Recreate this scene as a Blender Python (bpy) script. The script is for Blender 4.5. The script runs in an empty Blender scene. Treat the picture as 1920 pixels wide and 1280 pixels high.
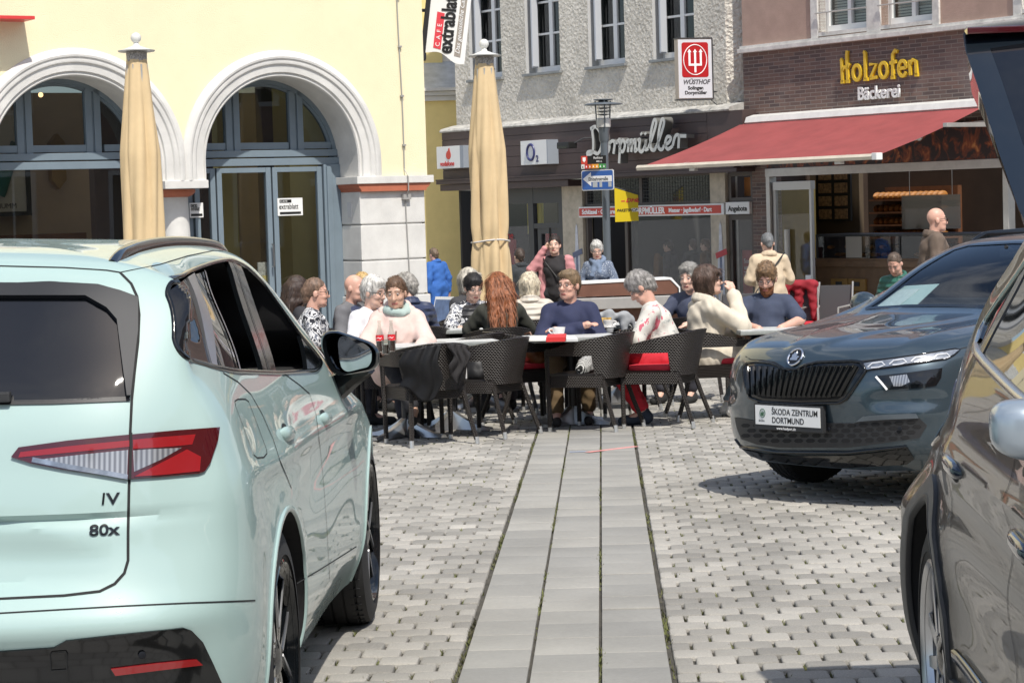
import bpy, bmesh, math, random
import numpy as np
from mathutils import Vector, Matrix
from mathutils.geometry import delaunay_2d_cdt
from mathutils.bvhtree import BVHTree

S = bpy.context.scene
COL = S.collection
R = math.radians
random.seed(7)
rng = np.random.default_rng(7)

# ---------------------------------------------------------------- camera
FPX = 4200.0            # focal length in pixels of the 1920 px wide photograph
CAMH = 1.53

def cam_basis(hc, roll):
    p = math.atan((640 - hc) / FPX)
    fw = np.array([0, math.cos(p), -math.sin(p)])
    rt = np.array([1.0, 0, 0])
    up = np.cross(rt, fw)
    c, s = math.cos(roll), math.sin(roll)
    return np.stack([c * rt - s * up, s * rt + c * up, fw], 1)

BG = cam_basis(453, .033)        # the square slopes gently down, away from the camera: this frame has the square as z = 0
BL = cam_basis(380, .030)        # true level, used by the buildings
RB = BG @ BL.T                   # level frame -> square frame
CP = np.array([0, 0, CAMH])

cam = bpy.data.cameras.new('camera')
camo = bpy.data.objects.new('camera', cam)
COL.objects.link(camo)
cam.sensor_width = 36
cam.lens = FPX / 1920 * 36
cam.clip_start = .1
cam.clip_end = 3000
m = Matrix.Identity(4)
for i in range(3):
    m[i][0] = BG[i, 0]; m[i][1] = BG[i, 1]; m[i][2] = -BG[i, 2]; m[i][3] = CP[i]
camo.matrix_world = m
S.camera = camo

# ---------------------------------------------------------------- world and sun
SUN_AZ = np.array([.36, -.933])      # towards the sun, in plan
SUN_EL = R(56)
w = bpy.data.worlds.new('World')
S.world = w
w.use_nodes = True
nt = w.node_tree
bg = nt.nodes['Background']
sky = nt.nodes.new('ShaderNodeTexSky')
sky.sky_type = 'NISHITA'
sky.sun_disc = False
sky.sun_elevation = SUN_EL
sky.sun_rotation = math.atan2(SUN_AZ[0], SUN_AZ[1])
sky.dust_density = 1.5
sky.air_density = 1.0
tcw = nt.nodes.new('ShaderNodeTexCoord')            # broken white clouds over the blue
mpw = nt.nodes.new('ShaderNodeMapping'); mpw.inputs['Scale'].default_value = (1.6, 1.6, 4.2)
nzw = nt.nodes.new('ShaderNodeTexNoise'); nzw.inputs['Scale'].default_value = 1.7; nzw.inputs['Detail'].default_value = 7; nzw.inputs['Roughness'].default_value = .58
rpw = nt.nodes.new('ShaderNodeValToRGB'); rpw.color_ramp.elements[0].position = .47; rpw.color_ramp.elements[1].position = .70
rpw.color_ramp.elements[1].color = (.75, .75, .75, 1)
mxw = nt.nodes.new('ShaderNodeMix'); mxw.data_type = 'RGBA'; mxw.inputs['B'].default_value = (7.5, 7.6, 7.9, 1)
nt.links.new(tcw.outputs['Generated'], mpw.inputs[0]); nt.links.new(mpw.outputs[0], nzw.inputs['Vector']); nt.links.new(nzw.outputs['Fac'], rpw.inputs[0])
nt.links.new(rpw.outputs[0], mxw.inputs['Factor']); nt.links.new(sky.outputs[0], mxw.inputs['A']); nt.links.new(mxw.outputs['Result'], bg.inputs[0])
bg.inputs[1].default_value = .13
sun = bpy.data.lights.new('sun', 'SUN')
sun.energy = 4.2
sun.angle = R(.6)
sun.color = (1, .95, .87)
suno = bpy.data.objects.new('sun', sun)
COL.objects.link(suno)
sd = Vector((SUN_AZ[0] * math.cos(SUN_EL), SUN_AZ[1] * math.cos(SUN_EL), math.sin(SUN_EL)))
suno.rotation_euler = (sd).to_track_quat('Z', 'Y').to_euler()
suno.location = (6, -12, 20)
S.view_settings.view_transform = 'Standard'
S.view_settings.look = 'None'
S.view_settings.exposure = 0.28
S.view_settings.gamma = 1
S.render.engine = 'CYCLES'
S.cycles.max_bounces = 8
S.cycles.transparent_max_bounces = 16
S.cycles.caustics_reflective = False
S.cycles.caustics_refractive = False
S.cycles.use_denoising = True

# ---------------------------------------------------------------- pixel helpers (1920 x 1280 photo pixels -> places)
def ray(px, py, B=BG):
    return B @ np.array([(px - 960) / FPX, (640 - py) / FPX, 1])

def hit(px, py, p0, n, B=BG):
    d = ray(px, py, B); n = np.asarray(n, float)
    return CP + d * (np.dot(np.asarray(p0, float) - CP, n) / np.dot(d, n))

def G(px, py, z=0.0):
    return hit(px, py, (0, 0, z), (0, 0, 1))

def AT(px, py, Y):
    return hit(px, py, (0, Y, 0), (0, 1, 0))

def mat4(Rm, t):
    M = Matrix.Identity(4)
    for i in range(3):
        for j in range(3):
            M[i][j] = Rm[i][j]
        M[i][3] = t[i]
    return M

RB4 = mat4(RB, CP - RB @ CP)

class Facade:
    """local frame on a building front: s to the right, d outwards, z up (level)"""
    def __init__(f, px, D, ang):
        a = R(ang)
        f.t = np.array([math.cos(a), math.sin(a), 0]); f.n = np.array([f.t[1], -f.t[0], 0])
        p = hit(px, 400, (0, D, 0), (0, 1, 0), BL)
        f.o = np.array([p[0], p[1], 0])
        F = np.stack([f.t, -f.n, [0, 0, 1]], 1)
        f.M = RB4 @ mat4(F, f.o)      # local (s, -d, z)

CAF = Facade(680, 25, 32)
DOR = Facade(1392, 38, -55)

# ---------------------------------------------------------------- objects
def tag(o, label, cat, group=None, kind=None):
    if label: o['label'] = label
    if cat: o['category'] = cat
    if group: o['group'] = group
    if kind: o['kind'] = kind
    return o

def empty(name, label, cat, loc=(0, 0, 0), rz=0.0, group=None, M=None):
    o = bpy.data.objects.new(name, None)
    COL.objects.link(o)
    o.empty_display_size = .2
    if M is not None: o.matrix_world = M
    else:
        o.location = loc; o.rotation_euler = (0, 0, rz)
    return tag(o, label, cat, group)

def link_mesh(name, me, mats, parent=None):
    o = bpy.data.objects.new(name, me)
    COL.objects.link(o)
    for mm in (mats if isinstance(mats, (list, tuple)) else [mats]):
        me.materials.append(mm)
    if parent: o.parent = parent
    return o

def raw(name, v, f, mats, parent=None, smooth=False, mi=None, sharp=None, uv=None):
    me = bpy.data.meshes.new(name)
    me.from_pydata([tuple(map(float, p)) for p in v], [], [tuple(map(int, q)) for q in f])
    if smooth: me.shade_smooth()
    if sharp is not None: me.set_sharp_from_angle(angle=R(sharp))
    if mi is not None: me.polygons.foreach_set('material_index', np.asarray(mi, np.int32))
    if uv is not None:
        l = me.uv_layers.new(name='UVMap')
        li = np.empty(len(me.loops), np.int32); me.loops.foreach_get('vertex_index', li)
        l.data.foreach_set('uv', np.asarray(uv, np.float32)[li].ravel())
    me.update()
    return link_mesh(name, me, mats, parent)

def copy_tree(o, parent=None):
    c = o.copy(); COL.objects.link(c)
    if parent is not None:
        c.parent = parent
    for ch in list(o.children):
        copy_tree(ch, c)
    return c

class MB:
    """collects simple shapes into one mesh"""
    def __init__(s): s.v = []; s.f = []; s.mi = []; s.cur = 0
    def add(s, v, f):
        b = len(s.v); s.v += [tuple(p) for p in v]; s.f += [tuple(i + b for i in q) for q in f]; s.mi += [s.cur] * len(f)
        return s
    def box(s, x0, x1, y0, y1, z0, z1, c=0.0):
        if c <= 0:
            v = [(x, y, z) for z in (z0, z1) for y in (y0, y1) for x in (x0, x1)]
            f = [(0, 2, 3, 1), (4, 5, 7, 6), (0, 1, 5, 4), (2, 6, 7, 3), (0, 4, 6, 2), (1, 3, 7, 5)]
            return s.add(v, f)
        bm = bmesh.new()
        bmesh.ops.create_cube(bm, size=1)
        for q in bm.verts:
            q.co = Vector(((x0 + x1) / 2 + q.co.x * (x1 - x0), (y0 + y1) / 2 + q.co.y * (y1 - y0), (z0 + z1) / 2 + q.co.z * (z1 - z0)))
        bmesh.ops.bevel(bm, geom=bm.edges[:], offset=c, segments=2, affect='EDGES', profile=.7)
        bm.verts.index_update()
        s.add([q.co.copy() for q in bm.verts], [[q.index for q in fc.verts] for fc in bm.faces])
        bm.free(); return s
    def tube(s, pts, r, n=10, caps=True, closed=False):
        P = [Vector(p) for p in pts]; N = len(P)
        rr = r if isinstance(r, (list, tuple)) else [r] * N
        rings = []; a = None
        for i in range(N):
            if closed: t = P[(i + 1) % N] - P[i - 1]
            else: t = P[min(i + 1, N - 1)] - P[max(i - 1, 0)]
            t.normalize()
            if a is None:
                a = t.orthogonal().normalized()
            a = (a - t * a.dot(t)).normalized(); b = t.cross(a)
            rings.append([P[i] + (a * math.cos(2 * math.pi * k / n) + b * math.sin(2 * math.pi * k / n)) * rr[i] for k in range(n)])
        v = [q for ring in rings for q in ring]; f = []
        for i in range(N if closed else N - 1):
            j = (i + 1) % N
            for k in range(n):
                f.append((i * n + k, i * n + (k + 1) % n, j * n + (k + 1) % n, j * n + k))
        if caps and not closed:
            f.append(tuple(range(n - 1, -1, -1))); f.append(tuple((N - 1) * n + k for k in range(n)))
        return s.add(v, f)
    def lathe(s, prof, c=(0, 0, 0), n=24, axis='z', a0=0, a1=2 * math.pi):
        full = abs(a1 - a0 - 2 * math.pi) < 1e-6
        m_ = n if full else n + 1
        v = []; f = []
        for (r, h) in prof:
            for k in range(m_):
                a = a0 + (a1 - a0) * k / n
                x, y = r * math.cos(a), r * math.sin(a)
                p = (x, y, h) if axis == 'z' else ((x, h, y) if axis == 'y' else (h, x, y))
                v.append((p[0] + c[0], p[1] + c[1], p[2] + c[2]))
        for i in range(len(prof) - 1):
            for k in range(n):
                k2 = (k + 1) % m_
                q = (i * m_ + k, i * m_ + k2, (i + 1) * m_ + k2, (i + 1) * m_ + k)
                f.append(q if axis != 'y' else q[::-1])
        return s.add(v, f)
    def prism(s, poly, h0, h1, axis='z'):
        """poly extruded along axis; poly given in the two other axes"""
        def P(a, b, h): return (a, b, h) if axis == 'z' else ((a, h, b) if axis == 'y' else (h, a, b))
        n = len(poly)
        v = [P(a, b, h0) for a, b in poly] + [P(a, b, h1) for a, b in poly]
        f = [tuple(range(n - 1, -1, -1)), tuple(range(n, 2 * n))] + [(i, (i + 1) % n, n + (i + 1) % n, n + i) for i in range(n)]
        return s.add(v, f)
    def sphere(s, c, r, nu=16, nv=10, sc=(1, 1, 1)):
        prof = [(max(1e-4, math.sin(math.pi * i / nv)) * r, -math.cos(math.pi * i / nv) * r) for i in range(nv + 1)]
        b = len(s.v); s.lathe(prof, (0, 0, 0), nu)
        for i in range(b, len(s.v)):
            p = s.v[i]; s.v[i] = (p[0] * sc[0] + c[0], p[1] * sc[1] + c[1], p[2] * sc[2] + c[2])
        return s
    def xf(s, M, b=0):
        for i in range(b, len(s.v)): s.v[i] = tuple(M @ Vector(s.v[i]))
        return s
    def build(s, name, mats, parent=None, smooth=False, sharp=35, fix=True):
        o = raw(name, s.v, s.f, mats, parent, False, s.mi)
        me = o.data
        if fix:
            bm = bmesh.new(); bm.from_mesh(me); bmesh.ops.recalc_face_normals(bm, faces=bm.faces[:]); bm.to_mesh(me); bm.free()
        if smooth:
            me.shade_smooth(); me.set_sharp_from_angle(angle=R(sharp))
        return o

# ---------------------------------------------------------------- materials
def mat(name, col, rough=.6, metal=0.0, spec=.5, var=0.0, vs=4.0, bump=0.0, bs=60.0, coat=0.0, emit=0.0, detail=4, rvar=0.0, vcol=None):
    mm = bpy.data.materials.new(name); mm.use_nodes = True
    nt = mm.node_tree; b = nt.nodes['Principled BSDF']
    b.inputs['Base Color'].default_value = (*col, 1)
    b.inputs['Roughness'].default_value = rough
    b.inputs['Metallic'].default_value = metal
    b.inputs['Specular IOR Level'].default_value = spec
    b.inputs['Coat Weight'].default_value = coat
    b.inputs['Coat Roughness'].default_value = .02
    tc = nt.nodes.new('ShaderNodeTexCoord')
    if var > 0 or rvar > 0:
        n = nt.nodes.new('ShaderNodeTexNoise'); n.inputs['Scale'].default_value = vs; n.inputs['Detail'].default_value = detail
        n.inputs['Roughness'].default_value = .65
        nt.links.new(tc.outputs['Object'], n.inputs['Vector'])
        if var > 0:
            r_ = nt.nodes.new('ShaderNodeValToRGB')
            lo = vcol or tuple(c * (1 - var) for c in col)
            hi = tuple(min(1, c * (1 + var * .6)) for c in col)
            r_.color_ramp.elements[0].color = (*lo, 1); r_.color_ramp.elements[0].position = .32
            r_.color_ramp.elements[1].color = (*hi, 1); r_.color_ramp.elements[1].position = .68
            nt.links.new(n.outputs['Fac'], r_.inputs['Fac']); nt.links.new(r_.outputs['Color'], b.inputs['Base Color'])
        if rvar > 0:
            mr = nt.nodes.new('ShaderNodeMapRange'); mr.inputs['To Min'].default_value = rough - rvar; mr.inputs['To Max'].default_value = rough + rvar
            nt.links.new(n.outputs['Fac'], mr.inputs['Value']); nt.links.new(mr.outputs[0], b.inputs['Roughness'])
    if bump > 0:
        n2 = nt.nodes.new('ShaderNodeTexNoise'); n2.inputs['Scale'].default_value = bs; n2.inputs['Detail'].default_value = 3
        nt.links.new(tc.outputs['Object'], n2.inputs['Vector'])
        bp = nt.nodes.new('ShaderNodeBump'); bp.inputs['Strength'].default_value = 1; bp.inputs['Distance'].default_value = bump
        nt.links.new(n2.outputs['Fac'], bp.inputs['Height']); nt.links.new(bp.outputs['Normal'], b.inputs['Normal'])
    if emit > 0:
        b.inputs['Emission Color'].default_value = (*col, 1); b.inputs['Emission Strength'].default_value = emit
    return mm

def glass_mat(name, tint=(.9, .95, .95), opac=.0, dark=(.01, .012, .014), ior=1.5, rough=0.0):
    """thin pane: fresnel mirror over a see-through tint"""
    mm = bpy.data.materials.new(name); mm.use_nodes = True
    nt = mm.node_tree; nt.nodes.clear()
    out = nt.nodes.new('ShaderNodeOutputMaterial')
    tr = nt.nodes.new('ShaderNodeBsdfTransparent'); tr.inputs[0].default_value = (*tint, 1)
    gl = nt.nodes.new('ShaderNodeBsdfGlossy'); gl.inputs['Roughness'].default_value = rough; gl.inputs[0].default_value = (.95, .97, 1, 1)
    fr = nt.nodes.new('ShaderNodeFresnel'); ge = nt.nodes.new('ShaderNodeNewGeometry'); ma = nt.nodes.new('ShaderNodeMath'); ma.operation = 'MULTIPLY_ADD'
    ma.inputs[1].default_value = 1 / ior - ior; ma.inputs[2].default_value = ior; nt.links.new(ge.outputs['Backfacing'], ma.inputs[0]); nt.links.new(ma.outputs[0], fr.inputs[0])
    mx = nt.nodes.new('ShaderNodeMixShader')
    base = tr.outputs[0]
    if opac > 0:
        df = nt.nodes.new('ShaderNodeBsdfDiffuse'); df.inputs[0].default_value = (*dark, 1)
        m2 = nt.nodes.new('ShaderNodeMixShader'); m2.inputs[0].default_value = opac
        nt.links.new(tr.outputs[0], m2.inputs[1]); nt.links.new(df.outputs[0], m2.inputs[2]); base = m2.outputs[0]
    nt.links.new(fr.outputs[0], mx.inputs[0]); nt.links.new(base, mx.inputs[1]); nt.links.new(gl.outputs[0], mx.inputs[2])
    nt.links.new(mx.outputs[0], out.inputs[0])
    return mm

def nodes_of(mm):
    nt = mm.node_tree
    return nt, nt.nodes['Principled BSDF'], nt.nodes.new, nt.links.new

# ---------------------------------------------------------------- text
def text(name, body, size, mt, parent=None, loc=(0, 0, 0), rot=(0, 0, 0), depth=.002, sx=1.0, shear=0.0, align='LEFT', bold=0.0, spacing=1.0):
    cu = bpy.data.curves.new(name, 'FONT'); cu.body = body; cu.size = size; cu.extrude = depth; cu.shear = shear
    cu.align_x = align; cu.offset = bold; cu.space_character = spacing; cu.resolution_u = 4
    to = bpy.data.objects.new(name + '_tmp', cu); COL.objects.link(to)
    dg = bpy.context.evaluated_depsgraph_get(); dg.update()
    me = bpy.data.meshes.new_from_object(to.evaluated_get(dg))
    bpy.data.objects.remove(to)
    me.name = name
    me.materials.clear()
    o = link_mesh(name, me, mt, parent)
    Rm = Matrix.LocRotScale(Vector(loc), __import__('mathutils').Euler(rot), Vector((sx, 1, 1)))
    me.transform(Rm)
    return o
# ================================================================ the square: stones, slab strip, base
def brick_ground():
    mm = mat('far paving', (.36, .345, .32), .85)
    nt, b, N, L = nodes_of(mm)
    tc = N('ShaderNodeTexCoord'); br = N('ShaderNodeTexBrick')
    br.inputs['Scale'].default_value = 1; br.inputs['Brick Width'].default_value = .155; br.inputs['Row Height'].default_value = .15
    br.inputs['Mortar Size'].default_value = .006
    br.inputs['Color1'].default_value = (.42, .405, .375, 1); br.inputs['Color2'].default_value = (.30, .29, .275, 1); br.inputs['Mortar'].default_value = (.14, .13, .11, 1)
    L(tc.outputs['Object'], br.inputs['Vector']); L(br.outputs['Color'], b.inputs['Base Color'])
    return mm
o = raw('ground', [(-900, -900, -.03), (900, -900, -.03), (900, 1500, -.03), (-900, 1500, -.03)], [(0, 1, 2, 3)], brick_ground())
tag(o, 'grey stone paving of the town square running on behind the cafe tables', None, kind='structure')

M_dirt = mat('joint soil', (.06, .055, .044), .95, var=.4, vs=9)
sdir = np.array([.0412, .99915]); snor = np.array([.99915, -.0412]); sorg = np.array([-.236, 7.75])
def sxy(a, b): return sorg + snor * a + sdir * b      # a across the strip (0..0.755 is the strip), b along it
P4 = [sxy(-2.8, -2.7), sxy(4.7, -2.7), sxy(4.7, 16.9), sxy(-2.8, 16.9)]
o = raw('ground_bed', [(*p, -.016) for p in P4], [(0, 1, 2, 3)], M_dirt)
tag(o, 'dark sandy bed showing in the joints between the stones', None, kind='structure')

def stone_mat(name, c1, c2, rough, bump, bs, speck=.25):
    mm = mat(name, c1, rough)
    nt, b, N, L = nodes_of(mm)
    ge = N('ShaderNodeNewGeometry'); rp = N('ShaderNodeValToRGB')
    rp.color_ramp.elements[0].color = (*c1, 1); rp.color_ramp.elements[1].color = (*c2, 1)
    L(ge.outputs['Random Per Island'], rp.inputs['Fac'])
    tc = N('ShaderNodeTexCoord'); n1 = N('ShaderNodeTexNoise'); n1.inputs['Scale'].default_value = bs; n1.inputs['Detail'].default_value = 6; n1.inputs['Roughness'].default_value = .8
    n3 = N('ShaderNodeTexNoise'); n3.inputs['Scale'].default_value = 1.3; n3.inputs['Detail'].default_value = 5
    L(tc.outputs['Object'], n1.inputs['Vector']); L(tc.outputs['Object'], n3.inputs['Vector'])
    mr = N('ShaderNodeMapRange'); mr.inputs['From Min'].default_value = .3; mr.inputs['From Max'].default_value = .7
    mr.inputs['To Min'].default_value = 1 - speck; mr.inputs['To Max'].default_value = 1 + speck
    L(n1.outputs['Fac'], mr.inputs['Value'])
    mr3 = N('ShaderNodeMapRange'); mr3.inputs['From Min'].default_value = .3; mr3.inputs['From Max'].default_value = .7
    mr3.inputs['To Min'].default_value = .80; mr3.inputs['To Max'].default_value = 1.1
    L(n3.outputs['Fac'], mr3.inputs['Value'])
    mu = N('ShaderNodeMath'); mu.operation = 'MULTIPLY'; L(mr.outputs[0], mu.inputs[0]); L(mr3.outputs[0], mu.inputs[1])
    vm = N('ShaderNodeVectorMath'); vm.operation = 'SCALE'; L(rp.outputs['Color'], vm.inputs[0]); L(mu.outputs[0], vm.inputs['Scale'])
    L(vm.outputs[0], b.inputs['Base Color'])
    bp = N('ShaderNodeBump'); bp.inputs['Distance'].default_value = bump; L(n1.outputs['Fac'], bp.inputs['Height']); L(bp.outputs['Normal'], b.inputs['Normal'])
    return mm
M_stone = stone_mat('cobble stone', (.24, .23, .208), (.41, .39, .35), .85, .004, 140, .3)
M_slab = stone_mat('sandstone slab', (.255, .25, .232), (.325, .315, .285), .7, .0015, 40, .10)

def paver_field(cells, bev, chamfer, jit):
    """cells: list of (a0,a1,b0,b1) in strip coordinates -> rounded, bevelled stones"""
    V = []; F = []
    for (a0, a1, b0, b1) in cells:
        r = chamfer
        q = []
        for (ca, cb, st) in ((a1 - r, b1 - r, 0), (a0 + r, b1 - r, 1), (a0 + r, b0 + r, 2), (a1 - r, b0 + r, 3)):
            for k in range(3):
                t = (st + k / 2) * math.pi / 2
                q.append((ca + r * math.cos(t), cb + r * math.sin(t)))
        q = np.array(q); c = q.mean(0)
        ti = rng.normal(0, jit, 2); dz = rng.normal(0, .0015)
        base = len(V)
        for (sh, z) in ((0, -.03), (0, -bev), (bev * .45, -bev * .25), (bev * 1.3, 0)):
            d = q - c; L_ = np.linalg.norm(d, axis=1, keepdims=True)
            p = c + d * (1 - sh / L_)
            for i in range(12):
                w_ = sxy(p[i, 0], p[i, 1])
                V.append((w_[0], w_[1], z + dz + (d[i] * ti).sum()))
        for l in range(3):
            for i in range(12):
                j = (i + 1) % 12
                F.append((base + l * 12 + i, base + l * 12 + j, base + (l + 1) * 12 + j, base + (l + 1) * 12 + i))
        F.append(tuple(base + 36 + i for i in range(12)))
    return V, F

cells = []; tips = []
RW, RH = .1535, .1495
row = 0; b_ = -2.6
while b_ < 16.8:
    off = RW / 2 if row % 2 else 0.0
    for side in (-1, 1):
        a_edge = -.012 if side < 0 else .768
        k = 0
        first = True
        while True:
            wdt = RW * (.5 if (first and row % 2) else 1)
            j = rng.normal(0, .0025)
            if side > 0:
                x0 = a_edge; x1 = a_edge + wdt
            else:
                x1 = a_edge; x0 = a_edge - wdt
            g = .0050
            cells.append((x0 + g + j * .4, x1 - g + j * .4, b_ + .0012, b_ + RH - .0012))
            tips.append((x1 if side > 0 else x0, b_ + RH * .55))
            a_edge = x1 if side > 0 else x0
            first = False
            if side > 0 and a_edge > 4.6: break
            if side < 0 and a_edge < -2.7: break
    b_ += RH * (1 + rng.normal(0, .006)); row += 1
V, F = paver_field(cells, .007, .019, .006)
o = raw('cobble_paving', V, F, M_stone, smooth=True, sharp=50)
tag(o, 'light grey square stones laid in a running bond either side of the slab strip', None, kind='structure')
cells = []
for cidx in range(3):
    b_ = -2.6 + .11 * cidx
    while b_ < 17:
        Lb = .325 + rng.normal(0, .018)
        cells.append((cidx * .2523 + .006, (cidx + 1) * .2523 - .006, b_ + .0012, b_ + Lb - .0012)); b_ += Lb
V, F = paver_field(cells, .003, .004, .001)
o = raw('slab_path', V, F, M_slab, smooth=True, sharp=50)
tag(o, 'strip of smooth grey sandstone slabs three wide crossing the square', None, kind='structure')

# weeds in the joints
V = []; F = []
def blade(x, y, h, lean, wd):
    a = rng.uniform(0, 6.28); dx, dy = math.cos(a) * wd, math.sin(a) * wd
    b2 = rng.uniform(0, 6.28); lx, ly = math.cos(b2) * lean, math.sin(b2) * lean
    k = len(V); V.extend([(x - dx, y - dy, -.014), (x + dx, y + dy, -.014), (x + lx, y + ly, h)]); F.append((k, k + 1, k + 2))
for (a, b) in tips:
    if b > 13.5: continue
    if rng.random() < .5:
        p = sxy(a, b)
        for _ in range(rng.integers(4, 13)):
            blade(p[0] + rng.normal(0, .006), p[1] + rng.normal(0, .028), rng.uniform(-.004, .010), .012, .0035)
for a in (-.006, .2523, .5046, .762):
    for b in np.arange(-1, 11.5, .006):
        if math.sin(b * 2.3 + a * 40) + .6 * math.sin(b * 7.1 + a * 9) + rng.normal(0, .5) > .75:
            p = sxy(a + rng.normal(0, .005), b); blade(p[0], p[1], rng.uniform(-.006, .012), .012, .004)
M_weed = mat('weeds', (.10, .115, .03), .8, var=.7, vs=2.2, vcol=(.075, .068, .035))
o = raw('weeds', V, F, M_weed); tag(o, 'tiny green and dry weeds growing in the paving joints', None, kind='stuff')

# tape marks stuck on the slabs
M_tape = mat('pink tape', (.70, .30, .28), .6, var=.25, vs=30)
def strip_on_ground(name, p0, p1, wd, m_, lab):
    a = G(*p0)[:2]; b = G(*p1)[:2]; d = (b - a) / np.linalg.norm(b - a); n = np.array([-d[1], d[0]]) * wd / 2
    V = [(*(a - n), .0022), (*(b - n), .0022), (*(b + n), .0022), (*(a + n), .0022)]
    V += [(x, y, .0038) for x, y, z in V]
    return tag(raw(name, V, [(3, 2, 1, 0), (4, 5, 6, 7), (0, 1, 5, 4), (1, 2, 6, 5), (2, 3, 7, 6), (3, 0, 4, 7)], m_), lab, 'tape')
strip_on_ground('marking_tape', (1101, 848), (1193, 837), .05, M_tape, 'faded pink tape stuck across the slab strip below the front chairs')
M_btape = mat('blue chalk', (.30, .36, .50), .8, var=.2, vs=60)
strip_on_ground('chalk_mark', (1068, 847.5), (1099, 846.5), .03, M_btape, 'small faded blue chalk mark beside the pink tape on the slabs')['category'] = 'chalk mark'
# ================================================================ buildings (local frame: s to the right, y inwards, z up)
M_cream = mat('cream render', (.80, .725, .49), .85, var=.07, vs=.9, bump=.004, bs=90)
M_trim = mat('white grey render', (.66, .65, .62), .8, var=.14, vs=2.5, bump=.003, bs=120)
M_terra = mat('terracotta paint', (.42, .13, .07), .6, var=.12, vs=8)
M_bframe = mat('blue grey frame paint', (.18, .23, .27), .38, var=.06, vs=6)
M_glass = glass_mat('window glass', (.86, .88, .88), .0, (.02, .025, .03), 1.5)
M_dglass = glass_mat('dark window glass', (.62, .65, .65), .10, (.012, .014, .016), 1.52)
M_cable = mat('galvanised cable', (.38, .37, .35), .5, .3)
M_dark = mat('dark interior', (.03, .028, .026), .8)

def arch_pts(sc, zc, r, n=40, zbot=1.865):
    p = [(sc - r, zbot)] + [(sc - r * math.cos(math.pi * k / n), zc + r * math.sin(math.pi * k / n)) for k in range(n + 1)] + [(sc + r, zbot)]
    return p

def sweep(mb, path, prof, inner=None):
    """path [(s,z)] in the facade, prof [(offset outwards from the path centre, y)]; offsets go along the path normal"""
    P = np.array(path); n = len(P); rows = []
    for i in range(n):
        t = P[min(i + 1, n - 1)] - P[max(i - 1, 0)]; t = t / np.linalg.norm(t)
        nn = np.array([-t[1], t[0]])
        rows.append([(P[i][0] + nn[0] * o, y, P[i][1] + nn[1] * o) for o, y in prof])
    v = [q for r_ in rows for q in r_]; k = len(prof)
    f = [(i * k + j, i * k + j + 1, (i + 1) * k + j + 1, (i + 1) * k + j) for i in range(n - 1) for j in range(k - 1)]
    mb.add(v, f)

cafe = empty('cafe_building', 'cream rendered cafe building with two round arches above blue grey glazed doors', 'building', M=CAF.M)
ZC = 2.05; AR = [(-.95, ZC), (-3.31, ZC), (-5.67, ZC)]
# front wall with the arches left open
mb = MB()
ss = sorted(set(np.round(np.concatenate([np.arange(-9, .86, .06)] + [np.array([c - 1.0, c + 1.0]) for c, _ in AR] + [[.845]]), 4)))
def zlow(s):
    for c, z in AR:
        if abs(s - c) < 1.0 - 1e-6: return z + math.sqrt(1.0 - (s - c) ** 2)
    return 1.87
for a, b in zip(ss[:-1], ss[1:]):
    za, zb = zlow(a + 1e-5), zlow(b - 1e-5)
    mb.add([(a, 0, za), (b, 0, zb), (b, 0, 8.5), (a, 0, 8.5)], [(0, 1, 2, 3)])
mb.add([(.845, 0, 1.87), (.845, 6, 1.87), (.845, 6, 8.5), (.845, 0, 8.5)], [(0, 1, 2, 3)])
mb.add([(.80, .0, -.5), (.80, 6, -.5), (.80, 6, 1.87), (.80, 0, 1.87)], [(0, 1, 2, 3)])
mb.add([(-9, .62, 3.1), (.8, .62, 3.1), (.8, .62, 8.5), (-9, .62, 8.5)], [(0, 1, 2, 3)])
mb.build('wall', M_cream, cafe, fix=False)
for c, z in AR:
    mb = MB()
    sweep(mb, arch_pts(c, z, .92, 48), [(0, .60), (0, .012), (.012, -.004), (.022, -.004), (.026, .006), (.04, .006), (.05, -.02), (.125, -.026), (.14, -.045), (.16, -.05), (.18, -.048), (.195, -.062), (.215, -.066), (.235, -.058), (.262, -.04), (.28, -.02), (.285, .002)])
    mb.build('arch', M_trim, cafe, smooth=True, sharp=28)
# pilaster at the corner, in blocks
mb = MB()
for z0, z1 in ((-.6, .12), (.135, .525), (.54, .925), (.94, 1.325), (1.34, 1.70)):
    e = .025 * (z1 < .6)
    mb.box(-.03 - e, .80 + e, -e, .62, z0, z1, .012)
mb.box(.0, .77, .02, .6, -.6, 1.7)
mb.build('pilaster', M_trim, cafe)
mb = MB(); mb.box(-.09, .89, -.07, .66, 1.787, 1.868, .006); mb.build('cornice', M_trim, cafe)
mb = MB(); mb.prism([(-.07 + .0, 1.787), (-.06, 1.75), (-.035, 1.725), (-.03, 1.70), (.80, 1.70), (.805, 1.725), (.84, 1.75), (.86, 1.787)], -.05, .64, 'y'); mb.build('red_band', M_terra, cafe)
# columns between the arches
for c in (-2.13, -4.49):
    mb = MB()
    mb.lathe([(.15, -.6), (.165, .2), (.162, .8), (.152, 1.3), (.142, 1.70)], (c, .28, 0), 28)
    k = mb.build('column', M_trim, cafe, smooth=True)
    mb = MB(); mb.lathe([(.142, 1.695), (.16, 1.70), (.20, 1.72), (.222, 1.745), (.225, 1.775), (.20, 1.782)], (c, .28, 0), 28); mb.build('red_ring', M_terra, k, smooth=True)
    mb = MB(); mb.box(c - .25, c + .25, -.06, .62, 1.782, 1.868, .008); mb.build('capital', M_trim, k)

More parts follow.
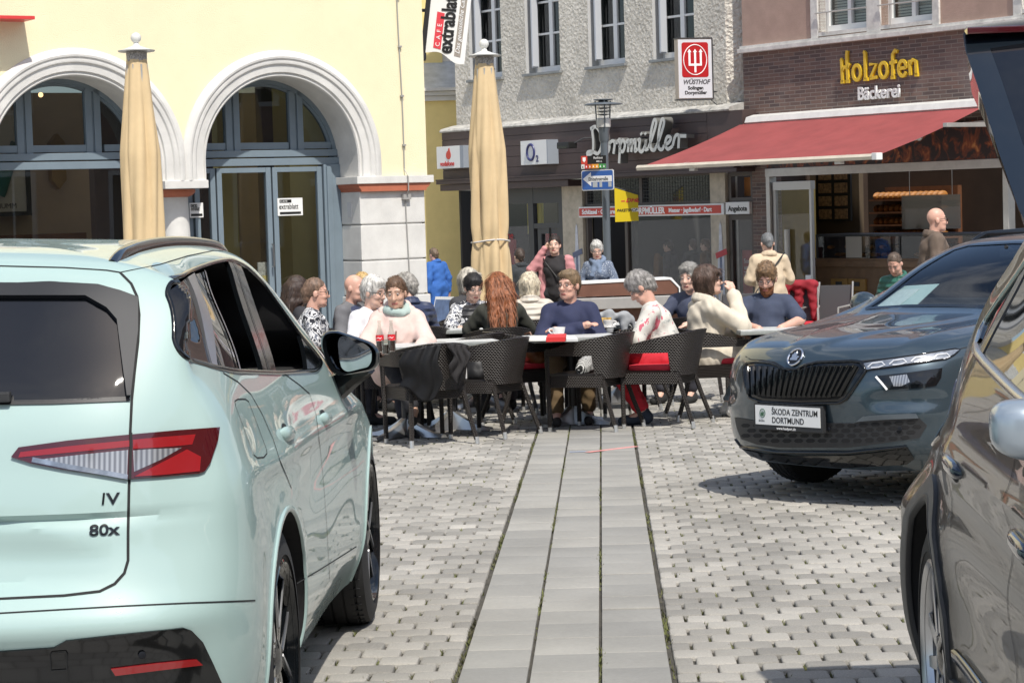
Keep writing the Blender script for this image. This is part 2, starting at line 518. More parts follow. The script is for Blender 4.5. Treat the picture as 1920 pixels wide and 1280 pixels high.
def frame_bar(mb, s0, s1, z0, z1, y=.50, dpt=.08): mb.box(s0, s1, y, y + dpt, z0, z1, .006)
def arch_window(c, doors):
    mb = MB()
    # transom, double stepped
    frame_bar(mb, c - .92, c + .92, 2.02, 2.10, .46, .12); frame_bar(mb, c - .92, c + .92, 2.115, 2.19, .48, .1)
    # outer frame follows the arch
    sweep(mb, arch_pts(c, ZC, .93, 40, -.5), [(-.0, .50), (-.055, .50), (-.06, .53), (-.085, .53), (-.085, .58)])
    for dx in (-.36, .42) if doors else (-.38, .38):
        zt = ZC + math.sqrt(.9 ** 2 - dx * dx)
        frame_bar(mb, c + dx - .085, c + dx - .012, 2.19, zt, .50); frame_bar(mb, c + dx + .012, c + dx + .085, 2.19, zt, .50); frame_bar(mb, c + dx - .015, c + dx + .015, 2.19, zt, .52)
    for s0, s1 in ((-.9, -.45), (-.30, .32), (.5, .85)):
        frame_bar(mb, c + s0, c + s1, 2.20, 2.275, .51)
    wf = mb.build('window', M_bframe, cafe)
    mb = MB(); P = arch_pts(c, ZC, .9, 40, 2.1); mb.prism([(a, b) for a, b in P], .545, .551, 'y'); mb.build('pane', M_dglass, wf)
    if doors:
        for k, (s0, s1) in enumerate(((-.86, -.61), (-.59, .065), (.085, .70))):
            mb = MB()
            wd = .06
            frame_bar(mb, c + s0, c + s0 + wd, -.45, 2.0, .47, .06); frame_bar(mb, c + s1 - wd, c + s1, -.45, 2.0, .47, .06)
            frame_bar(mb, c + s0 + wd, c + s1 - wd, 1.945, 2.0, .473, .054); frame_bar(mb, c + s0 + wd, c + s1 - wd, -.45, -.25, .473, .054)
            d = mb.build('door', M_bframe, cafe)
            mb = MB(); mb.box(c + s0 + wd, c + s1 - wd, .498, .504, -.25, 1.945); mb.build('pane', M_glass, d)
            if k < 2:
                mb = MB(); mb.tube([(c + s1 - .03, .44, .9), (c + s1 - .03, .41, .9), (c + s1 - .03, .41, 1.15), (c + s1 - .03, .44, 1.15)], .010, 8); mb.build('handle', mat('handle steel', (.5, .5, .5), .3, 1), d, smooth=True)
        mb = MB(); frame_bar(mb, c + .71, c + .92, -.5, 2.02, .44, .14); frame_bar(mb, c + .74, c + .80, -.5, 2.0, .42, .04); mb.build('jamb', M_bframe, cafe)
    else:
        mb = MB()
        frame_bar(mb, c - .9, c + .9, .15, .25, .47, .08); frame_bar(mb, c - .92, c - .84, .25, 2.02, .47, .08); frame_bar(mb, c + .80, c + .92, .25, 2.02, .47, .08)
        d = mb.build('window', M_bframe, cafe)
        mb = MB(); mb.box(c - .84, c + .80, .50, .506, .25, 2.02); mb.build('pane', M_glass, d)
        mb = MB(); mb.box(c - .92, c + .92, .3, .62, -.6, .15); mb.build('parapet', M_trim, cafe)
arch_window(AR[0][0], True); arch_window(AR[1][0], False); arch_window(AR[2][0], False)
# inside the cafe
M_inwall = mat('cafe brown wall', (.40, .30, .22), .8, var=.08, vs=2)
M_inyel = mat('cafe yellow colour', (.62, .50, .18), .8, var=.05)
M_wood = mat('dark brown wood', (.14, .06, .03), .45, var=.25, vs=12)
mb = MB(); mb.box(-9, .8, 3.6, 3.7, -.6, 3.0); mb.cur = 1
mb.box(-9, .8, .65, 3.6, -.62, -.5); mb.cur = 2
mb.box(.5, .6, .8, 3.6, -.5, 3.3); mb.box(-.95, -.72, 1.7, 1.95, -.5, 3.3); mb.box(-.15, .06, 1.9, 2.2, -.5, 3.3); mb.box(-1.9, -1.78, 2.4, 2.5, -.5, 3.3)  # yellow upright panels inside the cafe
mb.build('interior', [M_inwall, M_dark, M_inyel], cafe)
mb = MB(); mb.box(-5.5, -2.1, 2.95, 3.1, 1.25, 1.33, .01); mb.box(-5.5, -2.1, 3.0, 3.08, .3, 1.25, .01); mb.build('bench', M_wood, cafe)
mb = MB()
for s0 in (-1.25, -.45): mb.box(s0, s0 + .5, 1.15, 1.2, .30, .62, .02); mb.box(s0 + .02, s0 + .07, 1.15, 1.2, -.5, .3); mb.box(s0 + .43, s0 + .48, 1.15, 1.2, -.5, .3)
mb.build('counter_stool', M_wood, cafe)
mb = MB()
for s0, s1, y, z1 in ((-4.6, -4.2, 1.4, 3.0), (-3.9, -3.75, 2.2, 3.0), (-2.55, -2.2, 1.5, 3.0), (-1.35, -1.2, 1.3, 3.0), (-.62, -.48, 1.2, 3.0)): mb.box(s0, s1, y, y + .15, -.5, z1)
mb.box(-4.2, -2.6, 1.8, 2.5, -.5, .55, .02); mb.box(-1.5, -.3, 2.6, 3.1, -.5, .62, .02)
mb.build('pillars_and_counter', mat('dark cafe wood', (.05, .035, .028), .5), cafe)
# poster with a bottle behind the left window
pos = empty('bottle_poster', 'framed poster of a green bottle on the brown wall inside the cafe', 'poster', M=CAF.M)
M_pos = mat('poster paper', (.42, .38, .33), .6, var=.1)
mb = MB(); mb.box(-3.5, -2.62, 3.5, 3.58, 1.60, 2.75); mb.build('picture', M_pos, pos)
mb = MB(); mb.box(-2.62, -2.57, 3.46, 3.59, 1.55, 2.8); mb.box(-3.55, -3.5, 3.46, 3.59, 1.55, 2.8); mb.box(-3.5, -2.62, 3.46, 3.59, 1.55, 1.60); mb.build('frame', M_dark, pos)
mb = MB(); mb.lathe([(.001, 0), (.09, 0), (.10, .05), (.10, .32), (.04, .5), (.035, .66), (.001, .66)], (0, 0, 0), 14); mb.xf(Matrix.Translation((-2.98, 3.47, 1.80)) @ Matrix.Rotation(R(20), 4, 'Y') @ Matrix.Scale(.25, 4, (0, 1, 0)))
mb.build('bottle_picture', mat('bottle green', (.02, .09, .08), .3), pos, smooth=True)
text('lettering', 'MUMM', .085, mat('poster ink', (.06, .05, .05), .6), pos, (-3.0, 3.495, 1.64), (R(90), 0, 0))
orn = MB(); orn.prism([(-2.22, 1.85), (-2.31, 1.96), (-2.31, 2.4), (-2.22, 2.51), (-2.13, 2.4), (-2.13, 1.96)], 3.44, 3.56, 'y')
o = orn.build('wall_ornament', mat('aged brass', (.30, .19, .07), .4, .7, var=.2)); o.matrix_world = CAF.M; tag(o, 'tall six sided brass wall lantern inside the left cafe window', 'ornament')
# two small lamps glowing inside
for i, (s_, z_) in enumerate(((-3.14, 2.95), (-2.98, 2.88))):
    mb = MB(); mb.sphere((s_, 1.9, z_), .028, 10, 8); o = mb.build('ceiling_spot', mat('warm bulb', (1, .55, .25), .5, emit=6), smooth=True); o.matrix_world = CAF.M
    tag(o, 'tiny glowing ceiling spot behind the %s pane of the left cafe arch' % ('upper left', 'middle')[i], 'lamp')
# window lettering sheets
M_white = mat('white sheet', (.78, .78, .76), .5)
M_ink = mat('black ink', (.012, .012, .012), .5)
def cafe_notice(s0, s1, z0, z1, lab, y=.46):
    t = empty('window_notice', lab, 'notice', M=CAF.M, group='cafe notices on the glass')
    mb = MB(); mb.box(s0, s1, y, y + .008, z0, z1); mb.build('sheet', M_white, t)
    w_ = s1 - s0
    mb = MB(); mb.box(s0 + w_ * .08, s0 + w_ * .55, y - .003, y - .0005, z1 - .05, z1 - .016); mb.box(s0 + w_ * .08, s1 - w_ * .08, y - .003, y - .0005, z0 + .016, z0 + .042); mb.build('black_bar', M_ink, t)
    text('title', 'extrablatt', (z1 - z0) * .42, M_ink, t, (s0 + .015, y - .003, z0 + .075), (R(90), 0, 0), .001, sx=w_ / .42)
    text('small_title', 'CAFE', .032, M_white, t, (s0 + w_ * .10, y - .006, z1 - .046), (R(90), 0, 0), .001, spacing=1.3)
cafe_notice(-.82, -.51, 1.46, 1.655, 'small cafe notice with black lettering stuck on the right hand door glass')
cafe_notice(-1.88, -1.72, 1.47, 1.63, 'small cafe notice on the narrow glass beside the white column')
mb = MB(); mb.box(-1.02, -.80, .60, .62, .66, .95); o = mb.build('newspaper', mat('newsprint', (.5, .49, .44), .8, var=.5, vs=25)); o.matrix_world = CAF.M; tag(o, 'folded newspaper on display low behind the cafe door glass', 'newspaper')
mb = MB(); mb.box(-1.0, -.82, .59, .598, .70, .80); p = mb.build('photo', M_inyel, o)
# red canopy box high on the wall
mb = MB(); mb.box(-9, -3.83, -.32, 0, 3.51, 3.545, .004); o = mb.build('wall_ledge', mat('red metal', (.62, .05, .05), .4)); o.matrix_world = CAF.M; tag(o, 'thin red metal ledge high on the cream cafe wall', 'ledge')
# lightning cable
mb = MB(); pts = [(.515 + .03 * math.sin(z * 3) * .2 + (4.6 - z) * .012, -.014 - (.08 if 1.69 < z < 1.9 else 0), z) for z in np.arange(6.5, .6, -.08)]
mb.tube(pts, .007, 6)
for z in (2.2, 2.75, 3.3, 3.85): mb.box(.52 + (4.6 - z) * .012 - .02, .52 + (4.6 - z) * .012 + .02, -.03, 0, z, z + .02)
mb.box(.50, .60, -.05, -.002, 1.60, 1.66)
mb.build('lightning_cable', M_cable, cafe, smooth=True)
mb = MB(); mb.prism([(-.012, .0), (.06, .0), (.075, .1), (.075, .17), (-.02, .17), (-.02, .1)], 0, .01, 'x'); mb.xf(Matrix.Translation((-.038, .22, 1.42))); o = mb.build('plaque', mat('white plaque', (.6, .6, .6), .5)); o.matrix_world = CAF.M; tag(o, 'small white shield plaque on the shaded side of the pilaster', 'plaque')

# hanging banner sign: cafe extrablatt
bo = AT(842, 60, 26.2)
ban = empty('banner_sign', 'white hanging cafe banner with red CAFE strip at the corner of the cream building', 'sign', M=Matrix.Translation(Vector(bo)) @ Matrix.Rotation(R(8), 4, 'Y') @ Matrix.Rotation(R(-8), 4, 'Z'))
mb = MB()
wv = lambda x: -.30 + .03 * math.sin((x + .21) / .42 * math.pi * 2 - .3) - .05 * (x / .21)
poly = [(x, wv(x)) for x in np.linspace(-.25, .22, 16)] + [(.22, 1.1), (-.25, 1.1)]
mb.prism(poly, -.012, .012, 'y'); mb.build('panel', mat('white sign plate', (.82, .82, .80), .35), ban)
mb = MB(); mb.prism([(-.165, -.20), (-.075, -.215), (-.07, .205), (-.16, .22)], -.016, -.0125, 'y'); mb.build('red_strip', mat('sign red', (.70, .06, .08), .4), ban)
mb = MB(); mb.prism([(.09, -.27), (.165, -.285), (.19, 1.0), (.115, 1.0)], -.016, -.0125, 'y'); mb.build('grey_strip', mat('sign taupe', (.33, .29, .25), .4), ban)
UPR = (R(90), R(-90), 0)
M_sw = mat('sign white ink', (.9, .9, .9), .4)
text('red_lettering', 'CAFE', .072, M_sw, ban, (-.092, -.019, -.185), UPR, .001, spacing=1.9)
text('black_lettering', 'extrablatt', .235, M_ink, ban, (.055, -.018, -.255), UPR, .0015, sx=.78, bold=.007)
text('script_lettering', 'Das genüssliche Café', .072, M_sw, ban, (.15, -.019, -.25), UPR, .001, shear=.35, sx=1.1)
mb = MB(); mb.box(-.31, -.25, -.02, .02, -.27, 1.1, .01); mb.tube([(-.30, 0, -.25), (-.42, .08, -.25)], .02, 8); mb.tube([(-.30, 0, .22), (-.45, .08, .22)], .02, 8)
mb.lathe([(.03, 0), (.035, .03), (.03, .09), (.001, .09)], (-.27, 0, -.36), 12); mb.build('bracket', mat('dark bracket', (.04, .04, .045), .45, .5), ban)

# ---------------------------------------------------------------- yellow building further back between the two
M_yel = mat('yellow render', (.80, .64, .27), .85, var=.06, vs=3)
yb = Facade(800, 47, 4)
yel = empty('yellow_building', 'yellow rendered house with white eaves cornice seen through the gap behind the cafe', 'building', M=yb.M)
def ypx(px, py):
    p = hit(px, py, yb.o, yb.n, BL); q = p - yb.o; return float(q @ yb.t), float(p[2])
s0, zc_ = ypx(795, 190); s1, _ = ypx(858, 190)
mb = MB(); mb.box(s0 - 3, s1 - .02, 0, 3, -1, zc_); mb.box(s0 - 3, s0 + .45, .9, 3, zc_ + .5, 9); mb.build('wall', M_yel, yel)
mb = MB()
for k, (a, b, dd) in enumerate(((0, .10, .10), (.105, .19, .18), (.195, .26, .26))): mb.box(s0 - 3, s1 + .3, -dd, .1, zc_ + a, zc_ + b, .008)
mb.box(s0 + .45, s1 + .35, .95, 1.05, zc_ + .8, zc_ + 1.3); mb.build('cornice', M_trim, yel)
mb = MB(); mb.add([(s0 - 3, -.2, zc_ + .262), (s1 + .3, -.2, zc_ + .262), (s1 + .3, 1.0, zc_ + .9), (s0 - 3, 1.0, zc_ + .9)], [(0, 1, 2, 3)]); mb.build('roof', mat('zinc roof', (.42, .45, .48), .5, .2, var=.2), yel, fix=False)
mb = MB(); mb.box(s1 + .0, s1 + .45, .2, .3, -1, 1.25); mb.build('wall_panel', mat('white poster panel', (.55, .57, .60), .5, var=.15, vs=2), yel)

# ---------------------------------------------------------------- grey stucco building with the brown shop front
def stucco(name, c, str_):
    mm = mat(name, c, .9)
    nt, b, N, L = nodes_of(mm); tc = N('ShaderNodeTexCoord')
    v = N('ShaderNodeTexNoise'); v.inputs['Scale'].default_value = 11; v.inputs['Detail'].default_value = 5; v.inputs['Roughness'].default_value = .62; v.inputs['Distortion'].default_value = .9
    L(tc.outputs['Object'], v.inputs['Vector'])
    v2 = N('ShaderNodeTexVoronoi'); v2.inputs['Scale'].default_value = 15; L(tc.outputs['Object'], v2.inputs['Vector'])
    ad = N('ShaderNodeMath'); ad.operation = 'MULTIPLY_ADD'; ad.inputs[1].default_value = .5; L(v2.outputs['Distance'], ad.inputs[0]); L(v.outputs['Fac'], ad.inputs[2])
    bp = N('ShaderNodeBump'); bp.inputs['Distance'].default_value = str_; L(ad.outputs[0], bp.inputs['Height']); L(bp.outputs['Normal'], b.inputs['Normal'])
    n3 = N('ShaderNodeTexNoise'); n3.inputs['Scale'].default_value = .9; n3.inputs['Detail'].default_value = 6; L(tc.outputs['Object'], n3.inputs['Vector'])
    rp = N('ShaderNodeValToRGB'); rp.color_ramp.elements[0].color = (*[q * .78 for q in c], 1); rp.color_ramp.elements[0].position = .35; rp.color_ramp.elements[1].color = (*c, 1); rp.color_ramp.elements[1].position = .6
    L(n3.outputs['Fac'], rp.inputs['Fac']); L(rp.outputs[0], b.inputs['Base Color'])
    return mm
M_stucco = stucco('rough stucco', (.72, .68, .60), .075)
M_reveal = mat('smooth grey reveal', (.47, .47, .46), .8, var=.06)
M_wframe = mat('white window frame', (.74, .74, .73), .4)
M_sill = mat('grey zinc sill', (.26, .27, .27), .5, .3, var=.2)
dor = empty('stucco_building', 'grey rough stucco building with white sash windows over a brown boarded shop front', 'building', M=DOR.M)
WIN = [(-8.08, -6.98), (-6.17, -5.07), (-4.18, -3.10), (-2.29, -1.15)]
ZS, ZT = 3.97, 6.3
mb = MB()
xs = [-8.62] + [q for w_ in WIN for q in w_] + [-.33]
for i, (a, b) in enumerate(zip(xs[:-1], xs[1:])):
    if i % 2 == 0: mb.add([(a, 0, 2.95), (b, 0, 2.95), (b, 0, 9), (a, 0, 9)], [(0, 1, 2, 3)])
    else:
        mb.add([(a, 0, 2.95), (b, 0, 2.95), (b, 0, ZS), (a, 0, ZS)], [(0, 1, 2, 3)])
        mb.add([(a, 0, ZT), (b, 0, ZT), (b, 0, 9), (a, 0, 9)], [(0, 1, 2, 3)])
mb.add([(-.33, 0, 2.95), (.10, .34, 2.95), (.10, .34, 9), (-.33, 0, 9)], [(0, 1, 2, 3)])
mb.add([(-8.62, 0, 2.0), (-8.62, 6, 2.0), (-8.62, 6, 9), (-8.62, 0, 9)], [(3, 2, 1, 0)])
mb.build('wall', M_stucco, dor, fix=False)
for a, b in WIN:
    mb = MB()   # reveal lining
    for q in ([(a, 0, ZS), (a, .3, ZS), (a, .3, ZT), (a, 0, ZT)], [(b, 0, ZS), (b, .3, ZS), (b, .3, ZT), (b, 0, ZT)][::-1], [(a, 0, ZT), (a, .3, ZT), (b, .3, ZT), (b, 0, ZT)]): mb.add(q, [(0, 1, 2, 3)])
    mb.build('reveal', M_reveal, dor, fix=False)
    mb = MB(); mb.box(a - .06, b + .06, -.07, .32, ZS - .05, ZS, .006); mb.build('sill', M_sill, dor)
    mb = MB(); y0 = .22
    def fb(s0, s1, z0, z1, y=y0, d=.07): mb.box(s0, s1, y, y + d, z0, z1, .005)
    fb(a, a + .07, ZS, ZT); fb(b - .07, b, ZS, ZT); fb(a + .07, b - .07, ZS, ZS + .12); fb(a + .07, b - .07, ZT - .08, ZT)
    mid = (a + b) / 2
    fb(mid - .055, mid + .055, ZS + .12, ZT - .08, y0 - .01)
    for z in (ZS + .72, ZS + 1.32): fb(a + .07, mid - .055, z, z + .04); fb(mid + .055, b - .07, z, z + .04)
    wdw = mb.build('window', M_wframe, dor)
    mb = MB(); mb.box(a + .05, b - .05, y0 + .03, y0 + .036, ZS + .05, ZT - .03); mb.build('pane', M_dglass, wdw)
    # open casement leaning into the room
    mb = MB(); c0 = a + .10
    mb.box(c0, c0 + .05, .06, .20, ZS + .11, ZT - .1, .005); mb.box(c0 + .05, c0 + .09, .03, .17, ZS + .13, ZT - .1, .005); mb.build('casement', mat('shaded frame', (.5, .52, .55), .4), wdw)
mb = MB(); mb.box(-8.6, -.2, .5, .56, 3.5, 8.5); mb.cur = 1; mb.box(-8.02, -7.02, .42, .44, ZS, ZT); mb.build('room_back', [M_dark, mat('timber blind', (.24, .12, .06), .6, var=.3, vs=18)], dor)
# ledge and fascia boards
mb = MB(); mb.prism([(0, 2.96), (-.33, 2.96), (-.34, 2.985), (-.30, 3.03), (0, 3.10)], -8.75, .10, 'x')
M_ledge = mat('weathered ledge', (.44, .43, .40), .8, var=.45, vs=7); mb.build('ledge', M_ledge, dor)
M_fas = mat('dark brown boards', (.068, .045, .042), .55, var=.12, vs=3)
mb = MB()
for z0, z1 in ((2.03, 2.20), (2.21, 2.40), (2.41, 2.60), (2.61, 2.80), (2.81, 2.965)): mb.box(-8.72, -.52, -.30, 0, z0, z1, .006)
mb.box(-8.72, .40, -.285, 0, 2.0, 2.96); mb.box(-.51, .40, -.30, -.287, 2.0, 2.96)
mb.build('fascia', M_fas, dor)
mb = MB(); mb.box(-8.8, .36, -.42, 0, 1.93, 1.998, .01); mb.box(-8.75, -4.45, -.36, 0, 1.80, 1.925, .01); mb.box(-8.8, .3, -.43, -.30, 2.0, 2.03); mb.build('canopy', M_fas, dor)
# shop front parts
M_trav = mat('travertine', (.46, .40, .31), .55, var=.22, vs=6)
M_anth = mat('anthracite frame', (.045, .047, .05), .45)
mb = MB(); mb.box(-5.10, -4.47, -.03, .25, -1, 1.80, .004); mb.build('travertine_pier', M_trav, dor)
mb = MB(); mb.box(-.80, -.40, -.03, .25, -1, 1.93, .004); mb.build('travertine_pier', M_trav, dor)
mb = MB()
def db(s0, s1, z0, z1, y=0, d=.10): mb.box(s0, s1, y, y + d, z0, z1, .005)
db(-8.05, -7.90, -1, 1.80); db(-6.25, -6.08, -1, 1.80); db(-5.25, -5.10, -1, 1.80, -.01); db(-7.9, -5.25, 1.50, 1.80, .005); db(-7.9, -6.25, -1, -.75); db(-6.08, -5.25, 1.02, 1.12, .005); db(-5.98, -5.86, -1, 1.02, .02); db(-5.36, -5.25, -1, 1.02, .02); db(-5.86, -5.36, .92, 1.02, .02); db(-5.86, -5.36, -1, -.72, .02); db(-7.8, -7.72, -1, 1.5, .005)
sf = mb.build('shop_frame', M_anth, dor)
mb = MB(); mb.box(-7.9, -5.25, .06, .066, -.9, 1.5); mb.build('pane', M_glass, sf)
M_vred = mat('phone shop red', (.45, .02, .03), .6, var=.08)
mb = MB(); mb.box(-8.6, -5.12, 2.4, 2.5, -1, 1.8); mb.cur = 1; mb.box(-6.95, -6.2, .7, .74, -.9, .95); mb.box(-5.95, -5.35, .55, .6, 1.0, 1.45); mb.box(-7.75, -7.45, .5, .55, -.9, .8); mb.box(-5.70, -5.46, .6, .64, -.9, .9); mb.cur = 2; mb.box(-8.62, -8.56, 0, 2.4, -1, 1.8); mb.cur = 3; mb.box(-7.4, -6.9, .8, .84, .9, 1.5); mb.box(-6.2, -6.05, .9, .95, -.9, 1.4)
mb.build('phone_shop_interior', [M_dark, M_vred, M_dark, mat('yellow display', (.6, .5, .12), .6)], dor)
text('window_lettering', 'vodafone', .20, M_vred, dor, (-7.72, .05, .83), (R(90), 0, 0), .001, sx=1.2)
text('display_lettering', 'vodafone', .30, mat('pale red', (.5, .25, .25), .6), dor, (-5.46, .545, 1.02), (R(90), R(-90), 0), .001)
def disc(nm, s_, z_, r_, m_, y_=.048):
    mb = MB(); mb.lathe([(.0005, -.004), (r_, -.004), (r_, .004), (.0005, .004)], (s_, y_, z_), 24, 'y'); return mb.build(nm, m_, dor)
disc('price_sticker', -7.32, .32, .20, mat('sticker red', (.6, .03, .05), .5)); disc('price_sticker', -6.02, .22, .17, mat('sticker blue', (.05, .04, .30), .5), .45); disc('price_sticker', -6.02, -.22, .15, bpy.data.materials['sticker blue'], .45)
text('sticker_lettering', '14,99', .15, M_sw, dor, (-7.49, .04, .28), (R(90), 0, 0), .001)
text('sticker_lettering', '5G', .14, mat('red ink', (.6, .05, .06), .5), dor, (-7.44, .04, .62), (R(90), 0, 0), .001)
# knife shop: door, window, grille, side window
mb = MB()
db(-4.45, -4.38, -1, 1.93, .02); db(-3.27, -3.19, -1, 1.2, .02); db(-.86, -.80, -1, 1.93, .02); db(-4.38, -.86, 1.90, 1.95, .02); db(-4.38, -.86, 1.41, 1.46, .02); db(-2.82, -2.74, 1.46, 1.90, .02); db(-3.19, -.86, -1, -.55, .02)
db(-.38, -.30, -1, 1.93, .02); db(.20, .27, -1, 1.93, .02); db(-.30, .20, 1.42, 1.50, .02); db(-.30, .20, 1.12, 1.21, .02); db(-.30, .20, 1.86, 1.93, .02)
kf = mb.build('shop_frame', mat('bronze frame', (.075, .06, .05), .45), dor)
mb = MB(); mb.box(-3.19, -.86, .06, .066, -.55, 1.2); mb.box(-.30, .20, .06, .066, -.8, 1.12); mb.build('pane', M_glass, kf)
mb = MB(); mb.box(-4.38, -.86, .09, .096, 1.46, 1.90); mb.build('transom_pane', M_dglass, kf)
mb = MB()
for s_ in np.arange(-4.36, -.86, .075): mb.box(s_ - .004, s_ + .004, .03, .038, 1.46, 1.90)
for z_ in np.arange(1.48, 1.90, .062): mb.box(-4.38, -.86, .024, .030, z_ - .004, z_ + .004)
mb.build('grille', mat('grille steel', (.03, .03, .03), .5), kf)
M_orange = mat('orange panel', (.42, .17, .05), .6, var=.12)
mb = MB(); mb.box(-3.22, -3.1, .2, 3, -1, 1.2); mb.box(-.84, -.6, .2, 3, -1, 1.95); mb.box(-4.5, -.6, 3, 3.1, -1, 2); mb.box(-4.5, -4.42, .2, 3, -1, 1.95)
mb.cur = 1; mb.box(-3.0, -.9, 1.9, 2.0, -.8, .75); mb.box(-3.1, -.9, .5, 1.9, -.56, -.5)  # grey sheet added behind the glass in place of a reflected tarpaulin
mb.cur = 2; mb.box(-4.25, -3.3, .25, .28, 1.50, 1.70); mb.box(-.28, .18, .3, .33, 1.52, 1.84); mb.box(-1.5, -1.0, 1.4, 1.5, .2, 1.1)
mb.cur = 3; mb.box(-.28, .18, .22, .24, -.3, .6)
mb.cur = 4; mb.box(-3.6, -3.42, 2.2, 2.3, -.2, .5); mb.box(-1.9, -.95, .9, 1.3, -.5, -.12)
mb.build('knife_shop_interior', [M_dark, mat('tarpaulin reflection', (.58, .57, .54), .8, var=.15, vs=3), M_orange, mat('sale poster red', (.42, .05, .05), .6, var=.1), mat('ochre counter', (.35, .20, .06), .6, var=.2)], dor)
text('poster_lettering', 'Sorgen\nums\nZukunft', .11, M_sw, dor, (-.24, .215, .38), (R(90), 0, 0), .001)
# signs on this front, each its own thing
def sign_thing(nm, lab, grp=None): return empty(nm, lab, 'sign', M=DOR.M, group=grp)
M_lbox = mat('light box white', (.72, .72, .70), .35); M_lside = mat('light box side', (.27, .30, .34), .5)
M_sred = mat('strip sign red', (.55, .055, .035), .45); M_swh = mat('strip sign white', (.75, .75, .73), .45)
t = sign_thing('shop_sign', 'long red strip sign with white shop lettering over the knife shop door and window')
mb = MB(); mb.box(-4.53, -.40, -.07, 0, 1.215, 1.41, .004); mb.build('board', M_swh, t)
mb = MB(); mb.box(-4.51, -.47, -.076, -.071, 1.243, 1.382); mb.build('red_face', M_sred, t)
text('lettering', 'Schlüssel · Gravuren', .115, M_sw, t, (-4.42, -.078, 1.275), (R(90), 0, 0), .001, bold=.004, sx=1.12)
text('large_lettering', 'DORPMÜLLER', .15, M_sw, t, (-2.97, -.078, 1.262), (R(90), 0, 0), .001, bold=.006, sx=1.04)
text('lettering', 'Messer · Jagdbedarf · Dart', .105, M_sw, t, (-1.88, -.078, 1.277), (R(90), 0, 0), .001, bold=.004, sx=1.05)
t = sign_thing('offer_sign', 'small white board reading Angebote beside the red strip sign')
mb = MB(); mb.box(-.35, .26, -.07, 0, 1.22, 1.425, .004); mb.build('board', M_swh, t)
text('lettering', 'Angebote', .122, M_ink, t, (-.28, -.073, 1.275), (R(90), 0, 0), .001, bold=.004)
t = sign_thing('light_box_sign', 'white light box with a dark blue O2 on the brown boards')
mb = MB(); mb.box(-5.66, -4.83, -.55, -.30, 2.225, 2.675, .006); mb.cur = 1; mb.box(-4.828, -4.80, -.55, -.30, 2.225, 2.675); mb.build('box', [M_lbox, M_lside], t)
M_navy = mat('navy ink', (.025, .03, .12), .4)
mb = MB(); ring = [(-5.33 + .115 * math.cos(a), -.556, 2.455 + .145 * math.sin(a)) for a in np.linspace(0, 2 * math.pi, 30)[:-1]]; mb.tube(ring, .024, 8, closed=True); mb.build('logo', M_navy, t, smooth=True)
text('lettering', '2', .17, M_navy, t, (-5.17, -.556, 2.275), (R(90), 0, 0), .003, bold=.004)
t = sign_thing('light_box_sign', 'white light box with a red teardrop mark at the left end of the brown boards')
mb = MB(); mb.box(-8.55, -7.72, -.55, -.30, 2.24, 2.675, .006); mb.cur = 1; mb.box(-7.718, -7.60, -.55, -.30, 2.24, 2.675); mb.build('box', [M_lbox, M_lside], t)
drop = [(-8.12 + .085 * math.cos(a), 2.50 + .085 * math.sin(a)) for a in np.linspace(R(100), R(400), 20)] + [(-8.07, 2.60), (-8.085, 2.645), (-8.12, 2.62)]
mb = MB(); mb.prism(drop, -.556, -.551, 'y'); mb.build('logo', M_sred, t)
text('lettering', 'vodafone', .135, mat('red letter', (.55, .03, .03), .5), t, (-8.42, -.556, 2.29), (R(90), 0, 0), .002, bold=.003)
# ---------------------------------------------------------------- brick building with the bakery
def brick_mat():
    mm = mat('brown clinker', (.15, .10, .085), .75)
    nt, b, N, L = nodes_of(mm); tc = N('ShaderNodeTexCoord'); mp = N('ShaderNodeMapping'); mp.inputs['Rotation'].default_value = (R(90), 0, 0)
    br = N('ShaderNodeTexBrick'); br.inputs['Scale'].default_value = 1; br.inputs['Brick Width'].default_value = .25; br.inputs['Row Height'].default_value = .062; br.inputs['Mortar Size'].default_value = .006; br.inputs['Bias'].default_value = -.1
    br.inputs['Color1'].default_value = (.17, .105, .085, 1); br.inputs['Color2'].default_value = (.085, .062, .06, 1); br.inputs['Mortar'].default_value = (.25, .21, .18, 1)
    L(tc.outputs['Object'], mp.inputs['Vector']); L(mp.outputs[0], br.inputs['Vector'])
    n = N('ShaderNodeTexNoise'); n.inputs['Scale'].default_value = 1.1; n.inputs['Detail'].default_value = 5; L(tc.outputs['Object'], n.inputs['Vector'])
    mx = N('ShaderNodeMix'); mx.data_type = 'RGBA'; mx.blend_type = 'MIX'; mr = N('ShaderNodeMapRange'); mr.inputs['From Min'].default_value = .52; mr.inputs['From Max'].default_value = .75; mr.inputs['To Max'].default_value = .35
    L(n.outputs['Fac'], mr.inputs['Value']); L(mr.outputs[0], mx.inputs['Factor']); L(br.outputs['Color'], mx.inputs['A']); mx.inputs['B'].default_value = (.34, .30, .28, 1); L(mx.outputs['Result'], b.inputs['Base Color'])
    bp = N('ShaderNodeBump'); bp.inputs['Distance'].default_value = .006; bp.invert = True; L(br.outputs['Fac'], bp.inputs['Height']); L(bp.outputs['Normal'], b.inputs['Normal'])
    return mm
M_brick = brick_mat()
M_pink = mat('pink plaster', (.42, .29, .235), .85, var=.14, vs=2.5, bump=.004, bs=60)
M_wtrim = mat('old white paint', (.66, .64, .60), .6, var=.22, vs=6)
M_alu = mat('aluminium', (.50, .48, .45), .4, .6, var=.1, vs=5)
bak = empty('bakery_building', 'pink plastered building with brown brick band and an open bakery shop below', 'building', M=DOR.M)
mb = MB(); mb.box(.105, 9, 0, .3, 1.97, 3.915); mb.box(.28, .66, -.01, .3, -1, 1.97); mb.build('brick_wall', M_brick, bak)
BW = [(1.98, 3.10), (3.40, 4.52), (6.3, 7.4)]
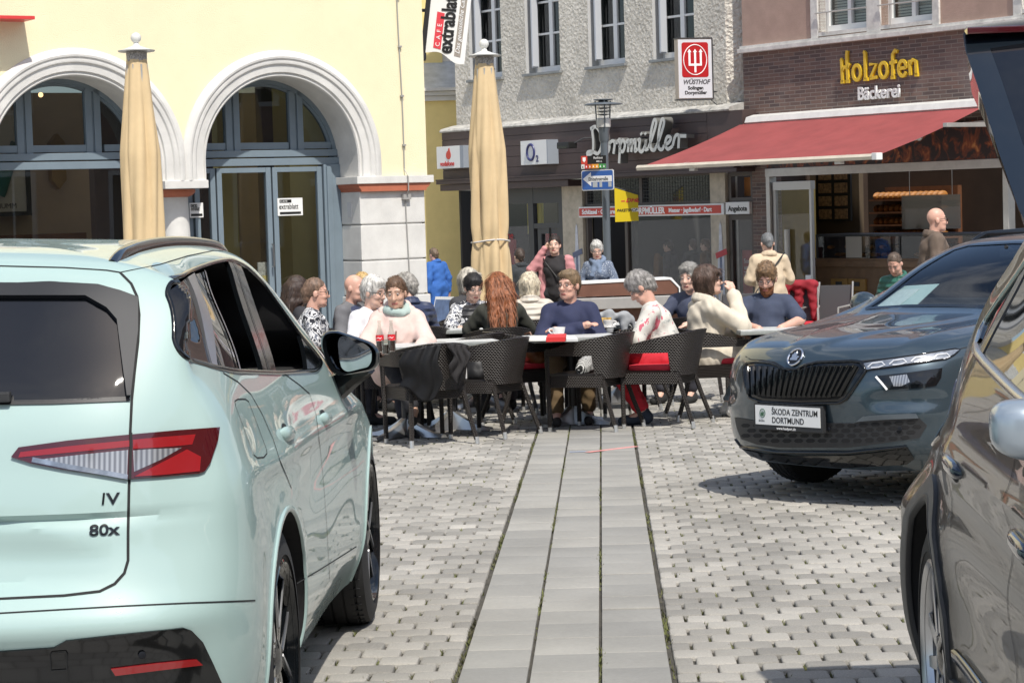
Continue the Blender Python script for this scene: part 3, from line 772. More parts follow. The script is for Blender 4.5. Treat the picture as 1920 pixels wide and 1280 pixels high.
mb = MB(); xs = [.105] + [q for w_ in BW for q in w_] + [9]
for i, (a, b) in enumerate(zip(xs[:-1], xs[1:])):
    if i % 2 == 0: mb.box(a, b, 0, .3, 4.0, 9)
    else: mb.box(a, b, 0, .3, 4.0, 4.09); mb.box(a, b, 0, .3, 6.4, 9)
mb.build('wall', M_pink, bak)
mb = MB(); mb.box(.06, 9, -.09, .0, 3.915, 3.985, .006); mb.box(.09, 9, -.06, .0, 3.987, 4.03, .004); mb.build('stone_band', M_wtrim, bak)
for a, b in BW:
    mb = MB(); mb.box(a - .16, a, -.035, .25, 4.032, 6.5, .006); mb.box(b, b + .14, -.035, .25, 4.032, 6.5, .006); mb.box(a, b, -.03, .25, 4.05, 4.11)
    mb.build('window_surround', M_wtrim, bak)
    mb = MB(); mb.box(a, a + .08, .15, .22, 4.11, 6.4); mb.box(b - .08, b, .15, .22, 4.11, 6.4); mb.box(a + .08, b - .08, .15, .22, 4.11, 4.22); mb.box((a + b) / 2 - .04, (a + b) / 2 + .04, .145, .22, 4.22, 6.4)
    wdw = mb.build('window', M_wframe, bak)
    mb = MB(); mb.box(a + .08, b - .08, .19, .196, 4.22, 6.4); mb.build('pane', M_glass, wdw)
    mb = MB()
    for z in np.arange(4.25, 6.3, .045): mb.box(a + .1, b - .1, .26, .275, z, z + .03)
    mb.build('venetian_blind', mat('blind slat', (.42, .42, .36), .5), wdw)
    mb = MB(); mb.tube([(a - .02, -.06, 4.42), (b + .02, -.06, 4.42)], .012, 8); mb.tube([(a + .25, -.06, 4.42), (a + .25, -.06, 4.08)], .008, 8); mb.build('window_rail', M_alu, wdw, smooth=True)
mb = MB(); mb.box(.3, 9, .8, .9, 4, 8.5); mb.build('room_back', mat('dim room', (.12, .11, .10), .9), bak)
# bakery opening
mb = MB(); mb.box(.66, 9, -.06, .12, 1.83, 1.965, .006); mb.box(.67, .76, -.055, .1, -1, 1.83, .005); mb.box(5.9, 6.0, -.05, .1, -1, 1.83, .005); mb.build('shop_beam', M_alu, bak)
mb = MB(); mb.box(.80, 1.72, -.02, .08, 1.60, 1.74, .005); mb.box(.78, .84, 0, .06, -1, 1.60, .004); mb.box(1.66, 1.71, 0, .06, -1, 1.60, .004)
dd = mb.build('door', mat('light metal frame', (.55, .54, .52), .4, .4), bak)
mb = MB(); mb.box(.84, 1.66, .025, .032, -.9, 1.60); mb.build('pane', glass_mat('clear glass', (.9, .9, .88), .05, (.5, .4, .15)), dd)
mb = MB(); mb.tube([(1.14, -.03, .1), (1.14, -.03, .95)], .05, 10); mb.build('handle', M_alu, dd, smooth=True)
mb = MB(); mb.box(1.52, 1.66, .010, .018, -.05, .20); mb.build('sticker', M_sw, dd)
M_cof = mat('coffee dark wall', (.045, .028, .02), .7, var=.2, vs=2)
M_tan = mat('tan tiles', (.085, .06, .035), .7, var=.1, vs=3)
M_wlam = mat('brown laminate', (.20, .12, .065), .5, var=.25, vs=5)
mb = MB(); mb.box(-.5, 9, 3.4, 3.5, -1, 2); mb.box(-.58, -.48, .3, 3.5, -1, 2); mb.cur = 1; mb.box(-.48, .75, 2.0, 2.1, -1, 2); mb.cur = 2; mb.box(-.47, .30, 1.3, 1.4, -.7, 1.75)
mb.build('bakery_interior', [M_cof, M_tan, mat('yellow reflection panel', (.64, .47, .13), .6, var=.12, vs=3)], bak)  # yellow panel added behind the door glass in place of its yellow reflection
# display counter
cnt = empty('bakery_counter', 'wooden bakery counter with lit glass display of bread and drawers below', 'counter', M=DOR.M)
mb = MB(); mb.box(.72, 6.6, .88, 1.9, .30, .40, .006); mb.box(.76, 6.6, .95, 1.9, -.8, .30); mb.box(.74, 6.6, .91, .95, .40, .44, .004); mb.build('body', M_wlam, cnt)
mb = MB(); mb.box(.82, 5.8, .94, .946, .44, .80); mb.build('glass_front', M_glass, cnt)
mb = MB(); mb.box(.80, 5.82, .92, 1.7, .80, .84, .004)
for s_ in (.80, 2.75, 5.78): mb.box(s_, s_ + .03, .925, 1.7, .44, .80)
mb.build('glass_frame', M_anth, cnt)
M_bread = mat('bread crust', (.42, .19, .05), .6, var=.4, vs=12)
mb = MB()
for k in range(46):
    s_ = .9 + k * .1; mb.sphere((s_, 1.15 + .15 * rng.random(), .49 + .13 * (k % 3 == 0)), .055, 8, 6, (1.1, 1.3, .65))
bo_ = mb.build('bread_rolls', M_bread, cnt, smooth=True); bo_['kind'] = 'stuff'
for i, (s_, z_) in enumerate(((1.16, .0), (1.58, .0), (1.16, -.22), (1.58, -.22))):
    mb = MB(); mb.box(s_, s_ + .40, .91, .949, z_ - .10, z_ + .10, .006); d_ = mb.build('drawer', mat('ochre drawer', (.36, .21, .06), .5, var=.15) if i == 0 else bpy.data.materials['ochre drawer'], cnt)
    mb = MB(); mb.box(s_ + .13, s_ + .27, .895, .909, z_ - .02, z_ + .05); mb.build('handle', M_anth, d_)
mb = MB(); mb.box(1.55, 1.92, .90, .91, .45, .80); o = mb.build('price_sheet', mat('grey sheet', (.42, .40, .36), .6)); o.matrix_world = DOR.M; tag(o, 'pale price sheet leaning on the bakery display glass', 'sheet')
# bread shelves
she = empty('bread_shelf', 'wall shelves full of golden loaves behind the bakery counter', 'shelf', M=DOR.M)
mb = MB(); mb.box(.05, 1.8, 3.3, 3.4, .6, 1.6)
for z_ in (.70, .92, 1.14, 1.36): mb.box(.05, 1.8, 2.9, 3.3, z_, z_ + .03)
mb.build('boards', M_wood, she)
mb = MB()
M_loaf = mat('golden loaf', (.34, .14, .03), .6, var=.35, vs=9)
for z_ in (.735, .955, 1.175, 1.395):
    for s_ in np.arange(.13, 1.78, .13): mb.sphere((s_, 3.05, z_ + .05), .075, 8, 6, (.8, 1.6, 1))
l_ = mb.build('loaves', M_loaf, she, smooth=True); l_['kind'] = 'stuff'
mbd = empty('menu_board', 'black menu board with rows of bread pictures on the bakery wall', 'board', M=DOR.M)
mb = MB(); mb.box(-.22, .64, 1.90, 1.94, 1.04, 1.99, .005); mb.build('board', M_ink, mbd)
M_food = mat('bread picture', (.36, .22, .11), .6, var=.7, vs=18)
for r_ in range(4):
    for c_ in range(2):
        mb = MB(); mb.box(-.15 + c_ * .40, .17 + c_ * .40, 1.89, 1.897, 1.08 + r_ * .225, 1.25 + r_ * .225); mb.build('picture', M_food, mbd)
# frosted glass hanging sheet
mb = MB(); mb.box(2.26, 3.57, 1.5, 1.506, .90, 1.45); o = mb.build('spit_screen', glass_mat('dusty glass', (.6, .58, .54), .5, (.42, .39, .34))); o.matrix_world = DOR.M; tag(o, 'clear hanging screen above the bakery counter', 'screen')
for q in (2.45, 3.4): mb = MB(); mb.tube([(q, 1.5, 1.45), (q, 1.5, 2)], .006, 6); mb.build('cord', M_alu, o)
# flame banner above the opening
fm = mat('flame print', (.05, .02, .015), .5); nt_, b_n, N, L = nodes_of(fm); tc = N('ShaderNodeTexCoord'); mp = N('ShaderNodeMapping'); mp.inputs['Scale'].default_value = (3.2, 1, 2.2)
nz = N('ShaderNodeTexNoise'); nz.inputs['Scale'].default_value = 1.5; nz.inputs['Detail'].default_value = 5; nz.inputs['Distortion'].default_value = 1.6; rp = N('ShaderNodeValToRGB')
rp.color_ramp.elements[0].color = (.02, .01, .01, 1); rp.color_ramp.elements[0].position = .45; rp.color_ramp.elements[1].color = (.5, .2, .06, 1); rp.color_ramp.elements[1].position = .72; e = rp.color_ramp.elements.new(.6); e.color = (.22, .05, .015, 1)
L(tc.outputs['Object'], mp.inputs[0]); L(mp.outputs[0], nz.inputs['Vector']); L(nz.outputs['Fac'], rp.inputs['Fac']); L(rp.outputs[0], b_n.inputs['Base Color'])
mb = MB(); mb.box(.7, 9, -.05, -.005, 1.97, 2.55); o = mb.build('flame_banner', fm); o.matrix_world = DOR.M; tag(o, 'dark banner printed with orange flames above the bakery opening', 'banner')
# awning
aw = empty('awning', 'faded red fabric awning rolled out over the bakery front', 'awning', M=DOR.M)
mb = MB(); mb.prism([(0, 2.70), (-.26, 2.70), (-.30, 2.74), (-.26, 2.83), (-.1, 2.87), (0, 2.87)], .45, 9, 'x'); mb.prism([(0, 2.71), (-.20, 2.71), (-.22, 2.74), (-.18, 2.79), (0, 2.80)], .24, .45, 'x'); mb.build('cassette', mat('white metal', (.66, .66, .63), .4, var=.12), aw)
M_awn = mat('faded red canvas', (.27, .056, .055), .85, var=.16, vs=1.6)
nu, nv = 60, 14; V = []; F = []
for i in range(nu + 1):
    s_ = .33 + (5.74 - .33) * i / nu
    for j in range(nv + 1):
        t_ = j / nv; V.append((s_, -.22 - 2.22 * t_, 2.74 - .70 * t_ - .035 * math.sin(math.pi * t_) + .004 * math.sin(s_ * 9) * math.sin(math.pi * t_)))
for i in range(nu):
    for j in range(nv): k = i * (nv + 1) + j; F.append((k, k + nv + 1, k + nv + 2, k + 1))
raw('canvas', V, F, M_awn, aw, smooth=True)
mb = MB(); mb.prism([(-2.40, 1.99), (-2.40, 2.06), (-2.47, 2.07), (-2.50, 2.03), (-2.48, 1.985)], .29, 5.76, 'x'); mb.build('front_rail', mat('cream rail', (.60, .54, .44), .5, var=.12), aw)
mb = MB(); mb.box(5.70, 5.80, -2.51, -2.39, 1.98, 2.08, .01); mb.build('rail_cap', M_wframe, aw)
for s_ in (1.2, 4.9):
    mb = MB(); mb.tube([(s_, -.2, 2.66), (s_ + .5, -1.25, 2.30)], .035, 8); mb.tube([(s_ + .5, -1.25, 2.30), (s_ + .05, -2.42, 2.02)], .03, 8); mb.sphere((s_ + .5, -1.25, 2.30), .05, 10, 8); mb.build('folding_arm', M_alu, aw, smooth=True)
for s_ in (1.55, 4.85):
    mb = MB(); mb.box(s_, s_ + .13, -2.43, -2.35, 1.94, 1.99, .01); mb.build('bracket', M_alu, aw)
mb = MB(); mb.box(5.4, 8.9, -.35, -.30, 2.45, 2.52, .01); mb.box(6.6, 6.68, -2.0, -.3, 2.40, 2.46, .01); o = mb.build('lamp_rail', M_alu); o.matrix_world = DOR.M; tag(o, 'aluminium rail along the wall right of the red awning', 'rail')
# bakery letters
def gold_letters():
    t = empty('bakery_sign', 'raised yellow Holzofen letters above white Bäckerei letters on the brick wall', 'sign', M=DOR.M)
    my = mat('letter yellow', (.75, .50, .03), .45); mw = mat('letter white', (.75, .75, .73), .45)
    x = 2.50
    # hand drawn Holzofen letters: strokes as flat ribbons (height 1 = .36 m)
    H_ = .45
    def stroke(mb, pts, wd):
        P = [Vector((p[0], p[1])) for p in pts]; L_ = []; R_ = []
        for i in range(len(P)):
            d = (P[min(i + 1, len(P) - 1)] - P[max(i - 1, 0)]).normalized(); n = Vector((-d.y, d.x))
            w_ = wd[i] if isinstance(wd, (list, tuple)) else wd
            L_.append(P[i] + n * w_); R_.append(P[i] - n * w_)
        for i in range(len(P) - 1):
            mb.prism([tuple(R_[i]), tuple(R_[i + 1]), tuple(L_[i + 1]), tuple(L_[i])], -.045, -.004, 'y')
    def circ(cx, cz, rx, rz, a0=0, a1=360, n=22): return [(cx + rx * math.cos(R(a0 + (a1 - a0) * k / n)), cz + rz * math.sin(R(a0 + (a1 - a0) * k / n))) for k in range(n + 1)]
    z0 = 3.29
    glyph = {
        'H': ([[(.0, .80), (.04, .76), (.06, 0)], [(.0, 0), (.12, 0)], [(.24, 1.08), (.22, .9), (.24, 0)], [(.18, 0), (.31, 0)], [(.04, .36), (.14, .52), (.24, .46), (.32, .62)]], .40),
        'o': ([circ(.16, .28, .13, .26)], .36),
        'l': ([[(.04, .98), (.09, .94), (.10, .02)], [(.04, .02), (.18, .02)]], .22),
        'z': ([[(.02, .52), (.26, .52), (.05, .05)], [(.03, .04), (.28, .06)]], .33),
        'f': ([[(.28, .86), (.20, .92), (.12, .80), (.11, .0)], [(.02, .50), (.24, .54)], [(.05, 0), (.18, 0)]], .28),
        'e': ([circ(.16, .28, .13, .26, 0, 330), [(.04, .28), (.28, .30)]], .35),
        'n': ([[(.04, .54), (.07, .02)], [(.07, .40), (.15, .54), (.25, .48), (.26, .02)], [(.21, .02), (.31, .02)]], .34)}
    tot = sum(glyph[c][1] for c in 'Holzofen'); k_ = 1.72 / tot
    for ch in 'Holzofen':
        mb = MB()
        for st in glyph[ch][0]: stroke(mb, [(x + a * k_, z0 + b * H_) for a, b in st], .027 if ch != 'z' else .025)
        mb.build('yellow_letter', my, t); x += glyph[ch][1] * k_
    text('white_lettering', 'Bäckerei', .285, mw, t, (2.87, -.03, 2.985), (R(90), 0, 0), .015, bold=.006, sx=.95)
gold_letters()
for s_, lb in ((-4.66, 'pale blue knife picture on the wide travertine pier left of the shop door'), (-.54, 'knife picture with a red tag on the narrow travertine pier')):
    t = empty('knife_poster', lb, 'poster', M=DOR.M, group='knife pictures on the piers')
    mb = MB(); mb.prism([(s_ - .09, -.75), (s_ + .09, -.75), (s_ + .085, .55), (s_ + .05, .62), (s_ + .03, 1.02), (s_, 1.10), (s_ - .03, 1.02), (s_ - .05, .62), (s_ - .085, .55)], -.04, -.032, 'y'); mb.build('sheet', mat('pale lilac sheet', (.55, .56, .60), .5, var=.2, vs=9), t)
    mb = MB(); mb.box(s_ - .03, s_ + .03, -.044, -.041, -.7, .5); mb.build('knife_picture', mat('blue steel print', (.14, .17, .26), .4, var=.5, vs=14), t)
    mb = MB(); mb.box(-.15, .15, -.046, -.042, -.05, .05); mb.xf(Matrix.Translation((s_ + .02, 0, .55)) @ Matrix.Rotation(R(-16), 4, 'Y')); mb.build('tag', mat('tag ink', (.10, .12, .20) if s_ < -2 else (.45, .04, .05), .5), t)
# script letters on the brown boards
def script_sign():
    t = empty('script_sign', 'silver cut out script letters reading Dorpmüller on the brown boards', 'sign', M=DOR.M)
    ms = mat('brushed letter', (.62, .61, .57), .35, .2); mk = mat('letter side', (.20, .20, .19), .4, .5)
    U = {
        'D': ([[(.20, 1.0), (.13, .9), (.15, .5), (.12, .15), (-.05, .0), (-.08, .12), (.10, .14), (.32, .06), (.46, .35), (.42, .78), (.25, 1.02), (.05, .95)]], .50),
        'o': ([[(.14, .42), (.02, .25), (.06, .05), (.20, .08), (.26, .30), (.14, .42), (.30, .36)]], .28),
        'r': ([[(.0, .40), (.10, .46), (.18, .38), (.12, .0)], [(.18, .38), (.30, .40)]], .26),
        'p': ([[(.0, .36), (.12, .46), (.06, -.35)], [(.08, .2), (.22, .46), (.30, .30), (.22, .06), (.08, .10)]], .34),
        'm': ([[(.0, .36), (.10, .42), (.06, .02)], [(.07, .22), (.20, .44), (.22, .30), (.18, .02)], [(.19, .22), (.33, .44), (.34, .25), (.32, .04), (.42, .12)]], .43),
        'ü': ([[(.0, .38), (.08, .42), (.04, .10), (.14, .0), (.26, .20), (.30, .42), (.26, .08), (.38, .10)], [(.12, .66), (.15, .58)], [(.27, .66), (.30, .58)]], .38),
        'l': ([[(.0, .12), (.16, .50), (.30, .95), (.22, 1.05), (.10, .60), (.08, .12), (.20, .02), (.28, .16)]], .28),
        'e': ([[(.0, .14), (.18, .26), (.24, .40), (.12, .44), (.04, .22), (.12, .02), (.30, .12)]], .30),
        'r2': ([[(.0, .12), (.10, .44), (.22, .44), (.20, .10), (.20, .02)], [(.22, .44), (.48, .42)]], .5)}
    seq = ['D', 'o', 'r', 'p', 'm', 'ü', 'l', 'l', 'e', 'r2']; x = -3.42; k_ = 2.75 / sum(U[c][1] for c in seq); zz = 2.33; hh = .50
    for c in seq:
        for st in U[c][0]:
            P = [Vector((x + a * k_, zz + b * hh + (x + 3.42) * .012)) for a, b in st]
            Q = []
            for i in range(len(P) - 1):      # smooth the stroke
                p0, p1, p2, p3 = P[max(i - 1, 0)], P[i], P[i + 1], P[min(i + 2, len(P) - 1)]
                for q in range(6):
                    u = q / 6; Q.append(.5 * ((2 * p1) + (p2 - p0) * u + (2 * p0 - 5 * p1 + 4 * p2 - p3) * u * u + (3 * p1 - 3 * p2 + p3 - p0) * u ** 3))
            Q.append(P[-1])
            mb = MB()
            L_ = []; R_ = []
            for i in range(len(Q)):
                d = (Q[min(i + 1, len(Q) - 1)] - Q[max(i - 1, 0)]); d = d.normalized() if d.length > 1e-6 else Vector((1, 0)); n = Vector((-d.y, d.x)); w_ = .031
                L_.append(Q[i] + n * w_); R_.append(Q[i] - n * w_)
            v = []
            for l, r in zip(L_, R_): v += [(l.x, -.62, l.y), (r.x, -.62, r.y), (l.x, -.44, l.y), (r.x, -.44, r.y)]
            f = []; mi = []
            for i in range(len(Q) - 1):
                a, b = i * 4, i * 4 + 4
                f += [(a, b, b + 1, a + 1), (a, a + 2, b + 2, b), (a + 1, b + 1, b + 3, a + 3)]; mi += [0, 1, 1]
            f += [(0, 1, 3, 2)]; e = (len(Q) - 1) * 4; f += [(e, e + 2, e + 3, e + 1)]; mi += [1, 1]
            raw('letter_stroke', v, f, [ms, mk], t, mi=mi)
        x += U[c][1] * k_
script_sign()
# floodlight on the boards
fl = empty('floodlight', 'small black floodlight on an arm above the one way sign', 'light', M=DOR.M)
mb = MB(); mb.box(-4.28, -3.92, -.72, -.52, 2.48, 2.60, .02); mb.build('housing', M_ink, fl)
mb = MB(); mb.tube([(-3.95, -.60, 2.56), (-3.80, -.45, 2.66), (-3.75, -.30, 2.66)], .012, 8); mb.build('arm', M_anth, fl, smooth=True)
mb = MB(); mb.box(-4.24, -3.96, -.724, -.721, 2.49, 2.53); mb.build('lens', M_dglass, fl)
# knife maker's hanging light box
p = hit(1300, 130, DOR.o + DOR.n * .75, DOR.n, BL)
ws = empty('hanging_light_box', 'upright white light box with a red trident emblem hung on the stucco corner', 'sign', M=RB4 @ Matrix.Translation(Vector(p)) @ Matrix.Rotation(R(15), 4, 'Z'))
M_lgrey = mat('pale grey face', (.60, .62, .66), .3)
hw, hh = .30, .50
mb = MB(); mb.box(-hw, hw, -.09, .09, -hh, hh, .008); mb.build('case', mat('case cream', (.55, .46, .36), .5), ws)
mb = MB(); mb.box(-hw + .005, hw - .005, -.095, -.0905, -hh + .012, hh - .012); mb.build('face', M_lgrey, ws)
mb = MB(); mb.box(-hw - .012, hw + .012, -.10, .10, hh, hh + .02); mb.box(hw, hw + .02, -.10, .10, -hh, hh); mb.box(-hw - .012, hw + .012, -.10, .10, -hh - .02, -hh); mb.build('frame', M_anth, ws)
rr = lambda x0, x1, z0, z1, r_: [(cx + r_ * math.cos(a), cz + r_ * math.sin(a)) for cx, cz, s_ in ((x1 - r_, z1 - r_, 0), (x0 + r_, z1 - r_, 1), (x0 + r_, z0 + r_, 2), (x1 - r_, z0 + r_, 3)) for a in np.linspace(s_ * math.pi / 2, (s_ + 1) * math.pi / 2, 6)]
mb = MB(); mb.prism(rr(-.235, .235, -.14, .44, .04), -.099, -.0955, 'y'); mb.build('red_field', mat('emblem red', (.42, .012, .015), .35), ws)
mb = MB(); mb.tube([(.205 * math.cos(a), -.1, .15 + .25 * math.sin(a)) for a in np.linspace(0, 2 * math.pi, 40)[:-1]], .008, 6, closed=True)
for x in (-.10, 0, .10):
    mb.box(x - .017, x + .017, -.103, -.0995, .06 if x else -.06, .28); mb.prism([(x - .035, .275), (x + .035, .275), (x, .33)], -.103, -.0995, 'y')
mb.box(-.117, .117, -.1035, -.099, .05, .085); mb.build('emblem', M_sw, ws)
text('lettering', 'WÜSTHOF', .105, mat('grey letter', (.09, .09, .10), .5), ws, (-.225, -.0955, -.255), (R(90), 0, 0), .001, shear=.25, bold=.0045, sx=.93)
text('lettering', 'Solingen', .082, M_ink, ws, (0, -.0955, -.345), (R(90), 0, 0), .001, align='CENTER', bold=.0035)
text('lettering', 'Dorpmüller', .082, M_ink, ws, (0, -.0955, -.425), (R(90), 0, 0), .001, align='CENTER', bold=.0035)
mb = MB(); mb.tube([(hw, .0, -.38), (hw + .14, .1, -.38)], .012, 8); mb.tube([(hw, 0, .40), (hw + .12, .1, .40)], .012, 8); mb.tube([(hw - .02, 0, -hh), (hw + .1, .0, -hh - .10), (hw + .22, .02, -hh - .09)], .007, 6); mb.build('bracket', M_anth, ws, smooth=True)
# yellow parcel flag
p = hit(1175, 385, DOR.o + DOR.n * .5, DOR.n, BL)
df = empty('parcel_flag', 'yellow projecting parcel shop flag with red and black lettering', 'sign', M=RB4 @ Matrix.Translation(Vector(p)) @ Matrix.Rotation(R(10), 4, 'Z'))
mb = MB(); mb.prism([(-.215, -.29), (.21, -.28), (.21, .18), (-.215, .32)], -.006, .006, 'y'); mb.build('panel', mat('parcel yellow', (.60, .45, .01), .45), df)
mb = MB(); mb.tube([(-.24, 0, .335), (.24, 0, .175)], .012, 8); mb.build('rod', M_anth, df)
M_dr = mat('parcel red', (.55, .02, .04), .45)
text('red_lettering', 'DHL', .095, M_dr, df, (-.02, -.009, .055), (R(90), 0, 0), .001, shear=.35, bold=.003, sx=1.3)
for k, (a, b) in enumerate(((-.10, -.03), (.17, .20))): mb = MB(); mb.box(a, b, -.009, -.0065, .065, .085); mb.build('red_line', M_dr, df)
mb = MB(); mb.box(.085, .21, -.0085, -.0065, -.115, -.055); mb.build('white_bar', M_sw, df)
text('black_lettering', 'PAKETSHOP', .068, M_ink, df, (-.185, -.009, -.11), (R(90), 0, 0), .001, shear=.25, bold=.002)
# ---------------------------------------------------------------- street lamp and one way sign on its post
p = hit(1141, 560, (0, 32, 0), (0, 1, 0), BL); zb = -.0173 * 32
M_post = mat('grey painted post', (.12, .14, .16), .4, .3)
lp = empty('street_lamp', 'grey street lamp post with a flat round hood in front of the script sign', 'street lamp', M=RB4 @ Matrix.Translation((p[0], 32, zb)))
s_ = 4200 / 32; zt = lambda py: CAMH + (374 - py) / s_ - zb
mb = MB(); mb.tube([(0, 0, 0), (0, 0, .9)], .075, 14); mb.tube([(0, 0, .9), (0, 0, zt(240))], .055, 14); mb.lathe([(.055, zt(268)), (.075, zt(262)), (.075, zt(246)), (.09, zt(240)), (.001, zt(238))], n=14); mb.build('post', M_post, lp, smooth=True)
mb = MB(); mb.lathe([(.095, zt(239)), (.10, zt(236)), (.10, zt(224)), (.085, zt(222))], n=16); mb.build('lamp_base', mat('white lamp base', (.55, .55, .53), .4), lp, smooth=True)
mb = MB(); mb.lathe([(.08, zt(222)), (.085, zt(198))], n=16); mb.build('lamp_glass', glass_mat('lamp glass', (.9, .9, .9)), lp, smooth=True)
mb = MB()
for py in (217, 211, 205): mb.lathe([(.045, zt(py)), (.095, zt(py) + .012), (.095, zt(py) + .018), (.045, zt(py) + .012)], n=18)
mb.build('louvre', M_post, lp, smooth=True)
mb = MB(); mb.lathe([(.001, zt(193)), (.10, zt(194)), (.27, zt(197.5)), (.275, zt(197)), (.26, zt(195)), (.08, zt(192)), (.06, zt(190)), (.14, zt(188.5)), (.14, zt(187)), (.001, zt(186))], n=28); mb.build('hood', M_post, lp, smooth=True)
mb = MB()
for a in (35, 155, 275): mb.tube([(.105 * math.cos(R(a)), .105 * math.sin(R(a)), zt(240)), (.125 * math.cos(R(a)), .125 * math.sin(R(a)), zt(190))], .010, 6)
mb.build('rod', M_post, lp)
sg = empty('one_way_sign', 'blue one way sign with a white arrow reading Einbahnstraße on the lamp post', 'sign', M=RB4 @ Matrix.Translation((p[0] - .11, 31.9, CAMH + (374 - 337) / s_)) @ Matrix.Rotation(R(-45), 4, 'Z'))
M_blue = mat('sign blue', (.03, .12, .42), .35)
mb = MB(); mb.prism(rr(-.31, .31, -.145, .145, .03), -.008, 0, 'y'); mb.build('plate', M_wframe, sg)
mb = MB(); mb.prism(rr(-.297, .297, -.132, .132, .025), -.0105, -.0085, 'y'); mb.build('blue_field', M_blue, sg)
mb = MB(); mb.prism([(-.28, .02), (-.12, .115), (-.12, .06), (.28, .06), (.28, -.025), (-.12, -.025), (-.12, -.085)], -.013, -.011, 'y'); mb.build('arrow', M_sw, sg)
text('lettering', 'Einbahnstraße', .072, M_ink, sg, (-.17, -.0135, -.008), (R(90), 0, 0), .0008, bold=.001, sx=.93)
for k, (x0, x1) in enumerate(((-.09, -.0), (.04, .09), (.21, .27))): mb = MB(); mb.box(x0, x1, -.013, -.011, -.10, -.03); mb.build('tape_patch', mat('grey tape', (.5, .52, .53), .4) if k == 0 else bpy.data.materials['grey tape'], sg)
s2 = empty('wayfinding_sign', 'small dark wayfinding plate with a row of coloured pictograms above the one way sign', 'sign', M=RB4 @ Matrix.Translation((p[0] - .17, 31.9, CAMH + (374 - 304) / s_)) @ Matrix.Rotation(R(-25), 4, 'Z'))
mb = MB(); mb.box(-.09, .20, -.01, 0, -.02, .095); mb.build('plate', M_ink, s2)
mb = MB(); mb.box(-.18, -.085, -.012, 0, -.02, .095); mb.build('red_crest_panel', M_sred, s2)
mb = MB(); mb.prism([(-.155, .075), (-.155, .03), (-.132, .005), (-.11, .03), (-.11, .075)], -.014, -.0125, 'y'); mb.build('crest', M_sw, s2)
for k, c in enumerate(((.7, .7, .68), (.55, .03, .03), (.5, .12, .03), (.75, .30, .03), (.75, .35, .05), (.06, .3, .08), (.05, .25, .07))):
    mb = MB(); mb.box(-.18 + k * .054, -.13 + k * .054, -.012, 0, -.085, -.024); q_ = mb.build('pictogram', mat('pictogram colour', c, .5), s2)
    mb = MB(); mb.prism([(-.165 + k * .054, -.07), (-.145 + k * .054, -.07), (-.155 + k * .054, -.038)], -.014, -.0122, 'y'); mb.build('symbol', M_sw if k else M_ink, q_)
text('lettering', 'Rathaus', .045, M_sw, s2, (.01, -.0105, .05), (R(90), 0, 0), .0006); text('lettering', '400 m', .036, M_sw, s2, (.05, -.0105, .0), (R(90), 0, 0), .0006)
# ---------------------------------------------------------------- closed parasols
def umbrella(px, py_top, Y, label, py_tie, twist, sc=1.0):
    p0 = AT(px, 400, Y); t = empty('closed_parasol', label, 'parasol', (p0[0], Y, 0), R(twist), 'closed parasols')
    H_ = AT(px, py_top, Y)[2]
    M_fab = bpy.data.materials.get('sand canvas') or mat('sand canvas', (.62, .47, .27), .85, var=.10, vs=2.2, bump=.002, bs=220)
    nA, nZ = 96, 70; V = []; F = []; zt_ = H_ - .25; zb_ = .55
    tie = AT(px, py_tie, Y)[2]
    for j in range(nZ + 1):
        u = j / nZ; z = zt_ + (zb_ - zt_) * u
        r_ = .10 + .085 * min(1, u * 3.2) + .045 * u
        pinch = math.exp(-((z - tie) / .10) ** 2); r_ *= 1 - .10 * pinch
        amp = (.16 + .30 * min(1, u * 2)) * (1 - .3 * pinch)
        for i in range(nA):
            a = 2 * math.pi * i / nA
            fold = .55 * abs(math.sin(2.5 * a + twist + .9 * math.sin(2.2 * u + twist))) ** .7 + .30 * abs(math.sin(4 * a + 1.3 * u * 3 + twist)) ** 1.5 + .15
            rr_ = r_ * (1 - amp * (1 - fold)) + .012 * math.sin(9 * a + 7 * u) * u
            V.append((rr_ * math.cos(a), rr_ * math.sin(a), z + .015 * math.sin(4 * a) * (j == nZ)))
    for j in range(nZ):
        for i in range(nA):
            F.append((j * nA + i, (j + 1) * nA + i, (j + 1) * nA + (i + 1) % nA, j * nA + (i + 1) % nA))
    raw('canopy', V, F, M_fab, t, smooth=True)
    Mw = bpy.data.materials['white metal']
    mb = MB(); mb.lathe([(.095, zt_ - .02), (.098, zt_ + .07)], n=24); mb.build('vent_ring', mat('vent mesh', (.35, .33, .31), .7, var=.7, vs=70), t, smooth=True)
    mb = MB(); mb.lathe([(.001, H_ - .165), (.17, H_ - .175), (.175, H_ - .165), (.10, H_ - .145), (.035, H_ - .12), (.022, H_ - .09), (.001, H_ - .09)], n=28); mb.sphere((0, 0, H_ - .045), .05, 16, 12); mb.build('cap', Mw, t, smooth=True)
    mb = MB(); mb.tube([(0, 0, 0), (0, 0, zt_)], .035, 12); mb.lathe([(.001, .0), (.4, .0), (.4, .05), (.06, .09), (.05, .5), (.001, .5)], n=24); mb.build('pole', M_alu, t, smooth=True)
    n_ = 40; pts = [((.186 + .012 * abs(math.sin(4 * a))) * math.cos(a), (.186 + .012 * abs(math.sin(4 * a))) * math.sin(a), tie + .012 * math.sin(a * 2)) for a in np.linspace(0, 2 * math.pi, n_)[:-1]]
    mb = MB(); mb.tube(pts, .010, 6, closed=True); mb.build('tie_strap', mat('tie strap', (.55, .53, .50), .7), t, smooth=True)
    for k in range(8):
        a = 2 * math.pi * k / 8 + .39; mb = MB(); mb.tube([(.10 * math.cos(a), .10 * math.sin(a), zt_ - .05), (.13 * math.cos(a), .13 * math.sin(a), zb_ + .3)], .009, 6); mb.build('rib', M_alu, t)
umbrella(268, 62, 21.3, 'closed sand coloured parasol standing before the left cafe arch', 520, 10)
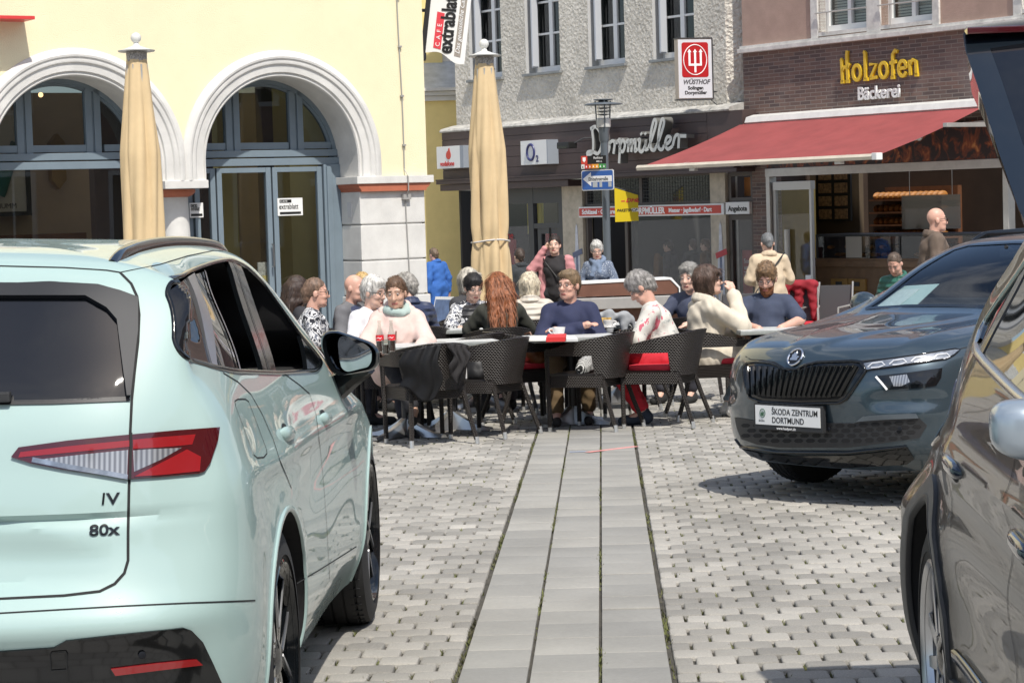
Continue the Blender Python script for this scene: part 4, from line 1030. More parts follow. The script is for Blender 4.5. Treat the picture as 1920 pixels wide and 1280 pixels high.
umbrella(918, 74, 23.2, 'closed sand coloured parasol tied at the waist before the phone shop', 452, 65)
# ================================================================ vehicles
def spline_mat(t, tq, periodic=False):
    """matrix that evaluates the interpolating cubic spline through samples at t, at the places tq"""
    t = np.asarray(t, float); n = len(t)
    if periodic:
        k = 3; per = t[-1]; tt = t[:-1]; n = len(tt)
        te = np.concatenate([tt[-k:] - per, tt, tt[:k] + per]) ; idx = np.concatenate([np.arange(n - k, n), np.arange(n), np.arange(k)])
        M = spline_mat(te, tq)
        out = np.zeros((len(tq), n))
        for j, i in enumerate(idx): out[:, i] += M[:, j]
        return out
    h = np.diff(t); A = np.eye(n); B = np.zeros((n, n))
    for i in range(1, n - 1):
        A[i, i - 1] = h[i - 1]; A[i, i] = 2 * (h[i - 1] + h[i]); A[i, i + 1] = h[i]
        B[i, i - 1] = 6 / h[i - 1]; B[i, i] = -6 / h[i - 1] - 6 / h[i]; B[i, i + 1] = 6 / h[i]
    M2 = np.linalg.solve(A, B); I = np.eye(n); out = np.zeros((len(tq), n))
    seg = np.clip(np.searchsorted(t, tq, side='right') - 1, 0, n - 2)
    for q, (x, i) in enumerate(zip(tq, seg)):
        a = (t[i + 1] - x) / h[i]; b = 1 - a
        out[q] = a * I[i] + b * I[i + 1] + ((a ** 3 - a) * M2[i] + (b ** 3 - b) * M2[i + 1]) * h[i] ** 2 / 6
    return out

def paint(name, col, flake=.35, rough=.28, metal=.25, coat=1.0):
    mm = mat(name, col, rough, metal, .25, coat=coat)
    nt, b, N, L = nodes_of(mm)
    b.inputs['Coat Roughness'].default_value = .012
    b.inputs['Coat IOR'].default_value = 1.55
    tc = N('ShaderNodeTexCoord'); n = N('ShaderNodeTexNoise'); n.inputs['Scale'].default_value = 900; n.inputs['Detail'].default_value = 1
    L(tc.outputs['Object'], n.inputs['Vector'])
    bp = N('ShaderNodeBump'); bp.inputs['Distance'].default_value = .0004 * flake; bp.inputs['Strength'].default_value = .5; L(n.outputs['Fac'], bp.inputs['Height']); L(bp.outputs['Normal'], b.inputs['Normal'])
    return mm
M_tyre = mat('tyre rubber', (.018, .018, .019), .75, bump=.001, bs=300)
M_gap = mat('panel gap', (.008, .009, .010), .8)
M_gloss = mat('gloss black', (.004, .005, .006), .10, coat=.2)
M_matt = mat('matt black plastic', (.022, .023, .025), .55, bump=.0006, bs=500)
M_seal = mat('rubber seal', (.012, .012, .013), .5)
M_cabin = mat('cabin dark', (.010, .010, .011), .85)
M_privacy = glass_mat('privacy glass', (.08, .085, .09), .72, (.006, .007, .008), 1.62)
M_screen = glass_mat('windscreen glass', (.62, .70, .72), .05, (.02, .03, .04), 1.55)
M_chrome = mat('chrome', (.75, .75, .76), .08, 1.0)
M_satin = mat('satin silver', (.55, .56, .58), .28, .9)
M_lred = mat('lens red', (.055, .002, .004), .12, coat=1.0)
M_lbright = mat('lens bright red', (.24, .004, .006), .2, coat=1.0)
M_lclear = mat('lens clear ribs', (.30, .31, .32), .18, .5, coat=1.0, var=.5, vs=160)
M_lwhite = mat('lamp reflector white', (.30, .33, .37), .12, .6, coat=1.0, var=.4, vs=30)
nt_, b_, N, L = nodes_of(M_lclear); wv = N('ShaderNodeTexWave'); wv.inputs['Scale'].default_value = 26; wv.inputs['Detail'].default_value = 1; tc = N('ShaderNodeTexCoord'); L(tc.outputs['Object'], wv.inputs['Vector']); rp = N('ShaderNodeValToRGB'); rp.color_ramp.elements[0].color = (.16, .165, .18, 1); rp.color_ramp.elements[1].color = (.42, .43, .44, 1); L(wv.outputs['Fac'], rp.inputs[0]); L(rp.outputs[0], b_.inputs['Base Color'])

class Car:
    def __init__(c, name, label, net, O, fwd, paint_m, crease=None):
        f = Vector((fwd[0], fwd[1], 0)).normalized(); r_ = Vector((f.y, -f.x, 0))
        M = Matrix.Identity(4)
        for i in range(3): M[i][0] = r_[i]; M[i][1] = f[i]; M[i][2] = (0, 0, 1)[i]; M[i][3] = O[i]
        c.M = M; c.Mi = M.inverted(); c.paint = paint_m
        c.root = empty(name, label, 'car', M=M)
        net = np.array(net, float)                     # (columns rear..front, levels, 3), right half
        left = net[-2:0:-1].copy(); left[:, :, 0] *= -1
        full = np.concatenate([net, left], 0)          # closed loop
        nu = len(full)
        du = np.linalg.norm(np.diff(np.concatenate([full, full[:1]], 0), axis=0), axis=2)[:, :9].mean(1) + .02
        dv = np.linalg.norm(np.diff(full, axis=1), axis=2).mean(0) + .01
        tu = np.concatenate([[0], np.cumsum(du)]); tv = np.concatenate([[0], np.cumsum(dv)])
        tq = np.concatenate([np.linspace(tu[i], tu[i + 1], 13)[:-1] for i in range(nu)])
        vq = np.concatenate([np.linspace(tv[j], tv[j + 1], 8)[:-1] for j in range(len(dv))] + [[tv[-1]]])
        A = spline_mat(tu, tq, True); Bm = spline_mat(tv, vq)
        P = np.einsum('ui,ijk,vj->uvk', A, full, Bm)
        if crease: P = crease(P)
        P[:, -1, 0] = 0
        NU, NV = P.shape[:2]
        idx = np.arange(NU * NV).reshape(NU, NV)
        F = [(idx[i, j], idx[(i + 1) % NU, j], idx[(i + 1) % NU, j + 1], idx[i, j + 1]) for i in range(NU) for j in range(NV - 1)]
        F.append(tuple(idx[::-1, 0]))
        bm = bmesh.new()
        vs = [bm.verts.new(p) for p in P.reshape(-1, 3)]
        for q in F:
            try: bm.faces.new([vs[i] for i in q])
            except ValueError: pass
        bmesh.ops.remove_doubles(bm, verts=bm.verts[:], dist=.0006)
        bmesh.ops.dissolve_degenerate(bm, dist=1e-5, edges=bm.edges[:])
        bmesh.ops.recalc_face_normals(bm, faces=bm.faces[:])
        bm.normal_update()
        c.bvh = BVHTree.FromBMesh(bm)
        bm.faces.ensure_lookup_table()
        c.bm = bm
        c.cutters = []
    def nrm(c, loc, fi):
        f = c.bm.faces[fi]; w_ = 0; n = Vector()
        for v in f.verts:
            k = 1 / ((v.co - loc).length + 1e-4) ** 1.0; n += v.normal * k; w_ += k
        return n.normalized()
    def cast(c, a, b, d):
        if d == 'P':
            o_ = c.Mi @ Vector(CP); r_ = c.Mi.to_3x3() @ Vector(ray(a, b))
        elif d == 'R': o_, r_ = Vector((3, a, b)), Vector((-1, 0, 0))
        elif d == 'B': o_, r_ = Vector((a, -3, b)), Vector((0, 1, 0))
        elif d == 'F': o_, r_ = Vector((a, 9, b)), Vector((0, -1, 0))
        else: o_, r_ = Vector((a, b, 5)), Vector((0, 0, -1))
        loc, n, fi, _ = c.bvh.ray_cast(o_, r_.normalized())
        if loc is None:
            return None
        return loc, c.nrm(loc, fi)
    def snap(c, a, b, d):
        h = c.cast(a, b, d)
        if h is None:            # just outside the outline: take the nearest body point to the ray
            for k in range(1, 14):
                for (da, db) in ((1, 0), (-1, 0), (0, 1), (0, -1), (1, 1), (-1, 1), (1, -1), (-1, -1)):
                    s_ = 2.0 * k if d == 'P' else .008 * k
                    h = c.cast(a + da * s_, b + db * s_, d)
                    if h: return h
        return h
    def patch(c, name, poly, m_, d='R', off=.003, thick=.012, step=None, parent=None, rnd=0.0, mirror=False, flat=False, skirt=True):
        """a shell that follows the body surface inside the outline poly"""
        poly = round_poly(poly, rnd) if rnd else [tuple(p) for p in poly]
        step = step or (9.0 if d == 'P' else .03)
        ring = []
        for i in range(len(poly)):
            a = np.array(poly[i]); b = np.array(poly[(i + 1) % len(poly)]); n = max(1, int(np.linalg.norm(b - a) / step))
            ring += [tuple(a + (b - a) * k / n) for k in range(n)]
        xs = np.array(ring); lo, hi = xs.min(0), xs.max(0)
        pts = [Vector(p) for p in ring]; nb = len(ring)
        gx = np.arange(lo[0] + step * .5, hi[0], step); gy = np.arange(lo[1] + step * .5, hi[1], step)
        for x in gx:
            for y in gy:
                if inside(ring, x, y) and np.min(np.hypot(xs[:, 0] - x, xs[:, 1] - y)) > step * .45: pts.append(Vector((x, y)))
        ov, _, of, oi, _, _ = delaunay_2d_cdt(pts, [(i, (i + 1) % nb) for i in range(nb)], [], 1, 1e-7)
        V = []; N_ = []
        ok = []
        for p in ov:
            h = c.snap(p[0], p[1], d)
            if h is None: V.append(Vector((0, 0, 0))); N_.append(Vector((0, 0, 1))); ok.append(False)
            else: V.append(h[0] + h[1] * off); N_.append(h[1]); ok.append(True)
        F = []
        for f in of:
            if not all(ok[i] for i in f): continue
            cx = sum(ov[i][0] for i in f) / len(f); cy = sum(ov[i][1] for i in f) / len(f)
            if not inside(ring, cx, cy): continue
            n = (V[f[1]] - V[f[0]]).cross(V[f[2]] - V[f[0]])
            F.append(tuple(f) if n.dot(N_[f[0]]) > 0 else tuple(f[::-1]))
        nv = len(V)
        if skirt:
            cnt = {}
            for f in F:
                for i in range(len(f)): cnt.setdefault(frozenset((f[i], f[(i + 1) % len(f)])), []).append((f[i], f[(i + 1) % len(f)]))
            low = {}
            for k, e in cnt.items():
                if len(e) == 1:
                    a, b = e[0]
                    for q in (a, b):
                        if q not in low: low[q] = len(V); V.append(V[q] - N_[q] * thick)
                    F.append((b, a, low[a], low[b]))
        def mk(sx):
            v = [(p.x * sx, p.y, p.z) for p in V]; f = F if sx > 0 else [q[::-1] for q in F]
            o = raw(name, v, f, m_, parent or c.root)
            if not flat:
                o.data.shade_smooth(); o.data.set_sharp_from_angle(angle=R(40))
            return o
        o = mk(1)
        if mirror: mk(-1)
        return o
    def line(c, name, pts, wd, m_, d='R', off=.0012, parent=None, closed=False, mirror=False, thick=.0, smooth=True):
        """a ribbon drawn on the body"""
        if closed: pts = list(pts) + [pts[0]]
        Q = []
        step = 6.0 if d == 'P' else .02
        for a, b in zip(pts[:-1], pts[1:]):
            n = max(1, int(math.hypot(b[0] - a[0], b[1] - a[1]) / step))
            Q += [(a[0] + (b[0] - a[0]) * k / n, a[1] + (b[1] - a[1]) * k / n) for k in range(n)]
        Q.append(pts[-1])
        H_ = [h for h in (c.cast(a, b, d) for a, b in Q) if h]
        V = []; F = []
        for i, (p, n) in enumerate(H_):
            t = H_[min(i + 1, len(H_) - 1)][0] - H_[max(i - 1, 0)][0]
            s_ = t.cross(n).normalized() * wd / 2
            if thick:
                V += [p + s_ - n * .002, p + s_ * .8 + n * thick, p - s_ * .8 + n * thick, p - s_ - n * .002]
            else: V += [p + s_ + n * off, p - s_ + n * off]
        k = 4 if thick else 2
        for i in range(len(H_) - 1):
            for j in range(k - 1): F.append((i * k + j, (i + 1) * k + j, (i + 1) * k + j + 1, i * k + j + 1))
        def mk(sx):
            return raw(name, [(p.x * sx, p.y, p.z) for p in V], F if sx < 0 else [q[::-1] for q in F], m_, parent or c.root, smooth=smooth)
        o = mk(1)
        if mirror: mk(-1)
        return o
    def text_on(c, name, body, size, m_, px, py, sx=1.0, shear=0.0, bold=0.0):
        p, _ = c.at(px, py, 'P'); o = text(name, body, size, m_, c.root, (0, 0, 0), (0, 0, 0), .001, sx=sx, shear=shear, bold=bold)
        for v in o.data.vertices:
            h = c.cast(p.x + v.co.x, p.z + v.co.y, 'B'); v.co = h[0] + h[1] * (.0035 if v.co.z > 0 else .0002)
        return o
    def at(c, a, b, d='R', off=0.0):
        h = c.snap(a, b, d); return h[0] + h[1] * off, h[1]
    def cut_box(c, poly, h0, h1, axis): c.cutters.append(MB().prism(poly, h0, h1, axis))
    def finish(c, mats):
        me = bpy.data.meshes.new('body'); c.bm.to_mesh(me)
        o = link_mesh('body', me, mats, c.root)
        for mb in c.cutters:
            mo = raw('cutter', mb.v, mb.f, mats); me2 = mo.data
            bm2 = bmesh.new(); bm2.from_mesh(me2); bmesh.ops.recalc_face_normals(bm2, faces=bm2.faces[:]); bm2.to_mesh(me2); bm2.free()
            me2.polygons.foreach_set('material_index', [1] * len(me2.polygons))
            mo.parent = c.root
            md = o.modifiers.new('cut', 'BOOLEAN'); md.operation = 'DIFFERENCE'; md.object = mo; md.solver = 'EXACT'
        dg = bpy.context.evaluated_depsgraph_get(); dg.update()
        nm = bpy.data.meshes.new_from_object(o.evaluated_get(dg))
        cut = [m_.object for m_ in o.modifiers]
        o.modifiers.clear(); o.data = nm
        for q in cut: bpy.data.objects.remove(q)
        nm.shade_smooth(); nm.set_sharp_from_angle(angle=R(32)); nm.name = 'body'
        return o

def inside(poly, x, y):
    r_ = False; j = len(poly) - 1
    for i in range(len(poly)):
        xi, yi = poly[i]; xj, yj = poly[j]
        if (yi > y) != (yj > y) and x < (xj - xi) * (y - yi) / (yj - yi) + xi: r_ = not r_
        j = i
    return r_

def round_poly(poly, r):
    out = []; n = len(poly)
    for i in range(n):
        p = np.array(poly[i], float); a = np.array(poly[i - 1], float); b = np.array(poly[(i + 1) % n], float)
        la, lb = np.linalg.norm(a - p), np.linalg.norm(b - p); k = min(r, la * .45, lb * .45)
        q0 = p + (a - p) / la * k; q1 = p + (b - p) / lb * k
        for t in (0, .25, .5, .75, 1): out.append(tuple((1 - t) ** 2 * q0 + 2 * t * (1 - t) * p + t * t * q1))
    return out

def wheel(car, x, y, R_, W, rim_r, style, steer=0.0, side=1):
    """a wheel with its outer face at +x"""
    t = bpy.data.objects.new('wheel', None); COL.objects.link(t); t.parent = car.root
    t.location = (x * side, y, R_); t.rotation_euler = (0, 0, steer + (0 if side > 0 else math.pi))
    mb = MB(); prof = [(rim_r - .01, -W * .42), (rim_r + .02, -W * .5), (R_ - .045, -W * .5), (R_ - .012, -W * .45)]
    g = [-.30, -.10, .10, .30]; x0 = -W * .40
    for q in g: prof += [(R_, q * W - .006), (R_ - .008, q * W - .003), (R_ - .008, q * W + .003), (R_, q * W + .006)]
    prof += [(R_ - .012, W * .45), (R_ - .045, W * .5), (R_ - .08, W * .515), (rim_r + .03, W * .505), (rim_r + .012, W * .47), (rim_r - .01, W * .46)]
    mb.lathe(prof, (-W * .5, 0, 0), 72, 'x'); mb.cur = 1
    n = 54
    for k in range(n):
        for sgn in (-1, 1):
            a = 2 * math.pi * k / n; mb2 = len(mb.v)
            mb.box(-W * .5 + sgn * W * .30 - W * .085, -W * .5 + sgn * W * .30 + W * .085, -.0022, .0022, R_ - .012, R_ + .0004); mb.xf(Matrix.Rotation(a, 4, 'X'), mb2)
    mb.build('tyre', [M_tyre, M_gap], t, smooth=True, sharp=40)
    mb = MB(); mb.lathe([(rim_r - .012, -W * .9), (rim_r - .02, -W * .6), (rim_r - .015, -.03), (rim_r + .006, -.012), (rim_r + .010, -.002), (rim_r + .002, .002), (rim_r - .008, -.008), (rim_r - .018, -.03)], (0, 0, 0), 72, 'x')
    rim = mb.build('rim', M_gloss if style != 'silver' else M_satin, t, smooth=True, sharp=40)
    mb = MB(); mb.lathe([(.001, -.13), (.15, -.13), (.155, -.10), (.001, -.10)], (0, 0, 0), 36, 'x'); mb.build('brake_disc', mat('brake steel', (.25, .25, .26), .35, .9), t, smooth=True)
    mb = MB(); mb.lathe([(rim_r - .03, -.20), (.001, -.20)], (0, 0, 0), 36, 'x'); mb.build('wheel_back', M_cabin, t)
    ns = 5
    for k in range(ns):
        for sgn in ((-1, 1) if style in ('twin', 'silver') else (0,)):
            a = 2 * math.pi * k / ns + .3; mb = MB()
            w0, w1 = (.022, .017) if sgn else (.05, .035)
            o0 = .030 * sgn; o1 = .062 * sgn
            poly = [(o0 - w0, .04), (o0 + w0, .04), (o1 + w1, rim_r - .012), (o1 - w1, rim_r - .012)]
            mb.prism(poly, -.055, -.022, 'x'); mb.xf(Matrix.Rotation(a, 4, 'X')); s_ = mb.build('spoke', M_gloss, rim)
            mb = MB(); poly = [(o0 + (w0 - .010) * (1 if sgn > 0 else -1), .075), (o0 + (w0 - .002) * (1 if sgn > 0 else -1), .075), (o1 + (w1 - .001) * (1 if sgn >= 0 else -1), rim_r - .014), (o1 + (w1 - .016) * (1 if sgn >= 0 else -1), rim_r - .014)]
            if style == 'silver': poly = [(o0 - w0 * .9, .06), (o0 + w0 * .9, .06), (o1 + w1 * .9, rim_r - .014), (o1 - w1 * .9, rim_r - .014)]
            mb.prism(poly, -.0235, -.019, 'x'); mb.xf(Matrix.Rotation(a, 4, 'X')); mb.build('spoke_face', M_satin, rim)
    mb = MB(); mb.lathe([(.001, -.012), (.032, -.014), (.065, -.026), (.072, -.05), (.001, -.05)], (0, 0, 0), 24, 'x'); mb.build('hub_cap', M_gloss, rim, smooth=True)
    return t
# ---------------------------------------------------------------- mint SUV, seen from behind
def net_mint():
    Z = [.22, .36, .53, .67, .80, .92, 1.02, 1.13, 1.30, 1.44]
    rear_y = [.14, .06, .005, .0, .045, .07, .095, .125, .225, .315]
    def rearcol(x, dy, xs=1.0):
        c = []
        for z, y, k in zip(Z, rear_y, (.98, 1, 1, 1, 1, 1, 1, .995, .985, .97)): c.append((x * k, y + dy * (1.0 if z < 1.2 else .85), z))
        return c
    top = {0: [(0, .42, 1.530), (0, .70, 1.568), (0, 1.0, 1.583)], 1: [(.33, .42, 1.528), (.19, .71, 1.566), (0, 1.03, 1.583)],
           2: [(.55, .44, 1.518), (.30, .75, 1.563), (0, 1.07, 1.584)], 3: [(.605, .48, 1.514), (.325, .79, 1.562), (0, 1.11, 1.584)],
           4: [(.635, .56, 1.512), (.34, .86, 1.562), (0, 1.17, 1.585)]}
    N_ = []
    N_.append(rearcol(0, 0) + top[0]); N_.append(rearcol(.38, .008) + top[1]); N_.append(rearcol(.66, .04) + top[2])
    N_.append(rearcol(.80, .115) + top[3])
    W4 = [.835, .868, .885, .888, .886, .882, .868, .845, .775, .725]
    Y4 = [.32, .26, .22, .21, .23, .24, .26, .29, .37, .44]
    N_.append([(w_, y, z) for w_, y, z in zip(W4, Y4, Z)] + top[4])
    def side(y, W, tops, dy=None):
        return [(w_, y + (dy[i] if dy else 0), z) for i, (w_, z) in enumerate(zip(W, Z))] + tops
    N_.append(side(.56, [.875, .918, .935, .938, .936, .926, .906, .875, .792, .722], [(.648, .70, 1.518), (.345, 1.0, 1.566), (0, 1.3, 1.586)], [0, 0, 0, 0, 0, 0, 0, .01, .03, .06]))
    N_.append(side(.99, [.87, .922, .938, .940, .938, .930, .912, .880, .795, .716], [(.640, 1.04, 1.530), (.345, 1.22, 1.574), (0, 1.45, 1.589)]))
    N_.append(side(1.65, [.84, .910, .930, .936, .935, .926, .910, .880, .790, .708], [(.630, 1.65, 1.536), (.34, 1.65, 1.578), (0, 1.7, 1.592)]))
    N_.append(side(2.35, [.84, .905, .928, .935, .934, .926, .908, .878, .785, .700], [(.615, 2.2, 1.528), (.335, 2.05, 1.573), (0, 1.98, 1.589)], [0, 0, 0, 0, 0, 0, 0, 0, -.01, -.06]))
    N_.append([(.84, 3.0, .22), (.905, 3.0, .36), (.928, 3.0, .53), (.936, 3.0, .67), (.936, 3.0, .80), (.928, 3.0, .92), (.908, 3.0, 1.0), (.868, 3.0, 1.08), (.765, 2.92, 1.245), (.685, 2.66, 1.405), (.605, 2.40, 1.503), (.33, 2.28, 1.555), (0, 2.22, 1.578)])
    N_.append([(.86, 3.5, .22), (.918, 3.5, .36), (.935, 3.5, .53), (.938, 3.5, .67), (.934, 3.5, .80), (.915, 3.5, .90), (.868, 3.48, .97), (.79, 3.44, 1.04), (.715, 3.18, 1.20), (.645, 2.82, 1.37), (.57, 2.52, 1.482), (.32, 2.40, 1.54), (0, 2.34, 1.566)])
    N_.append([(.84, 3.95, .22), (.90, 3.95, .36), (.918, 3.95, .53), (.918, 3.95, .67), (.905, 3.93, .78), (.865, 3.90, .86), (.75, 3.75, .94), (.63, 3.55, 1.02), (.60, 3.22, 1.20), (.54, 2.87, 1.37), (.47, 2.57, 1.485), (.28, 2.45, 1.54), (0, 2.40, 1.563)])
    N_.append([(.72, 4.30, .22), (.79, 4.32, .36), (.81, 4.33, .53), (.80, 4.32, .67), (.77, 4.26, .77), (.68, 4.12, .85), (.55, 3.85, .94), (.42, 3.58, 1.03), (.41, 3.25, 1.205), (.37, 2.9, 1.375), (.33, 2.60, 1.488), (.2, 2.48, 1.54), (0, 2.43, 1.563)])
    N_.append([(.42, 4.52, .22), (.46, 4.58, .36), (.47, 4.60, .53), (.46, 4.58, .67), (.44, 4.48, .77), (.38, 4.25, .86), (.30, 3.9, .95), (.22, 3.6, 1.035), (.21, 3.27, 1.207), (.19, 2.92, 1.378), (.17, 2.62, 1.49), (.1, 2.5, 1.542), (0, 2.44, 1.563)])
    N_.append([(0, 4.55, .22), (0, 4.62, .36), (0, 4.64, .53), (0, 4.62, .67), (0, 4.52, .77), (0, 4.28, .87), (0, 3.92, .955), (0, 3.61, 1.037), (0, 3.28, 1.208), (0, 2.93, 1.379), (0, 2.63, 1.491), (0, 2.51, 1.543), (0, 2.45, 1.563)])
    return N_
def mint_crease(P):
    x, y, z = P[..., 0], P[..., 1], P[..., 2]
    s = np.sign(x)
    rear = np.clip((.45 - y) / .25, 0, 1)
    # rear: horizontal crease under the lamps, number plate recess, bumper shelf
    k = rear * np.clip((.90 - np.abs(x)) / .35, 0, 1) ** 1.2
    yy = y.copy()
    yy += .018 * k * np.exp(-((z - .895) / .018) ** 2) * (z < .9)
    d = np.clip((z - .72) / .02, 0, 1) * np.clip((.91 - z) / .02, 0, 1)
    yy += .034 * d * rear * np.clip((.64 - np.abs(x) - .9 * np.clip(.86 - z, 0, 1) * 0) / .3 - np.clip((z - .80) / .12, 0, 1), 0, 1)
    yy -= .030 * rear * np.exp(-((z - .64) / .05) ** 2) * np.clip((.95 - np.abs(x)) / .2, 0, 1)
    P[..., 1] = yy
    # side: shoulder crease, sill
    sd = np.clip((np.abs(x) - .80) / .05, 0, 1) * np.clip((y - .35) / .4, 0, 1) * np.clip((4.1 - y) / .3, 0, 1)
    zc = .945 - .012 * (y - 1)
    P[..., 0] += s * sd * (.012 * np.exp(-((z - zc) / .035) ** 2) - .009 * np.exp(-((z - .80) / .08) ** 2) * np.clip((y - 1.3) / .4, 0, 1) * np.clip((3.4 - y) / .3, 0, 1))
    ar = 0
    for ya in (.985, 3.75):
        rr_ = np.hypot(y - ya, z - .37); ar = ar + np.exp(-((rr_ - .42) / .05) ** 2)
    P[..., 0] += s * sd * .006 * ar
    return P
M_mint = paint('mint paint', (.335, .455, .437), metal=0, rough=.45, coat=.8)
fwd = np.array([.0284, .9996])
mint = Car('mint_car', 'pale mint green electric SUV with lowered windows seen from behind at left', net_mint(), (-1.624, 5.361, 0), fwd, M_mint, mint_crease)
# ---------------------------------------------------------------- grey SUV seen from the front
def net_grey():
    N_ = []
    Z = [.22, .32, .46, .60, .74, .86, .95, 1.02, 1.10]
    def col(xy, top, z=Z): return [(x, y, zz) for (x, y), zz in zip(xy, z)] + top
    rY = [.12, .05, .01, 0, .03, .06, .09, .13, .18]
    for x, dy, top in ((0, 0, [(0, .27, 1.27), (0, .42, 1.42), (0, .75, 1.475), (0, 1.0, 1.483)]), (.36, .012, [(.35, .28, 1.27), (.33, .43, 1.42), (.19, .76, 1.474), (0, 1.02, 1.483)]), (.62, .05, [(.60, .31, 1.265), (.54, .46, 1.415), (.29, .79, 1.472), (0, 1.05, 1.484)]), (.76, .13, [(.69, .37, 1.26), (.59, .50, 1.41), (.31, .83, 1.472), (0, 1.1, 1.484)])):
        N_.append(col([(x, y + dy) for y in rY], top))
    N_.append(col([(w_, y) for w_, y in zip([.79, .83, .85, .855, .852, .848, .835, .815, .79], [.33, .27, .24, .23, .25, .27, .29, .32, .36])], [(.735, .46, 1.255), (.625, .6, 1.405), (.325, .92, 1.473), (0, 1.18, 1.485)]))
    S_ = [.83, .882, .893, .896, .894, .888, .872, .845, .81]
    N_.append(col([(w_, .72) for w_ in S_], [(.72, .76, 1.265), (.625, .85, 1.42), (.33, 1.05, 1.478), (0, 1.3, 1.487)]))
    N_.append(col([(w_, 1.15) for w_ in S_], [(.715, 1.15, 1.27), (.622, 1.18, 1.43), (.335, 1.28, 1.482), (0, 1.42, 1.49)]))
    N_.append(col([(w_, 1.7) for w_ in S_], [(.71, 1.66, 1.27), (.618, 1.58, 1.432), (.335, 1.55, 1.482), (0, 1.55, 1.491)]))
    N_.append(col([(w_, 2.25) for w_ in S_[:8]] + [(.805, 2.22)], [(.705, 2.08, 1.265), (.610, 1.88, 1.427), (.33, 1.78, 1.477), (0, 1.68, 1.488)]))
    N_.append(col([(w_, 2.82) for w_ in S_[:7]] + [(.838, 2.80), (.785, 2.72)], [(.695, 2.40, 1.255), (.600, 2.06, 1.422), (.33, 1.92, 1.472), (0, 1.76, 1.485)]))
    N_.append(col([(.83, 3.3), (.882, 3.3), (.893, 3.3), (.896, 3.3), (.893, 3.3), (.882, 3.3), (.86, 3.28), (.805, 3.2), (.752, 2.95)], [(.675, 2.54, 1.24), (.585, 2.16, 1.415), (.32, 2.0, 1.467), (0, 1.8, 1.482)], Z[:5] + [.855, .925, .985, 1.045]))
    N_.append(col([(.80, 3.62), (.855, 3.66), (.872, 3.68), (.876, 3.68), (.872, 3.67), (.852, 3.64), (.805, 3.57), (.735, 3.38), (.69, 3.03)], [(.63, 2.62, 1.235), (.55, 2.23, 1.412), (.30, 2.06, 1.463), (0, 1.84, 1.48)], [.21, .31, .45, .585, .715, .83, .905, .965, 1.025]))
    N_.append(col([(.70, 3.87), (.765, 3.95), (.785, 3.975), (.788, 3.98), (.782, 3.965), (.765, 3.92), (.725, 3.83), (.655, 3.54), (.61, 3.08)], [(.565, 2.68, 1.232), (.49, 2.29, 1.41), (.27, 2.1, 1.46), (0, 1.87, 1.478)], [.205, .305, .44, .575, .71, .82, .895, .955, 1.018]))
    N_.append(col([(.54, 4.0), (.60, 4.095), (.612, 4.12), (.614, 4.135), (.608, 4.125), (.594, 4.085), (.565, 3.99), (.50, 3.68), (.47, 3.12)], [(.43, 2.72, 1.23), (.375, 2.33, 1.408), (.21, 2.13, 1.458), (0, 1.89, 1.477)], [.20, .30, .435, .57, .70, .815, .89, .95, 1.013]))
    N_.append(col([(.30, 4.08), (.33, 4.175), (.335, 4.20), (.335, 4.22), (.33, 4.217), (.325, 4.18), (.305, 4.09), (.27, 3.77), (.25, 3.15)], [(.23, 2.75, 1.228), (.20, 2.36, 1.406), (.11, 2.15, 1.456), (0, 1.91, 1.476)], [.20, .30, .43, .565, .70, .815, .885, .945, 1.01]))
    N_.append(col([(0, 4.10), (0, 4.19), (0, 4.215), (0, 4.235), (0, 4.238), (0, 4.205), (0, 4.12), (0, 3.80), (0, 3.16)], [(0, 2.76, 1.227), (0, 2.37, 1.405), (0, 2.16, 1.455), (0, 1.92, 1.475)], [.20, .30, .43, .565, .70, .815, .885, .943, 1.008]))
    return N_
def grey_crease(P):
    x, y, z = P[..., 0], P[..., 1], P[..., 2]
    ax = np.abs(x)
    hood = np.clip((z - .84) / .04, 0, 1) * np.clip((y - 3.05) / .15, 0, 1)
    xr = .10 + (4.2 - y) * .30
    P[..., 2] = z + hood * (.012 / (1 + np.exp((ax - xr) / .012)) + .008 * np.exp(-((ax - .62) / .05) ** 2))
    sd = np.clip((ax - .82) / .04, 0, 1)
    P[..., 0] += np.sign(x) * sd * np.clip((3.9 - y) / .3, 0, 1) * .010 * np.exp(-((z - .86) / .025) ** 2)
    fr = np.clip((y - 3.85) / .1, 0, 1) * np.clip((ax - .50) / .1, 0, 1)
    P[..., 1] += fr * (-.020 * np.exp(-((z - .60) / .04) ** 2) + .012 * np.exp(-((z - .52) / .03) ** 2))
    return P
M_grey = paint('slate grey paint', (.050, .075, .094), metal=.55, rough=.28)
a_ = R(53); gf = np.array([-math.sin(a_), -math.cos(a_)])
gO = np.array([1.573, 12.60]) - 4.23 * gf
grey = Car('grey_car', 'slate grey SUV with black ribbed grille and white dealer plate', net_grey(), (gO[0], gO[1], 0), gf, M_grey, grey_crease)
